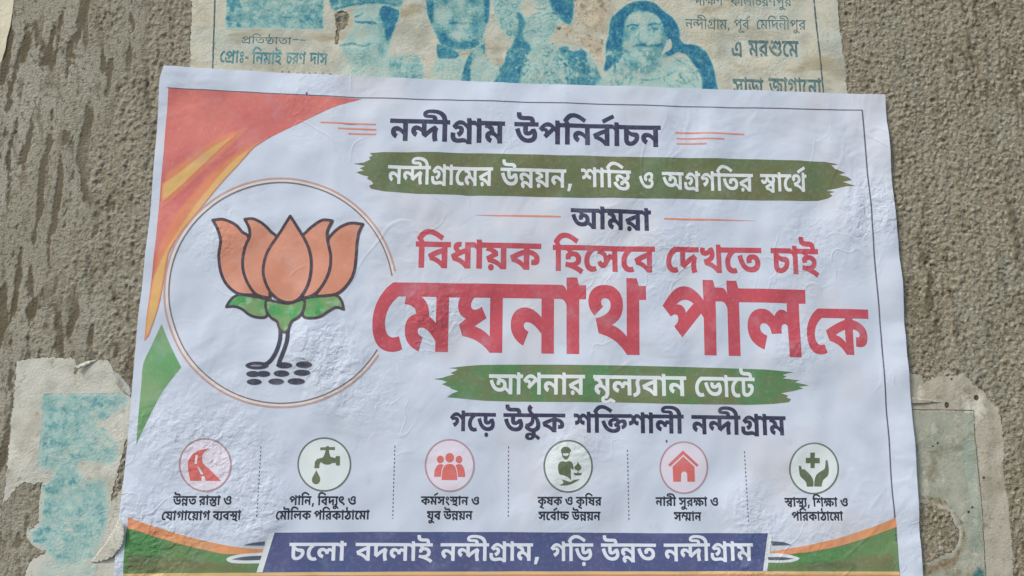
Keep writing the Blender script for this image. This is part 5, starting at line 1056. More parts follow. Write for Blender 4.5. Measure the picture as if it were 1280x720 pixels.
skim = mixc(ranged(noise(30, 5, 2.5, 1.), .40, .66), alb(*C_SKIM), alb(*C_SKIM2))
skim = mixc(ranged(noise(150, 4, 3.2, 3.), .52, .64, 0., .8), skim, alb(*C_DAB))
skim = mixc(ranged(noise(480, 3, 1.6, 5.), .52, .64, 0., .8), skim, alb(*C_BARE))
skim = mixc(attr('bare_patch'), skim, alb(*C_BARE))
sand = mixc(ranged(noise(45, 5, 1.4, 4.), .38, .64), alb(*C_SAND), alb(*C_SAND2))
sand = mixc(ranged(noise(14, 4, 1.8, 7.), .50, .68, 0., .75), sand, alb(*C_GREEN))
sand = mixc(ranged(noise(480, 3, 1., 2.), .48, .66, 0., .7), sand, alb(*C_GRAIN))
sand = mixc(ranged(noise(420, 3, 1., 9.), .53, .68, 0., .75), sand, alb(*C_SPECK))
col = mixc(attr('sandy'), skim, sand)
dk = N.new('ShaderNodeMath')
dk.operation = 'MULTIPLY'
L.new(attr('damp'), dk.inputs[0])
L.new(ranged(noise(26, 5, 1.8, 12.), .40, .62, 0., .85), dk.inputs[1])
col = mixc(dk.outputs[0], col, alb(*C_DAMP))
L.new(col, pb.inputs['Base Color'])
bp = N.new('ShaderNodeBump')
bp.inputs['Distance'].default_value = 0.0011
bp.inputs['Strength'].default_value = 1.0
L.new(noise(900, 4), bp.inputs['Height'])
L.new(bp.outputs[0], pb.inputs['Normal'])
me.materials.append(wm)

# ------------------------------------------------------------------ papers and inks
poster_base = P(640, 776)
spots = [((P(x_, y_)[0]-poster_base[0], P(x_, y_)[1]-poster_base[1]), r_, g_) for x_, y_, r_, g_ in (
    (240, 520, .050, .30), (400, 435, .034, .34), (300, 600, .05, .16), (1085, 250, .030, .26), (1000, 440, .040, .22), (200, 690, .04, .24), (330, 640, .03, .2),
    (430, 480, .03, .2), (560, 390, .03, .14), (840, 430, .03, .18), (270, 290, .03, .14), (700, 560, .03, .14), (930, 630, .03, .14))]
relief_new = relief_group('paper_relief', [('noise', 75, 1.1, 14, .48, .80), ('noise', 250, 1.15, 13, .52, .85), ('noise', 24, 2.2, 9, .3, .7), ('noise', 130, .55, 11, .45, .7), ('ridge', 15, .13, 10, .50, .66), ('ridge', 34, .10, 14, .50, .66)], spots)
relief_old = relief_group('aged_paper_relief', [('noise', 60, 0.4, 20, .35, .65), ('noise', 420, 0.35, 30, .3, .6), ('noise', 900, 0.25, 30, .2, .5)])


OLD_PAPER = alb(188, 186, 169)
paper_new = material('poster_paper', PAPER, [(tuple(.9*q_ for q_ in PAPER), 22, .48, .70, .8, 1.), (alb(172, 180, 194), 60, .60, .74, .6, 1.), (alb(196, 194, 196), 9, .5, .7, .7, 1.), (alb(150, 156, 166), 240, .70, .78, .4, 1.)], relief_new, 0.6, 0.3)
paper_old = material('aged_paper', OLD_PAPER, [(alb(176, 170, 148), 40, .48, .66, .8, 1.), (alb(168, 176, 166), 26, .48, .64, .7, 1.), (alb(154, 143, 114), 26, .50, .68, .8, .35), (alb(150, 152, 140), 44, .52, .68, .6, 1.), (alb(204, 202, 192), 55, .56, .7, .6, 1.), (alb(134, 122, 100), 150, .58, .70, .55, 1.),
                                               (alb(104, 92, 76), 300, .66, .74, .6, 1.)], relief_old, 0.85, 0.1)
paper_torn = material('torn_white_paper', alb(186, 185, 173), [(alb(166, 162, 146), 50, .46, .66, .8, 1.), (alb(156, 148, 130), 24, .50, .68, .75, 1.6), (alb(142, 132, 112), 150, .58, .68, .6, 1.), (alb(206, 204, 194), 90, .54, .7, .6, 1.), (alb(150, 140, 120), 160, .64, .74, .5, 1.)], relief_old, 0.85, 0.1)
paper_grime = material('grimy_paper', alb(168, 163, 147), [(alb(150, 143, 125), 45, .44, .64, .8, 1.), (alb(204, 200, 186), 60, .54, .68, .8, 1.8), (alb(120, 108, 88), 50, .54, .68, .8, 1.2), (alb(132, 120, 100), 230, .56, .66, .6, 1.),
                                                         (alb(70, 62, 50), 260, .70, .76, .7, 1.)], relief_old, 0.85, 0.1)


def old_ink(name, c, wear=0.6, alt=None, feather=1.3, cover=.95, under=None):
    bl = [(alb(*(alt or (168, 180, 170))), 100, .46, .66, .7, 1.), (OLD_PAPER, 420, .52, .70, .2+.3*wear, 1.), (alb(112, 104, 86), 260, .64, .74, .5, 1.)]
    return material(name, alb(*c), bl, relief_old, 0.8, 0.15, (feather, cover, .25+.55*wear), under)


def new_ink(name, c, c2=None, amt=0.8, fade=0.18, feather=None, under=None):
    bl = []
    if c2:
        bl.append((alb(*c2), 28, .42, .62, amt, 1.))
    bl.append((PAPER, 60, .50, .78, fade, 1.))
    bl.append((PAPER, 520, .50, .72, .09, 1.))
    return material(name, alb(*c), bl, relief_new, 0.62, 0.3, feather, under)


# ------------------------------------------------------------------ the old drama poster above
FXN = band_noise(512, 512, 0.001, 0.014, 0.018, 21, 0.5)
F_old = Field(FXN*0.00008, 0.001)


def old_height(x, z):
    return coarse(x, z)+0.00013+F_old(x, z)


old = Sheet('old_poster', OLD_TOP, old_height, paper_old, (640, 165), [HOLE_FACE, HOLE_SPOT], step=0.0022, ragged=0.0002)
tag(old.root, 'faded wide poster with blue printed portraits, partly covered by the white poster below it', 'poster')
dark_blue = old_ink('worn_blue_ink', (36, 112, 142), .50, (78, 146, 164))
deep_blue = old_ink('dark_blue_ink', (22, 96, 130), .30, (48, 124, 150))
teal = old_ink('worn_teal_ink', (116, 154, 154), .75)
pale_teal = old_ink('pale_teal_ink', (154, 172, 160), .95)
mid_teal = old_ink('mid_teal_ink', (90, 138, 144), .55, (124, 158, 154))
tone = old_ink('soft_shading_ink', (98, 138, 142), .5, (116, 150, 148), 2.4, .8)
line_ink = old_ink('thin_grey_ink', (66, 84, 86), .55, (92, 104, 100))
text_ink = old_ink('grey_blue_lettering_ink', (70, 104, 108), .6, (104, 126, 122))
name_ink = old_ink('blue_lettering_ink', (58, 122, 130), .75, (108, 152, 152))
white_mark = old_ink('bare_white_spot', (204, 204, 196), .2, (190, 190, 178))
old.ink('border_line', stroke([(268, -55), (268.5, 0), (267, 60), (265, 120)], 2.0), line_ink, fine=True)
old.ink('border_line', stroke([(1011, -55), (1017, 0), (1020, 30), (1025, 70), (1030, 125)], 2.0), line_ink, fine=True)
old.lettering('o_founder', text_ink, label='small faded line of lettering under the teal block')
old.ink('dash', stroke([(366, 49.6), (382, 50.6)], 1.5), text_ink, fine=True)
old.lettering('o_name', name_ink, label='bold teal line of lettering')
old.lettering('o_digits', text_ink, label='row of digits half hidden by the white poster')
old.lettering('o_place', text_ink, label='two lines of small place lettering at the right')
old.lettering('o_season', text_ink, label='larger lettering at the lower right')



# tones of the printed pictures: ink density over the sheet, 1.5 samples per photo pixel
TS, TX, TY = 1.5, -20., -60.
tone_map = np.zeros((1180, 1960))


def blur(a, s):
    n = int(3*s)+1
    w = np.exp(-.5*(np.arange(-n, n+1)/s)**2)
    w /= w.sum()
    for ax in (0, 1):
        a = np.apply_along_axis(lambda v: np.convolve(v, w)[n:-n], ax, a)
    return a


def shade(contours, value, soft=1.0):
    """print the area inside the outlines at this density, with edges softened over so many pixels"""
    A = np.concatenate([np.array(c, float) for c in contours])
    soft *= .7
    m_ = int(4*soft*TS)+4
    lo = np.maximum(((A.min(0)-(TX, TY))*TS).astype(int)-m_, 0)
    hi = np.minimum(((A.max(0)-(TX, TY))*TS).astype(int)+m_, (1959, 1179))
    if (hi <= lo).any():
        return
    gx_, gy_ = np.meshgrid(np.arange(lo[0], hi[0]), np.arange(lo[1], hi[1]))
    pts_ = np.stack([gx_.ravel()/TS+TX, gy_.ravel()/TS+TY], 1)
    mk = (winding(pts_, [orient(list(c)) for c in contours]) != 0).reshape(gx_.shape).astype(float)
    mk = blur(mk, soft*TS)
    t_ = tone_map[lo[1]:hi[1], lo[0]:hi[0]]
    tone_map[lo[1]:hi[1], lo[0]:hi[0]] = t_*(1-mk)+value*mk


def tone_at(V):
    d = np.stack([V[:, 0]-CAM[0], np.full(len(V), -CAM[1]), V[:, 1]-CAM[2]], 1) @ R_CW
    u = (d[:, 0]/d[:, 2]*FPX+640.-TX)*TS
    v = (d[:, 1]/d[:, 2]*FPX+360.-TY)*TS
    u = np.clip(u, 0, 1957.)
    v = np.clip(v, 0, 1177.)
    i, j = u.astype(int), v.astype(int)
    fu, fv = u-i, v-j
    a = tone_map
    return (a[j, i]*(1-fu)+a[j, i+1]*fu)*(1-fv)+(a[j+1, i]*(1-fu)+a[j+1, i+1]*fu)*fv


S3 = lambda pts, *a: smooth(pts, 3, True, *a)
pen = lambda pts, w_: stroke(smooth(pts, 3, False), w_)
blob = lambda x, y, a, b_: ellipse(x, y, a, b_, 14)
jit = random.Random(9)


def mottle(x0, y0, x1, y1, n, v0, v1, r0, r1, soft=.9):
    for _ in range(n):
        shade([blob(jit.uniform(x0, x1), jit.uniform(y0, y1), jit.uniform(r0, r1), jit.uniform(r0, r1)*.7)], jit.uniform(v0, v1), soft)


block = [(283, -58), (406, -58), (405, 0), (404, 36.5), (340, 36), (282, 35.5)]
shade([block], .48, .8)
mottle(286, -20, 402, 33, 150, .30, .62, 1.2, 4.5)
mottle(284, -10, 300, 33, 26, .6, .85, 1.5, 4.)
mottle(376, 8, 402, 34, 26, .55, .8, 1.5, 4.)
mottle(305, -10, 370, 20, 30, .26, .4, 1.5, 4.5)
shade([[(352, 21), (372, 21), (372, 22.4), (352, 22.4)]], .75, .5)
shade([S3([(355, 24), (372, 24), (374, 33), (358, 34)])], .4, 1.5)
# man in a cap
FACE1 = S3([(440, 13), (446, 9), (458, 6), (480, 4), (488, 28), (488, 56), (480, 72), (466, 82), (448, 82), (434, 74), (427, 62), (431, 48), (441, 34), (442, 22)])
COAT1 = S3([(430, 74), (478, 72), (505, 70), (524, 72), (527, 102), (426, 98)])
CAP1 = S3([(411, -40), (505, -40), (504, 0), (501, 8), (492, 9), (480, 5), (466, 5), (452, 6.5), (438, 9), (424, 13), (417, 14), (412, 2)])
HAIR1 = S3([(476, 10), (482, 7), (494, 11), (500, 14), (497, 27), (492, 37), (488, 50), (486, 60), (483, 50), (481, 36), (477, 24), (474, 16)])
shade([COAT1], .22, 5)
shade([FACE1], .30, 4.)
shade([S3([(486, 74), (500, 70), (524, 71), (526, 102), (490, 99)])], .42, 1.6)
mottle(432, 72, 522, 98, 40, .16, .46, 1.2, 3.)
shade([S3([(470, 20), (480, 18), (486, 40), (486, 62), (478, 72), (470, 66), (476, 48)])], .46, 3)
shade([S3([(428, 58), (446, 62), (464, 58), (460, 68), (446, 72), (434, 68)])], .36, 3)
shade([S3([(440, 38), (456, 36), (462, 48), (446, 52)])], .20, 3)
shade([S3([(440, 66), (470, 64), (474, 78), (450, 80)])], .40, 3)
shade([CAP1], .58, 1)
for yy in (-12, -6, -1):
    shade(pen([(412, yy+8), (440, yy+2), (470, yy-1), (503, yy+3)], 1.4), .74, .6)
shade(pen([(417, 11.5), (430, 8.5), (446, 5.5), (462, 3.5), (476, 3), (494, 6)], 2.2), .82, .6)
shade(pen([(422, 15), (440, 10), (460, 7.2), (480, 7)], 1.4), .2, .6)
shade([HAIR1], .98, 1.2)
MOUST1 = pen([(424, 57), (432, 55.5), (440, 54), (448, 56.5), (456, 57.4), (463, 54)], 2.6)
shade(MOUST1, .62, .6)
shade(pen([(432, 59.5), (444, 58.6), (456, 60)], 1.6), .12, .8)
EYE1 = pen([(443, 26.5), (452, 28.4), (462, 27.8), (471, 30)], 2.2)
shade(EYE1, .8, .5)
shade([blob(464, 29, 4.5, 1.8)], .7, .7)
BROW1 = pen([(443, 22), (449, 19.5), (454, 16.5)], 2.2)
shade(BROW1, .72, .6)
# clean shaven man
FACE2 = S3([(536, -40), (610, -40), (609, 10), (608, 28), (604, 48), (594, 60), (576, 63), (556, 60), (545, 44), (538, 27), (536, 8)])
shade([S3([(546, 72), (560, 72), (574, 72), (590, 74), (604, 70), (614, 76), (628, 108), (544, 106)])], .27, 5)
mottle(548, 74, 618, 100, 46, .14, .42, 1.1, 2.8)
shade([FACE2], .50, 1.5)
shade([S3([(544, 10), (560, 8), (562, 24), (552, 32), (545, 24)])], .28, 4)
shade([S3([(588, 8), (600, 10), (600, 18), (588, 18)])], .34, 3)
shade([S3([(566, -10), (582, -10), (580, 12), (570, 12)])], .34, 3)
shade([S3([(590, 18), (606, 14), (604, 42), (596, 52), (588, 44), (592, 32)])], .62, 3)
shade([S3([(545, 26), (552, 34), (556, 48), (550, 50), (544, 38)])], .60, 2.4)
for cx in (557, 591):
    shade([blob(cx, 2, 8, 3.6)], .56, 1.8)
    shade([blob(cx, 1.6, 4, 1.5)], .82, .8)
shade([blob(575, 19.5, 7, 2.6)], .54, 1.6)
shade([blob(571, 20.4, 1.6, 1), blob(579, 20.4, 1.6, 1)], .74, .6)
shade([S3([(563, 22.5), (577, 24), (592, 22.5), (592, 27), (577, 26.4), (563, 27)])], .56, 1.2)
MOUTH2 = pen([(562, 29), (570, 28), (577, 29), (584, 28.2), (593, 29)], 2.2)
shade(MOUTH2, .86, .5)
shade([blob(577, 33, 10, 2)], .36, 1.2)
shade([blob(577, 37, 9, 1.6)], .56, 1.4)
shade([blob(575, 43, 12, 4)], .34, 2)
BEARD2 = S3([(546, 38), (550, 42), (556, 36), (559, 46), (566, 50), (580, 52), (594, 50), (603, 43), (605, 50), (596, 58), (580, 61), (562, 59), (549, 52)])
shade([BEARD2], .86, 1.6)
shade([S3([(551, 57), (566, 62), (590, 62), (604, 54), (606, 58), (592, 68), (570, 70), (556, 64)])], .34, 1.4)
HAIR2 = [S3([(532, -30), (541, -20), (541.5, 6), (541.5, 16), (540.5, 29), (537, 25), (533, 10)]), S3([(604, -30), (612, -20), (612, 10), (610, 28), (606, 28), (605.5, 10)])]
shade(HAIR2, .92, .9)
COLL2 = [S3([(546, 55), (556, 58), (566, 62), (574, 68), (571, 73), (558, 73), (547, 71)], (0, 4)), S3([(606, 54), (607, 66), (600, 71), (592, 74), (588, 84), (587, 106), (577, 106), (580, 86), (586, 70), (596, 60)], (0,))]
shade(COLL2, .84, 1)
# figure in the ornate headdress
FACE3 = S3([(640, 4), (664, -6), (684, -4), (700, 14), (702, 28), (692, 40), (682, 54), (668, 62), (652, 52), (650, 32), (644, 18)])
BODY3 = S3([(652, 62), (672, 54), (700, 58), (716, 75), (714, 112), (646, 110), (650, 86)])
shade([BODY3], .33, 4)
mottle(652, 58, 714, 104, 90, .10, .62, 1., 3.2)
mottle(676, 50, 700, 100, 24, .7, .95, .7, 1.4, .6)
shade([FACE3], .31, 1.8)
shade([S3([(650, 4), (668, 2), (672, 20), (656, 22)])], .06, 3)
for pp in ([(656, 32), (662, 26), (669, 21)], [(682, 27), (690, 24), (698, 25)], [(660, 24), (668, 18), (675, 16)], [(680, 19), (690, 16), (697, 18)], [(674, 22), (677, 32), (672, 38), (678, 40)], [(668, 45), (676, 46), (684, 44)], [(655, 42), (664, 38), (672, 42)], [(684, 10), (676, 12), (668, 10)]):
    shade(pen(pp, 1.5), .58, .6)
shade([blob(679, 19, 1.6, 2)], .8, .6)
shade([S3([(686, 28), (698, 28), (692, 42), (682, 50)])], .4, 2.5)
HEAD3 = S3([(612, -40), (652, -40), (652, 2), (646, 18), (650, 36), (642, 50), (632, 42), (622, 28), (616, 10)])
shade([HEAD3], .36, 2.6)
for cx, cy, s_ in ((626, 4, 5), (635, 15, 5), (628, 26, 4), (640, 30, 5), (636, 41, 4), (643, 7, 4), (621, 15, 3.5), (632, -4, 5), (646, 20, 3), (645, 42, 3.5), (628, 34, 3)):
    shade(pen([(cx+s_*math.cos(t)*(1-t/9), cy+s_*math.sin(t)*(1-t/9)) for t in np.arange(0, 6.5, .9)], 1.3), .64, .5)
mottle(616, -6, 650, 48, 34, .2, .6, .8, 1.8, .6)
HAIR3 = [S3([(646, 16), (652, 19), (656, 30), (653, 40), (656, 50), (664, 60), (658, 70), (652, 88), (645, 108), (617, 108), (626, 88), (634, 66), (643, 50), (648, 34)]), S3([(684, -30), (714, -30), (717, 16), (713, 30), (704, 28), (698, 18), (688, 6)])]
shade(HAIR3, .84, 1.4)
mottle(624, 56, 660, 104, 60, .5, 1., 1., 2.6, .7)
mottle(690, -4, 716, 28, 24, .6, 1., 1., 2.6, .7)
CLOTH3 = S3([(699, 60), (718, 58), (734, 66), (744, 80), (752, 110), (706, 112), (716, 92), (708, 76)])
shade([CLOTH3], .74, 1.8)
mottle(704, 60, 746, 104, 90, .3, 1., 1., 3., .7)
shade([S3([(712, 58), (722, 58), (724, 63), (712, 63)])], .05, .8)
# long haired bearded man
FACE4 = S3([(775, 16), (792, 8), (806, 7), (824, 10), (835, 24), (839, 44), (837, 62), (830, 78), (812, 92), (792, 88), (776, 70), (771, 48), (772, 30)])
BODY4 = S3([(757, 92), (768, 80), (782, 72), (790, 84), (806, 92), (824, 82), (840, 72), (854, 70), (866, 84), (875, 98), (880, 116), (750, 114)])
shade([BODY4], .29, 3)
mottle(762, 82, 872, 108, 80, .08, .5, 1., 3.2)
shade([FACE4], .42, 1.4)
shade([S3([(786, 16), (806, 12), (822, 16), (824, 27), (786, 28)])], .30, 3)
shade([S3([(800, 30), (806, 30), (808, 50), (800, 50)])], .30, 1.6)
shade([blob(789, 48, 5, 5), blob(822, 48, 5, 6)], .34, 2.4)
shade([S3([(779, 34), (785, 42), (788, 54), (786, 62), (779, 54)])], .62, 2)
shade([S3([(826, 36), (832, 40), (831, 60), (824, 66), (827, 52)])], .58, 2)
for cx in (791, 818.5):
    shade([blob(cx, 36, 8.5, 4.2)], .52, 1.6)
    shade([blob(cx, 36.4, 5, 1.8)], .92, .5)
    shade([blob(cx-3.8, 37, 1.2, .8)], .2, .5)
BROW4 = [pen([(783, 33), (790, 31), (798, 32)], 2.0), pen([(810, 32), (818, 29.6), (826, 31)], 2.0)]
shade(BROW4[0]+BROW4[1], .86, .5)
shade(pen([(799, 38), (798, 48), (800, 53)], 1.6), .54, 1.)
shade([blob(806, 54, 6.5, 2)], .56, 1.2)
BEARD4 = S3([(784, 60), (794, 59), (804, 58), (816, 59), (829, 57), (829, 70), (820, 83), (808, 93), (796, 89), (786, 76)])
shade([BEARD4], .56, 2.4)
mottle(788, 66, 826, 90, 34, .4, .68, .9, 2.2, .8)
shade([blob(808, 62, 6, 1.4)], .34, .8)
shade([blob(809, 67, 1.6, 2.6)], .12, .8)
MOUST4 = pen([(790, 59), (798, 56.8), (805, 56.8), (810, 58), (816, 56.8), (822, 57), (829, 55)], 2.8)
shade(MOUST4, .92, .5)
HAIR4 = S3([(755, 90), (757, 74), (757, 57), (761, 42), (763, 24), (774, 13), (787, 4), (802, 1), (816, 3), (828, 12), (842, 24), (849, 38), (850, 48), (856, 55), (868, 56.5), (880, 62),
            (889, 77), (894, 95), (896, 118), (879, 118), (877, 98), (868, 82), (857, 68), (847, 66), (838, 70), (832, 68), (836, 54), (831, 40), (826, 25), (818, 17.5),
            (806, 14), (793, 15.5), (783, 22), (779.5, 34), (779, 46), (777, 60), (779, 68), (770, 78)])
shade([HAIR4], .97, 1.1)
mottle(758, 60, 786, 92, 30, .3, .8, 1., 2.4, .8)
RING4 = S3([(827, 68), (830, 61), (834, 54), (837, 48), (840, 55), (838, 62), (832, 65)])
shade([RING4], .0, .6)
NECK4 = []
for pp in ([(770, 84), (768, 96), (774, 106), (780, 98), (776, 86)], [(784, 92), (796, 98), (812, 100), (830, 96), (844, 88)], [(850, 92), (862, 88), (872, 94)], [(846, 100), (856, 104), (868, 98)], [(786, 84), (790, 96), (786, 106)]):
    NECK4 += pen(pp, 2.0)
shade(NECK4, .52, .8)
mottle(600, 50, 750, 104, 60, .7, 1., .5, 1.1, .5)
mottle(700, 0, 760, 60, 40, .5, .9, .5, 1.2, .5)
mottle(420, 60, 530, 100, 26, .5, .8, .5, 1., .5)
def folds(x0, y0, x1, y1, n, values, lean, ln=(4, 10), w_=1.2):
    for _ in range(n):
        x, y, q_ = jit.uniform(x0, x1), jit.uniform(y0, y1), jit.uniform(*ln)
        a_ = lean+jit.uniform(-.5, .5)
        c_, s_ = math.cos(a_)*q_, math.sin(a_)*q_
        shade(pen([(x, y), (x+c_*.5+jit.uniform(-1, 1), y+s_*.5), (x+c_, y+s_)], w_*jit.uniform(.6, 1.3)), jit.choice(values), .6)


folds(432, 74, 480, 98, 16, (.08, .34, .44), 1.3)
folds(490, 74, 520, 98, 12, (.2, .56, .62), 1.5)
folds(548, 76, 574, 100, 14, (.06, .38, .5), 1.6)
folds(592, 78, 614, 100, 12, (.06, .38, .5), 1.4)
folds(650, 66, 712, 102, 34, (.05, .5, .66, .8), 1.0)
folds(704, 64, 744, 102, 26, (.4, .95, .98), 1.2)
folds(760, 84, 800, 106, 24, (.05, .46, .6), 1.7)
folds(820, 78, 872, 106, 26, (.05, .46, .6), 1.1)
folds(762, 24, 774, 80, 22, (.72, .8), 1.6, (6, 14), 1.)
folds(842, 40, 890, 100, 22, (.76, .84), .9, (6, 14), 1.)
folds(622, 56, 656, 102, 24, (.55, .98), 1.9, (5, 12), 1.)
folds(482, 14, 496, 48, 10, (.78, .84), 1.8, (5, 10), 1.)
folds(418, -4, 500, 4, 14, (.42, .74), .1, (6, 14), 1.)
folds(548, 36, 604, 56, 14, (.66, .98), .2, (3, 8), 1.)
# speckle and rubbing of the old print
tn = np.random.default_rng(77)
sp = blur(tn.standard_normal((240, 1960)), .8)
sp2 = blur(tn.standard_normal((240, 1960)), 3.5)
sp3 = blur(tn.standard_normal((240, 1960)), 9.)
top = tone_map[:240]
top *= np.clip(1+.10*sp/sp.std()+.07*sp2/sp2.std(), .3, 1.4)
top *= 1-.5*sstep(1.3, 2.1, sp3/sp3.std()+.5*sp/sp.std())


def picture_ink(name, under):
    mt = bpy.data.materials.new(name)
    mt.use_nodes = True
    N, L = mt.node_tree.nodes, mt.node_tree.links
    pb_ = N['Principled BSDF']
    pb_.inputs['Roughness'].default_value = .8
    pb_.inputs['Specular IOR Level'].default_value = .15
    ta = N.new('ShaderNodeAttribute')
    ta.attribute_name = 'tone'
    cr = N.new('ShaderNodeValToRGB')
    els = cr.color_ramp.elements
    els[0].position, els[0].color = 0.12, (*alb(172, 187, 176), 1)
    els[1].position, els[1].color = 1.0, (*alb(16, 96, 130), 1)
    for pos, c_ in ((.32, (146, 177, 170)), (.5, (104, 152, 152)), (.7, (62, 130, 144))):
        el = els.new(pos)
        el.color = (*alb(*c_), 1)
    tone_out = ta.outputs['Fac']
    tco = N.new('ShaderNodeTexCoord')
    for sc_, lo_, hi_, a_, b__ in ((640, .32, .68, .80, 1.14), (150, .34, .64, 1.06, .88), (75, .58, .72, 1.0, .5)):
        tnz = N.new('ShaderNodeTexNoise')
        tnz.inputs['Scale'].default_value = sc_
        tnz.inputs['Detail'].default_value = 3
        L.new(tco.outputs['Object'], tnz.inputs['Vector'])
        tmr = N.new('ShaderNodeMapRange')
        for n_, v_ in (('From Min', lo_), ('From Max', hi_), ('To Min', a_), ('To Max', b__)):
            tmr.inputs[n_].default_value = v_
        L.new(tnz.outputs['Fac'], tmr.inputs['Value'])
        tmu = N.new('ShaderNodeMath')
        tmu.operation = 'MULTIPLY'
        L.new(tone_out, tmu.inputs[0])
        L.new(tmr.outputs[0], tmu.inputs[1])
        tone_out = tmu.outputs[0]
    L.new(tone_out, cr.inputs['Fac'])
    ar = N.new('ShaderNodeMapRange')
    ar.interpolation_type = 'SMOOTHSTEP'
    ar.inputs['From Min'].default_value = .02
    ar.inputs['From Max'].default_value = .24
    ar.inputs['To Max'].default_value = .96
    L.new(tone_out, ar.inputs['Value'])
    L.new(mix_colour(N, L, ar.outputs[0], blotched(N, L, tco, *SPECS[under]), cr.outputs['Color']), pb_.inputs['Base Color'])
    gr = N.new('ShaderNodeGroup')
    gr.node_tree = relief_old
    L.new(gr.outputs[0], pb_.inputs['Normal'])
    return mt


print_ink = picture_ink('printed_picture_ink', 'aged_paper')
old.photo('print_block', [block], label='teal printed picture block at the left of the poster')
p1 = old.photo('portrait', [FACE1], label='portrait of a man in a cap with a thin moustache', grow=3.5)
old.photo('clothing', [COAT1], 1, p1, grow=4.)
old.photo('cap', [CAP1], 2, p1)
old.photo('hair', [HAIR1], 3, p1)
old.photo('moustache', MOUST1, 2, p1, grow=.4)
old.photo('eye', EYE1, 2, p1, grow=.4)
old.photo('eyebrow', BROW1, 2, p1, grow=.4)
p2 = old.photo('portrait', [FACE2], 2, label='portrait of a man facing forward in a coat with dark collar')
old.photo('clothing', [S3([(546, 72), (560, 72), (574, 72), (590, 74), (604, 70), (614, 76), (628, 108), (544, 106)])], 1, p2, grow=4.)
for c_ in HAIR2:
    old.photo('hair', [c_], 3, p2)
old.photo('beard', [BEARD2], 3, p2)
old.photo('mouth', MOUTH2, 3, p2, grow=.4)
for cx in (557, 591):
    old.photo('eye', [blob(cx, 1.6, 5, 2.2)], 3, p2, grow=.4)
for c_ in COLL2:
    old.photo('collar', [c_], 3, p2)
p3 = old.photo('portrait', [FACE3], 2, label='worn portrait of a figure in an ornate headdress')
old.photo('clothing', [BODY3], 1, p3, grow=3.)
old.photo('headdress', [HEAD3], 3, p3, grow=2.)
for c_ in HAIR3:
    old.photo('hair', [c_], 4, p3)
old.photo('clothing', [CLOTH3], 3, p3)
rub = material('rubbed_bare_paper', alb(178, 166, 144), [(alb(120, 116, 96), 260, .50, .64, .8, 1.), (alb(198, 188, 160), 120, .50, .66, .7, 1.), (alb(86, 84, 70), 420, .60, .70, .8, 1.)], relief_old, .9, .1, (5., .95, .9))
for c_ in ([(696, 34), (712, 32), (722, 36), (742, 40), (756, 46), (757, 60), (754, 84), (742, 74), (728, 62), (712, 50), (702, 44)], [(714, -34), (766, -34), (768, 8), (762, 30), (757, 46), (742, 44), (724, 36), (716, 20)]):
    old.ink('worn_patch', [S3(c_)], rub, 2, p3)
p4 = old.photo('portrait', [FACE4], 2, label='portrait of a long haired man with a beard and moustache')
old.photo('clothing', [BODY4], 1, p4, grow=2.5)
old.photo('hair', [HAIR4], 4, p4)
old.photo('beard', [BEARD4], 3, p4)
old.photo('moustache', MOUST4, 4, p4, grow=.4)
for c_ in BROW4:
    old.photo('eyebrow', c_, 3, p4, grow=.4)
for cx in (791, 818.5):
    old.photo('eye', [blob(cx, 36.4, 6, 2.6)], 3, p4, grow=.4)
old.photo('necklace', NECK4, 2, p4, grow=.4)

# ------------------------------------------------------------------ torn remains of other posters
left = Sheet('torn_poster', OLD_LEFT, old_height, paper_torn, (90, 745), step=0.002, rim=0.0001, ragged=0.00035)
tag(left.root, 'torn scrap of old poster with washed out teal print, left of the white poster', 'torn poster')
TEAL = smooth([(56, 493), (80, 493), (110, 493.5), (152, 493), (160, 496), (156, 508), (140, 514), (126, 522), (118, 530), (128, 540), (142, 548), (149, 560), (146, 574), (136, 581),
               (122, 580), (108, 576), (99, 576), (98, 590), (108, 598), (121, 599), (131, 606), (134, 620), (133, 646), (130, 660), (112, 664), (104, 690), (96, 704), (76, 704), (64, 696), (60, 686),
               (50, 681), (40, 674), (38, 664), (48, 660), (53, 648), (54, 628), (58, 604), (68, 592), (60, 586), (48, 586), (50, 562), (53, 530)], 3, True, (0,))
FAINT = smooth([(100, 664), (130, 660), (133, 676), (118, 700), (110, 735), (50, 740), (46, 712), (60, 700), (96, 706)], 3)
shade([FAINT], .16, 4)
mottle(52, 696, 122, 735, 30, .05, .3, 2., 6., 2)
shade([TEAL], .36, 5.)
mottle(56, 496, 146, 576, 60, .26, .54, 3, 9, 2.6)
mottle(56, 600, 130, 700, 60, .26, .54, 3, 9, 2.6)
mottle(54, 494, 66, 580, 20, .40, .5, 2, 6, 2.)
mottle(96, 494, 150, 510, 12, .42, .58, 2, 5, 1.6)
mottle(86, 596, 100, 606, 8, .55, .68, 1.5, 3.5, 1.2)
mottle(44, 660, 60, 678, 14, .5, .7, 1.5, 4, 1.2)
mottle(122, 630, 132, 655, 10, .45, .6, 1.5, 4, 1.4)
mottle(60, 500, 140, 690, 40, .06, .18, 1.5, 4.5, 1.8)
mottle(110, 505, 160, 560, 24, .04, .2, 2., 5., 2.)
mottle(96, 575, 136, 612, 20, .04, .2, 2., 5., 2.)
sq = blur(tn.standard_normal((500, 320)), 1.)
tone_map[780:, :320] *= np.clip(1+.14*sq/sq.std(), .4, 1.5)[:400]
print_ink = picture_ink('washed_picture_ink', 'torn_white_paper')
pn = left.photo('teal_print', [TEAL], 1, None, 'washed out teal print', grow=5.)
left.photo('faint_print', [FAINT], 2, None, 'faint teal remains at the bottom', grow=3.)
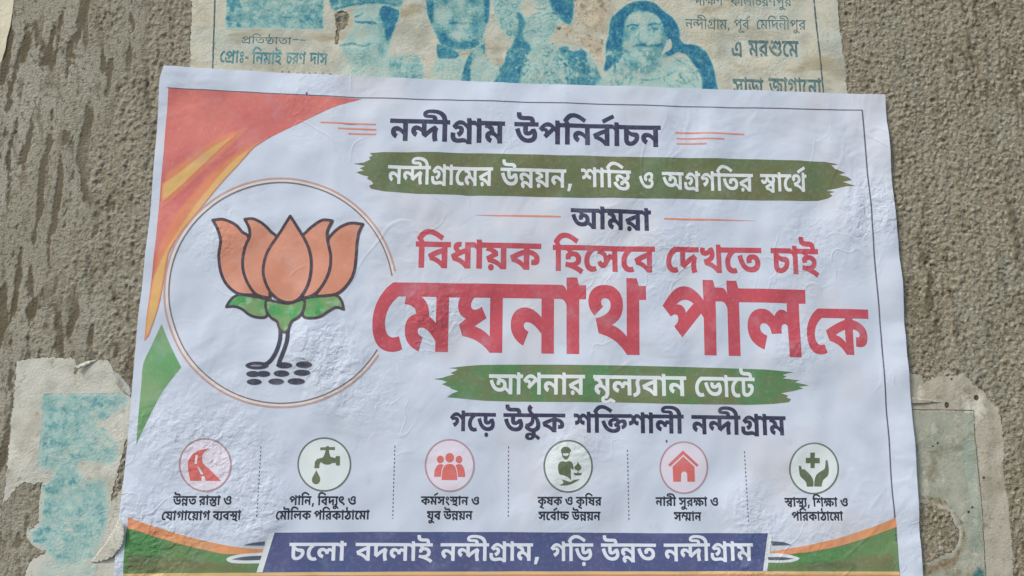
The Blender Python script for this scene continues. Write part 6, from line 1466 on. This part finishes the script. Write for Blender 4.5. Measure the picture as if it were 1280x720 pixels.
left.ink('border_line', stroke([(56, 492.5), (110, 492.3), (162, 491.5)], .9)+stroke([(56, 493), (52, 540), (47, 590)], .8), old_ink('thin_teal_line', (108, 142, 140), .6, under='torn_white_paper'), fine=True)
fx = [P(*p) for p in ((148, 652), (158, 668), (150, 690), (136, 703), (115, 702))]


def flap(sheet, name, px, lift, mat, label):
    """a piece of paper torn loose and curled away from the wall along its far edge"""
    cs = [[P(*p) for p in px]]
    V, F = triangulate(cs, 0.0015)
    a, b = np.array(cs[0][0]), np.array(cs[0][-1])
    d = (b-a)/np.linalg.norm(b-a)
    dist = np.abs((V[:, 0]-a[0])*d[1]-(V[:, 1]-a[1])*d[0])
    t = dist/dist.max()
    y = -sheet.height(V[:, 0], V[:, 1])-0.0002-lift*(1-t)**1.5
    top = np.stack([V[:, 0], y, V[:, 1]], 1)-sheet.loc
    o = mesh_object(name, top, F, mat, sheet.root)
    so = o.modifiers.new('thickness', 'SOLIDIFY')
    so.thickness = 0.0002
    o['label'] = label
    return o


flap(left, 'curled_flap', smooth([(154, 646), (146, 660), (132, 680), (114, 702), (126, 702), (140, 697), (152, 686), (160, 668)], 2), 0.004, paper_torn, 'white corner curled away from the wall')
flap(left, 'curled_flap', [(141, 462), (150, 468), (164, 486), (164, 496), (153, 487), (146, 478)], 0.0022, paper_torn, 'narrow strip of paper folded over at the upper right')
flap(left, 'curled_flap', [(96, 458), (112, 451), (122, 450), (110, 457), (100, 462)], 0.0018, paper_torn, 'small lifted strip along the top tear')

right = Sheet('torn_poster', OLD_RIGHT, old_height, paper_grime, (1195, 745), [HOLE_RIGHT], step=0.002, rim=0.0001, ragged=0.0003)
tag(right.root, 'grimy peeling scrap of old poster with thin frame line, right of the white poster', 'torn poster')
grey_print = material('faded_green_print', alb(150, 154, 138), [(alb(132, 142, 128), 45, .46, .66, .8, 1.), (alb(170, 168, 152), 60, .50, .68, .7, 1.), (alb(120, 142, 132), 30, .58, .72, .6, 1.),
                                                                 (alb(116, 106, 86), 60, .54, .66, .75, 1.), (alb(190, 188, 172), 110, .54, .66, .6, 1.), (alb(128, 118, 98), 260, .56, .66, .6, 1.)], relief_old, .85, .1, (2., .9, .8), 'grimy_paper')
gp = [(1125, 513), (1216, 513), (1219, 550), (1223, 590), (1227, 640), (1230, 680), (1233, 740), (1125, 740), (1138, 700), (1150, 702), (1162, 705), (1178, 696), (1191, 692), (1198, 681), (1201, 664),
      (1194, 654), (1189, 639), (1176, 634), (1163, 628), (1150, 627), (1125, 630)]
pr_ = right.ink('faded_print', [gp], grey_print)
right.ink('border_line', stroke([(1125, 512), (1180, 512.3), (1216, 513)], 1.3)+stroke([(1216.5, 513), (1218, 540), (1222, 580), (1227, 640), (1230, 680), (1233, 740)], 1.3), old_ink('dark_thin_line', (84, 92, 84), .4, (110, 112, 98), under='grimy_paper'), 2, fine=True)
right.ink('print_shading', [smooth([(1216, 712), (1226, 706), (1232, 712), (1233, 738), (1206, 738)], 3)], old_ink('deep_teal_blob', (52, 104, 100), .3, (80, 124, 118), 2.5, under='faded_green_print'), 2, pr_)
right.ink('print_shading', [smooth([(1200, 560), (1206, 540), (1212, 520), (1217, 522), (1219, 560), (1222, 600), (1226, 650), (1228, 690), (1222, 694), (1214, 650), (1206, 600)], 3)],
          material('green_tint', alb(138, 156, 142), [(alb(160, 166, 150), 50, .40, .6, .9, 1.)], relief_old, .85, .1, (3., .8, .8), 'faded_green_print'), 2, pr_)
flap(right, 'curled_flap', [(1124, 499), (1140, 497), (1160, 499), (1176, 503), (1160, 504), (1124, 505)], 0.0014, paper_grime, 'narrow peeled crease near the top')
bare_rub = material('rubbed_through_paper', alb(140, 126, 102), [(alb(104, 92, 70), 260, .46, .62, .8, 1.), (alb(180, 170, 146), 120, .52, .66, .8, 1.)], relief_old, .9, .1, (1.6, .95, .5), 'faded_green_print')
right.ink('worn_patch', [smooth([(1125, 622), (1150, 618), (1170, 620), (1188, 630), (1200, 646), (1208, 664), (1206, 690), (1194, 708), (1176, 716), (1150, 722), (1125, 722), (1128, 704), (1150, 704), (1164, 705), (1180, 698), (1192, 692), (1199, 682), (1202, 664),
                               (1195, 652), (1190, 638), (1176, 633), (1163, 628), (1150, 626), (1125, 630)], 2, True, (0, 10, 11, 23))], bare_rub, 3, None, 'brown rubbed patch where the wall shows through')
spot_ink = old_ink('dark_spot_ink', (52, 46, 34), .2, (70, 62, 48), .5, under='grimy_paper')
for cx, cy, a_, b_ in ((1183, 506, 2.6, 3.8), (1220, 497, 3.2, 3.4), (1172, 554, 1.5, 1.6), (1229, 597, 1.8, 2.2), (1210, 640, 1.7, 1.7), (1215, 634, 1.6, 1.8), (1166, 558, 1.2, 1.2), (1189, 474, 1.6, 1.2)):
    right.ink('dark_hole_spot', [ellipse(cx, cy, a_, b_, 12)], spot_ink, 3, fine=True)  # nail holes and specks as flat spots, the holes' shade put into the colour

scrap = Sheet('paper_scrap', SCRAP, old_height, material('yellowed_paper', alb(206, 198, 174), [(alb(188, 178, 150), 40, .45, .65, .8, 1.)], relief_old, .85, .1), (-10, 95), step=0.002, rim=0.0002)
tag(scrap.root, 'yellowed sliver of paper in the top left corner of the wall', 'paper scrap')

# ------------------------------------------------------------------ the white poster
F_new = Field(band_noise(512, 512, 0.001, 0.040, 0.048, 31, 0.5)*0.00028+band_noise(512, 512, 0.001, 0.014, 0.018, 32, 0.4)*0.00004, 0.001)
ex = np.array([P(*p) for p in POSTER])
r_edge = [(P(1104, 120), P(1127, 400)), (P(1127, 400), P(1150, 720))]


def new_height(x, z):
    h = 0.0013+F_new(x, z)
    (a, b), (c, d) = r_edge
    zz = np.clip(z, d[1]-.05, a[1])
    xe = np.where(zz > b[1], a[0]+(b[0]-a[0])*(a[1]-zz)/(a[1]-b[1]), b[0]+(d[0]-b[0])*(b[1]-zz)/(b[1]-d[1]))
    h = h+(0.0017+0.0002*F_new(z*1.7, z*.6)/0.0003)*sstep(0.018, 0.0, xe-x)                    # the right edge stands off the wall
    tl = P(207, 84)
    h = h+0.0010*sstep(0.03, 0.0, np.hypot(x-tl[0], z-tl[1]))
    return h


new = Sheet('election_poster', POSTER, new_height, paper_new, (640, 776), step=0.002, rim=0.00012)
tag(new.root, 'large new white poster with an orange lotus emblem, red headline and green brush strokes', 'poster')
navy = new_ink('navy_ink', (60, 60, 82), (50, 52, 72), .6, .08)
caption_ink = new_ink('dark_caption_ink', (38, 44, 56), None, .6, .06)
red = new_ink('red_ink', (182, 78, 88), (172, 74, 82), .7, .2)
olive = new_ink('olive_green_ink', (104, 108, 74), (92, 112, 78), .8, .12)
olive2 = new_ink('leaf_green_ink', (106, 116, 80), (82, 126, 82), .95, .12)
white_print = new_ink('white_lettering_ink', (212, 220, 212), None, .6, .1)
ribbon_white = new_ink('pale_ribbon_lettering_ink', (206, 212, 226), None, .6, .1)
salmon = new_ink('salmon_line_ink', (178, 146, 140), None, .5, .3)
orange_line = new_ink('orange_line_ink', (206, 130, 106), None, .5, .25)
brown_line = new_ink('brown_line_ink', (122, 104, 104), None, .5, .2)
border_ink = new_ink('border_ink', (88, 88, 102), None, .5, .2)
art_red = new_ink('coral_red_ink', (192, 104, 98), (202, 118, 106), .8, .12)
art_green = new_ink('fresh_green_ink', (124, 154, 112), (94, 146, 94), .9, .12)
art_green2 = new_ink('field_green_ink', (100, 130, 84), (80, 132, 78), .9, .10)
art_orange = new_ink('orange_band_ink', (214, 146, 100), (208, 136, 100), .8, .12)
footer = new_ink('brown_footer_ink', (196, 136, 98), (190, 124, 90), .8, .12)
footer_line = new_ink('pale_gold_line_ink', (214, 174, 122), None, .8, .2)
petal_ink = new_ink('peach_petal_ink', (196, 132, 106), (204, 146, 124), .8, .10)
leaf_ink = material('lotus_leaf_ink', alb(118, 150, 100), [(alb(62, 148, 84), 70, .44, .58, .9, 1.), (alb(150, 186, 150), 160, .52, .66, .6, 1.), (alb(44, 112, 66), 110, .56, .68, .6, 1.)], relief_new, .6, .3)
outline_ink = new_ink('dark_outline_ink', (76, 62, 66), (66, 62, 72), .8, .08)
stem_ink = new_ink('charcoal_ink', (62, 64, 76), (74, 76, 86), .8, .10)
ribbon_ink = new_ink('ribbon_blue_ink', (82, 86, 124), (72, 84, 122), .8, .12)
icon_red = new_ink('icon_red_ink', (198, 104, 98), None, .8, .14)
icon_green = new_ink('icon_green_ink', (98, 106, 80), (90, 104, 78), .8, .12)
ring_red = new_ink('badge_red_ring_ink', (164, 136, 142), None, .8, .2)
ring_green = new_ink('badge_green_ring_ink', (98, 108, 100), None, .8, .16)
tint_red = new_ink('badge_pink_tint', (208, 200, 210), None, .8, .3)
tint_green = new_ink('badge_pale_green_tint', (204, 212, 210), None, .8, .3)

# border
new.ink('border_line', stroke([(211, 111.5), (300, 116), (450, 123), (650, 128.5), (850, 134), (1076, 139)], 1.3)
        + stroke([(1076, 139), (1079.5, 180), (1083, 220), (1087.5, 260), (1091, 320), (1095, 365), (1100, 420), (1104, 480), (1108.5, 540), (1113, 600), (1117, 660), (1121.5, 716), (1124, 760)], 1.7), border_ink, 1, None,
        'thin dark frame line along the top and right')

# corner artwork
low = smooth([(453, 124.5), (425, 132.5), (400, 143), (370, 157), (343, 170.5), (318, 185.5), (298, 208), (280, 227), (262, 248.5), (246, 268), (232, 285.5), (221, 301), (212, 318), (206, 350), (199, 386), (187, 420)], 3, False)
art = new.ink('corner_artwork', [[(212, 112), (300, 116.5), (400, 121.5)]+low+[(181.5, 426), (184, 403), (190, 350), (196, 300), (201, 245), (205, 200), (208, 155)]], art_red, 1, None, 'coral red sweep filling the upper left corner')
g1 = smooth([(304, 163), (285, 173), (262, 187), (232, 210), (204, 231), (202.5, 256), (226, 235), (254, 209), (284, 181)], 3, True, (0, 4, 5))
g2 = [(340, 171.5), (318, 185.5), (298, 208), (280, 227), (262, 248.5), (246, 268), (232, 285.5), (221, 301), (212, 318), (206, 350), (199, 386), (187, 420), (181.5, 426), (184, 404), (191, 352),
      (199, 331), (210, 309), (221, 291), (234, 271), (247, 252), (262, 234), (278, 215), (296, 197), (318, 182)]
blend = new_ink('orange_blend_ink', (210, 132, 92), (206, 124, 94), .8, .1, (3.6, .9, .05), 'coral_red_ink')
gold = new_ink('gold_ink', (212, 170, 104), (210, 158, 100), .9, .15, (1.3, .92, .05), 'orange_blend_ink')
new.ink('orange_blend', [[(340, 171.5), (318, 185.5), (298, 208), (280, 227), (262, 248.5), (246, 268), (232, 285.5), (221, 301), (212, 318), (206, 350), (199, 386), (187, 420), (182, 424), (184, 404), (190, 350), (194, 316), (200, 300),
                          (212, 276), (226, 256), (244, 234), (262, 215), (284, 196), (308, 180)]], blend, 2, art, soft=True)
new.ink('orange_blend', [smooth([(318, 156), (290, 163), (262, 176), (230, 198), (206, 216), (202, 262), (222, 248), (252, 220), (284, 192)], 3, True, (0, 4, 5))], blend, 2, art, soft=True)
new.ink('gold_stripe', [g1], gold, 3, art, soft=True)
new.ink('gold_stripe', [smooth(g2, 3, True, (0, 11, 12, 13))], gold, 3, art, soft=True)
new.ink('green_leaf_shape', [smooth([(203, 405), (212, 428), (228, 459.5), (215, 475), (203, 492), (190, 516), (171.5, 555), (174, 520), (178, 480), (180.5, 454), (191, 431)], 3, True, (0, 2, 6, 8))], art_green, 1, None, 'green pointed shape below the emblem ring')

# emblem
A0, A1 = 33., 349.
em_fill = stroke(ellipse(351.7, 366.5, 142.4, 140, 90, A0-1, A1+1), 4.4)
em = new.ink('emblem_ring', stroke(ellipse(351.5, 366.5, 145, 142.5, 90, A0, A1), 2.4), salmon, 2, None, 'double ring drawn round the lotus, open at the right')
new.ink('inner_ring', stroke(ellipse(352, 366.5, 139.8, 137.6, 90, A0-2, A1+2), 1.5), brown_line, 3, em)
new.ink('ring_band', em_fill, new_ink('cream_band_ink', (204, 200, 196), None, .5, .2), 1, em)
lot = new.ink('lotus_emblem', stroke(smooth([(349, 398), (351, 412), (350.5, 426), (346, 440), (339, 451), (331, 456), (318, 456.5)], 4, False), 5.2)
              + stroke(smooth([(361, 398), (360.5, 412), (359.5, 426), (355, 440), (349.5, 455), (356, 457.5)], 4, False), 5.2), stem_ink, 2, None, 'outlined orange lotus with green leaves standing on dark ovals')
petals = [(smooth([(267, 276), (280, 275), (295, 281.5), (304, 291), (312, 299), (306, 330), (312, 352), (320, 369), (300, 368), (285, 357), (277, 341), (274.5, 320), (277, 302), (273, 287)], 4, True, (0, 7)), 3),
          (smooth([(454, 281), (440, 279.5), (428, 283.5), (417, 292), (410, 303), (413, 325), (408, 350), (394, 371), (420, 368.5), (435, 356), (443, 340), (445.5, 320), (446.5, 305), (449, 291)], 4, True, (0, 7)), 3),
          (smooth([(307, 275), (318, 274.5), (330, 281), (339, 290), (347, 300), (340, 330), (338, 373), (322, 369), (312, 357), (305.5, 341), (304.5, 325), (308, 308), (313, 297), (312.5, 286)], 4, True, (0, 6)), 4.5),
          (smooth([(416, 277), (404, 276), (392, 283), (383, 291), (376, 301), (388, 330), (378, 373.5), (393, 369), (404, 357), (412, 340), (414, 322), (411, 306), (409.5, 291)], 4, True, (0, 6)), 4.5),
          (smooth([(363.6, 271), (375, 289), (385, 307), (389.5, 326), (388.5, 346), (383, 362), (374, 374), (363, 378.5), (351, 376), (340, 367), (333, 354), (330, 339), (333, 321), (340, 307), (351, 291)], 4, True, (0,)), 7.5)]
leaves = [(smooth([(284, 384), (290, 374.5), (300, 369), (316, 371), (334, 375), (336, 386), (333, 396), (323, 397), (313, 394), (303, 386.5), (294, 383.5)], 4, True, (0,)), 3),
          (smooth([(430, 387), (427, 375.5), (419, 369.5), (400, 371), (381, 374), (379, 386), (380, 396), (391, 398), (402, 395.5), (412, 389), (421, 384.5)], 4, True, (0,)), 3),
          (smooth([(334, 376), (348, 378), (362, 379.5), (380, 375), (380, 387), (374, 396), (365, 402), (360.5, 413), (355, 415), (350, 411), (346.5, 402), (339, 397), (333.5, 388)], 4), 5)]
for ctr, ly in leaves:
    o = new.ink('leaf', [ctr], leaf_ink, ly, lot)
    new.ink('leaf_outline', stroke(ctr, 3.3, True), outline_ink, ly+.6, lot)
for ctr, ly in petals:
    o = new.ink('petal', [ctr], petal_ink, ly, lot)
    new.ink('petal_outline', stroke(ctr, 3.7, True), outline_ink, ly+.7, lot)
ov = new.ink('oval_row', [ellipse(322, 457, 14.5, 4.8), ellipse(356, 456.8, 10, 3.8), ellipse(380.5, 456, 10, 4.2), ellipse(317, 467.6, 8.5, 3.8), ellipse(330, 467.4, 8.5, 3.8), ellipse(352.5, 467, 9.7, 4),
                      ellipse(378, 466, 10.4, 3.8), ellipse(318.5, 477.4, 9.2, 3.8), ellipse(345.8, 477, 9.8, 3.8), ellipse(370.8, 476.8, 10.8, 4)], stem_ink, 3, lot)
new.ink('pale_core', [ellipse(321, 457.3, 7.5, 1.1)], new_ink('grey_core_ink', (134, 138, 150)), 4, lot)

# headings
new.lettering('title', navy, label='navy top heading')
for pts in ([(401, 154), (470.5, 157)], [(423, 161.5), (470.5, 163.2)], [(436, 168.2), (470.5, 169)], [(844, 166.8), (930, 168.6)], [(845, 173.8), (904, 175)], [(845, 180.4), (882, 181)]):
    new.ink('rule_line', stroke(pts, 1.9), orange_line)
b1 = new.ink('brush_stroke', [[(462, 192.2), (480, 191), (530, 191), (600, 192.5), (700, 195), (800, 197), (900, 199), (1000, 201.8), (1004, 202.3), (1030, 203.2), (1047, 206.4), (1038, 207.5), (1042, 211.5), (1055, 217), (1047, 219), (1058, 222),
                               (1063.5, 226), (1052, 228), (1061, 231), (1067, 233.2), (1055, 233.8), (1045, 236), (1032, 238.5), (1043, 240.2), (1036, 242), (1040, 245), (1035, 248.2), (1022, 251.4), (1000, 252),
                               (860, 249.6), (700, 247.4), (522, 243.2), (481, 240), (464, 236.6), (461.5, 233), (467, 230.5), (464.5, 227), (459, 224), (461, 221.5), (453, 219.5), (445.5, 216), (455, 213.6), (450, 211), (457, 208),
                               (442, 205.4), (455, 203.8), (463, 200.2), (461.5, 197.5), (466, 195)]], olive, 1, None, 'long olive green brush stroke under the top heading')
new.lettering('slogan_a', white_print, 2, b1)
new.lettering('we', navy, label='short navy word on the third line')
new.ink('rule_line', stroke([(594, 269.4), (620, 270), (660, 270.8), (700.5, 271.6)], [.4, 1.5, 2.6, 2.0]), orange_line)
new.ink('rule_line', stroke([(829, 274.4), (870, 275.2), (910, 276), (943, 276.6)], [2.0, 2.6, 1.5, .4]), orange_line)
new.lettering('wish', red, label='red line of lettering above the largest name')
new.lettering('name', red, label='largest bold red headline')
b2 = new.ink('brush_stroke', [[(561, 460.2), (570, 459.2), (584, 457.6), (600, 456.4), (640, 456), (700, 456), (790, 457.2), (860, 459), (920, 460.8), (955, 462), (975, 463.8), (991, 465.6), (984, 466.6), (977, 468.6), (982, 470.8), (977, 473), (986, 474), (998, 475.6),
                               (992, 478), (1003, 480.2), (1010, 482), (997, 483.4), (1003, 485.6), (990, 489), (975, 491.5), (984, 494.5), (982, 497), (988, 499), (985, 502.8), (965, 505), (940, 506), (860, 505.4), (770, 503), (640, 502), (605, 501),
                               (590, 499.6), (570, 497.6), (559, 496.6), (565, 492), (573, 489), (564, 486), (562, 484), (552.5, 480.4), (559, 477.6), (553, 475.4), (542.5, 474), (553, 472.4), (562, 469.5), (568, 468), (563, 466.4), (570, 463.5), (572, 461.4)]], olive2, 1, None, 'shorter green brush stroke below the red headline')
new.lettering('slogan_b', white_print, 2, b2)
new.lettering('build', navy, label='navy line below the shorter brush stroke')


# the six round badges with their captions
def at6(f, ox, oy):
    return lambda pts: [(ox+x*f, oy+y*f) for x, y in pts]


def dashes(a, b, w, on=2.6, off=2.4):
    a, b = np.array(a), np.array(b)
    Ln = np.linalg.norm(b-a)
    d = (b-a)/Ln
    res, s = [], 0.
    while s < Ln:
        e = min(s+on, Ln)
        res += stroke([a+d*s, a+d*e], w)
        s += on+off
    return res


def badge(cx, cy, rx, ry, red_kind, parts, key, what):
    b = new.ink('badge', ring(cx, cy, rx, ry, 2.0), ring_red if red_kind else ring_green, 2, None, what, same=False)
    new.ink('badge_field', [ellipse(cx, cy, rx-.6, ry-.6, 50)], tint_red if red_kind else tint_green, 1, b)
    for nm, contours, white in parts:
        new.ink(nm, contours, white_print if white else (icon_red if red_kind else icon_green), 3 if white else 2, b)
    new.lettering(key, caption_ink, 1, b, name='caption')
    return b


q = at6(1/6., 210, 540)
badge(257.5, 581, 32, 32.6, True, [('road', [smooth(q([(325, 125), (270, 128), (205, 155), (165, 205), (155, 260), (170, 365), (405, 365), (330, 290), (270, 235), (262, 200), (265, 168), (285, 142)]), 3, True, (0, 5, 6))], False),
                                   ('road_marking', [q([(215, 170), (230, 172), (222, 238), (206, 235)]), q([(228, 262), (245, 268), (272, 318), (250, 314)]), q([(258, 332), (280, 332), (290, 366), (258, 366)])], True)], 'c1',
      'round badge with a red winding road')
q = at6(1/6., 360, 540)
badge(405.8, 580.3, 32.6, 32.8, False, [('tap', [q([(245, 115), (288, 113), (292, 105), (308, 105), (312, 113), (354, 112), (354, 135), (310, 133), (312, 155), (322, 185), (358, 195), (362, 180), (392, 180), (392, 250), (365, 250),
                                                     (360, 230), (335, 232), (315, 242), (298, 244), (275, 240), (250, 224), (242, 240), (238, 270), (202, 270), (206, 222), (224, 200), (265, 190), (278, 165), (286, 135), (245, 135)])], False),
                                        ('water_drop', [smooth(q([(217, 285), (232, 315), (246, 345), (240, 376), (215, 390), (190, 378), (184, 350), (199, 317)]), 3, True, (0,))], False)], 'c2', 'round badge with a green tap and drop')
q = at6(1/9., 520, 540)
e = lambda x, y, a, b_: ellipse(520+x/9., 540+y/9., a/9., b_/9., 24)
badge(562.2, 581.6, 30.2, 32, True, [('head', [e(380, 288, 50, 54)], False), ('head', [e(275, 307, 40, 43)], False), ('head', [e(483, 307, 38, 43)], False),
                                     ('figure_body', [smooth(q([(288, 537), (296, 440), (322, 378), (380, 355), (432, 378), (456, 440), (464, 537)]), 3, True, (0, 6))], False),
                                     ('figure_body', [smooth(q([(204, 502), (214, 420), (250, 368), (288, 360), (312, 370), (292, 410), (280, 502)]), 3, True, (0, 4, 6))], False),
                                     ('figure_body', [smooth(q([(472, 502), (462, 420), (444, 372), (482, 358), (520, 372), (546, 430), (554, 502)]), 3, True, (0, 2, 6))], False)], 'c3', 'round badge with three red figures')
q = at6(1/9., 665, 540)
badge(709.7, 582.6, 29.8, 32, False, [('farmer', [smooth(q([(320, 212), (338, 175), (375, 163), (412, 175), (436, 210), (420, 232), (415, 270), (395, 300), (375, 310), (352, 296), (336, 270), (330, 235)]), 3),
                                                  smooth(q([(288, 390), (305, 342), (345, 325), (372, 335), (420, 325), (452, 352), (464, 415), (442, 420), (432, 400), (434, 540), (400, 505), (345, 482), (302, 468)]), 3, True, (7, 9))], False),
                                      ('face', [smooth(q([(345, 240), (405, 240), (400, 262), (375, 268), (350, 262)]), 3)], True),
                                      ('field_leaf', [smooth(q([(298, 598), (350, 570), (328, 530), (382, 545), (425, 560), (470, 535), (538, 530), (480, 562), (430, 588), (360, 599)]), 2, True, (0, 2, 6))], False),
                                      ('seedling', [smooth(q([(512, 330), (530, 365), (554, 395), (540, 425), (520, 432), (520, 458), (556, 456), (545, 484), (475, 484), (464, 456), (506, 458), (506, 430), (480, 420), (470, 390), (495, 370)]), 2, True, (0, 6, 9))], False)], 'c4',
      'round badge with a green farmer and seedling')
q = at6(1/9., 810, 540)
badge(853.9, 584.2, 29.4, 31.8, True, [('roof', [q([(385, 205), (560, 368), (540, 390), (388, 252), (240, 387), (218, 366)])], False),
                                       ('house_wall', [q([(388, 272), (514, 390), (520, 556), (434, 556), (430, 462), (412, 442), (384, 442), (364, 462), (360, 556), (275, 556), (268, 390)])], False)], 'c5', 'round badge with a red house')
q = at6(1/9., 975, 540)
badge(1016, 585.3, 30, 31.4, False, [('cross', [q([(328, 230), (380, 230), (380, 290), (436, 290), (436, 350), (382, 350), (382, 405), (335, 405), (335, 350), (280, 350), (280, 290), (328, 290)])], False),
                                     ('open_hand', [smooth(q([(200, 378), (226, 380), (240, 424), (262, 415), (320, 465), (355, 512), (370, 560), (368, 612), (292, 612), (284, 560), (222, 500), (207, 450)]), 2, True, (0, 1, 2, 7, 8))], False),
                                     ('open_hand', [smooth(q([(500, 315), (524, 318), (536, 420), (526, 490), (476, 540), (460, 612), (378, 612), (381, 545), (402, 482), (450, 440), (488, 415), (498, 380)]), 2, True, (0, 1, 5, 6))], False)], 'c6',
      'round badge with a green cross over open hands')
for a, b in (((327, 558), (321.6, 647)), ((494, 557), (491, 648)), ((635.5, 558), (635.2, 648)), ((783.4, 562), (785.8, 650)), ((929.6, 564), (934, 652))):
    new.ink('dotted_divider', dashes(a, b, 1.25), border_ink)

for cx, cy in ((832.5, 551.5), (384, 118)):
    new.ink('ink_mark', [ellipse(cx, cy, 1.3, 2.0, 10)], border_ink)

# foot of the sheet
sw = new.ink('foot_swoosh', [smooth([(162, 646), (180, 652.5), (200, 659.5), (230, 668.5), (260, 676.5), (290, 682), (315, 685), (332, 686), (330, 692), (285, 692), (262, 688.2), (230, 680.5), (200, 672), (180, 665), (160.5, 659.5)], 3, True, (0, 7, 8, 14))],
             art_orange, 2, None, 'orange and green sweep at the lower left')
new.ink('green_field', [smooth([(160.5, 659), (180, 664.5), (200, 671.5), (230, 680), (262, 687.7), (285, 691), (332, 691), (331, 714.6), (240, 715.5), (155, 716.8), (157, 690)], 3, True, (0, 6, 7, 9, 10))], art_green2, 1, sw)
sw2 = new.ink('foot_swoosh', [smooth([(956, 690), (975, 687), (990, 684.2), (1010, 680.6), (1050, 671), (1085, 660), (1117, 646.5), (1118.5, 658), (1085, 671), (1050, 681.5), (1010, 689.5), (995, 691), (956, 696)], 3, True, (0, 6, 7, 12))],
              art_orange, 2, None, 'orange and green sweep at the lower right')
new.ink('green_field', [smooth([(1118.5, 657.6), (1085, 670.6), (1050, 681), (1010, 689), (995, 690.6), (956, 694), (955, 713.4), (1040, 713.5), (1121.5, 713.6), (1120.5, 690)], 3, True, (0, 5, 6, 8, 9))], art_green2, 1, sw2)
fade = new_ink('olive_fade_ink', (112, 112, 78), (96, 104, 74), .8, .12, (4.5, .85, .05), 'field_green_ink')
new.ink('olive_fade', [[(157.5, 686), (240, 694), (326, 703), (328, 718), (240, 719), (155.5, 720)]], fade, 3, sw, soft=True)
new.ink('olive_fade', [[(958, 703), (1040, 696), (1119.5, 684), (1121, 717), (956, 717)]], fade, 3, sw2, soft=True)
ft = new.ink('foot_band', [[(154.5, 720), (400, 718), (640, 717), (900, 717), (1122, 717.5), (1124, 745), (640, 748), (151, 748)]], footer, 4, None, 'brown band along the foot of the poster')
new.ink('gold_line', [[(155, 716.6), (240, 715.6), (400, 714.6), (640, 713.6), (900, 713.4), (1121.5, 713.6), (1122, 717.6), (900, 717.3), (640, 717.5), (400, 718.4), (154.5, 720.5)]], footer_line, 5, ft)
rb = new.ink('ribbon', [[(344, 665.4), (480, 664.2), (640, 664.6), (820, 666), (958.5, 666), (952.5, 713.2), (800, 713.3), (640, 713.4), (480, 713.8), (329, 714.6)]], ribbon_ink, 4, None, 'blue slanted ribbon across the foot of the poster')
new.pieces('ribbon_edge', [[(336, 668), (344, 665.4), (329, 714.6), (321.5, 715)], [(958.5, 666), (964, 668.5), (957.5, 713.3), (952.5, 713.3)]], white_print, 5, rb)
new.lettering('ribbon', ribbon_white, 5, rb)
new.pieces('ribbon_tail', [smooth([(284, 698.5), (290, 694.6), (306, 691.6), (331, 690), (327, 703.5), (306, 703.6), (290, 702.6)], 3, True, (3, 4)),
                             smooth([(956, 691), (978, 691.6), (992, 694.6), (998, 697.6), (990, 701.6), (974, 702.8), (954, 702.8)], 3, True, (0, 6))], white_print, 4.5, rb)
new.pieces('tail_core', [smooth([(291, 698.6), (300, 696), (312, 694.6), (328, 694), (326, 699.4), (306, 699.8)], 3, True, (0, 3, 4)), smooth([(957, 696), (976, 695.6), (991, 697.6), (978, 699.6), (956, 699.6)], 3, True, (0, 2, 4)),
                      smooth([(305, 680.8), (316, 678), (332, 676), (331, 681)], 3, True, (0, 2, 3)), smooth([(963, 676.2), (976, 676.8), (988, 680.4), (964, 681)], 3, True, (0, 2, 3))], new_ink('slate_ink', (84, 92, 104)), 5, rb)
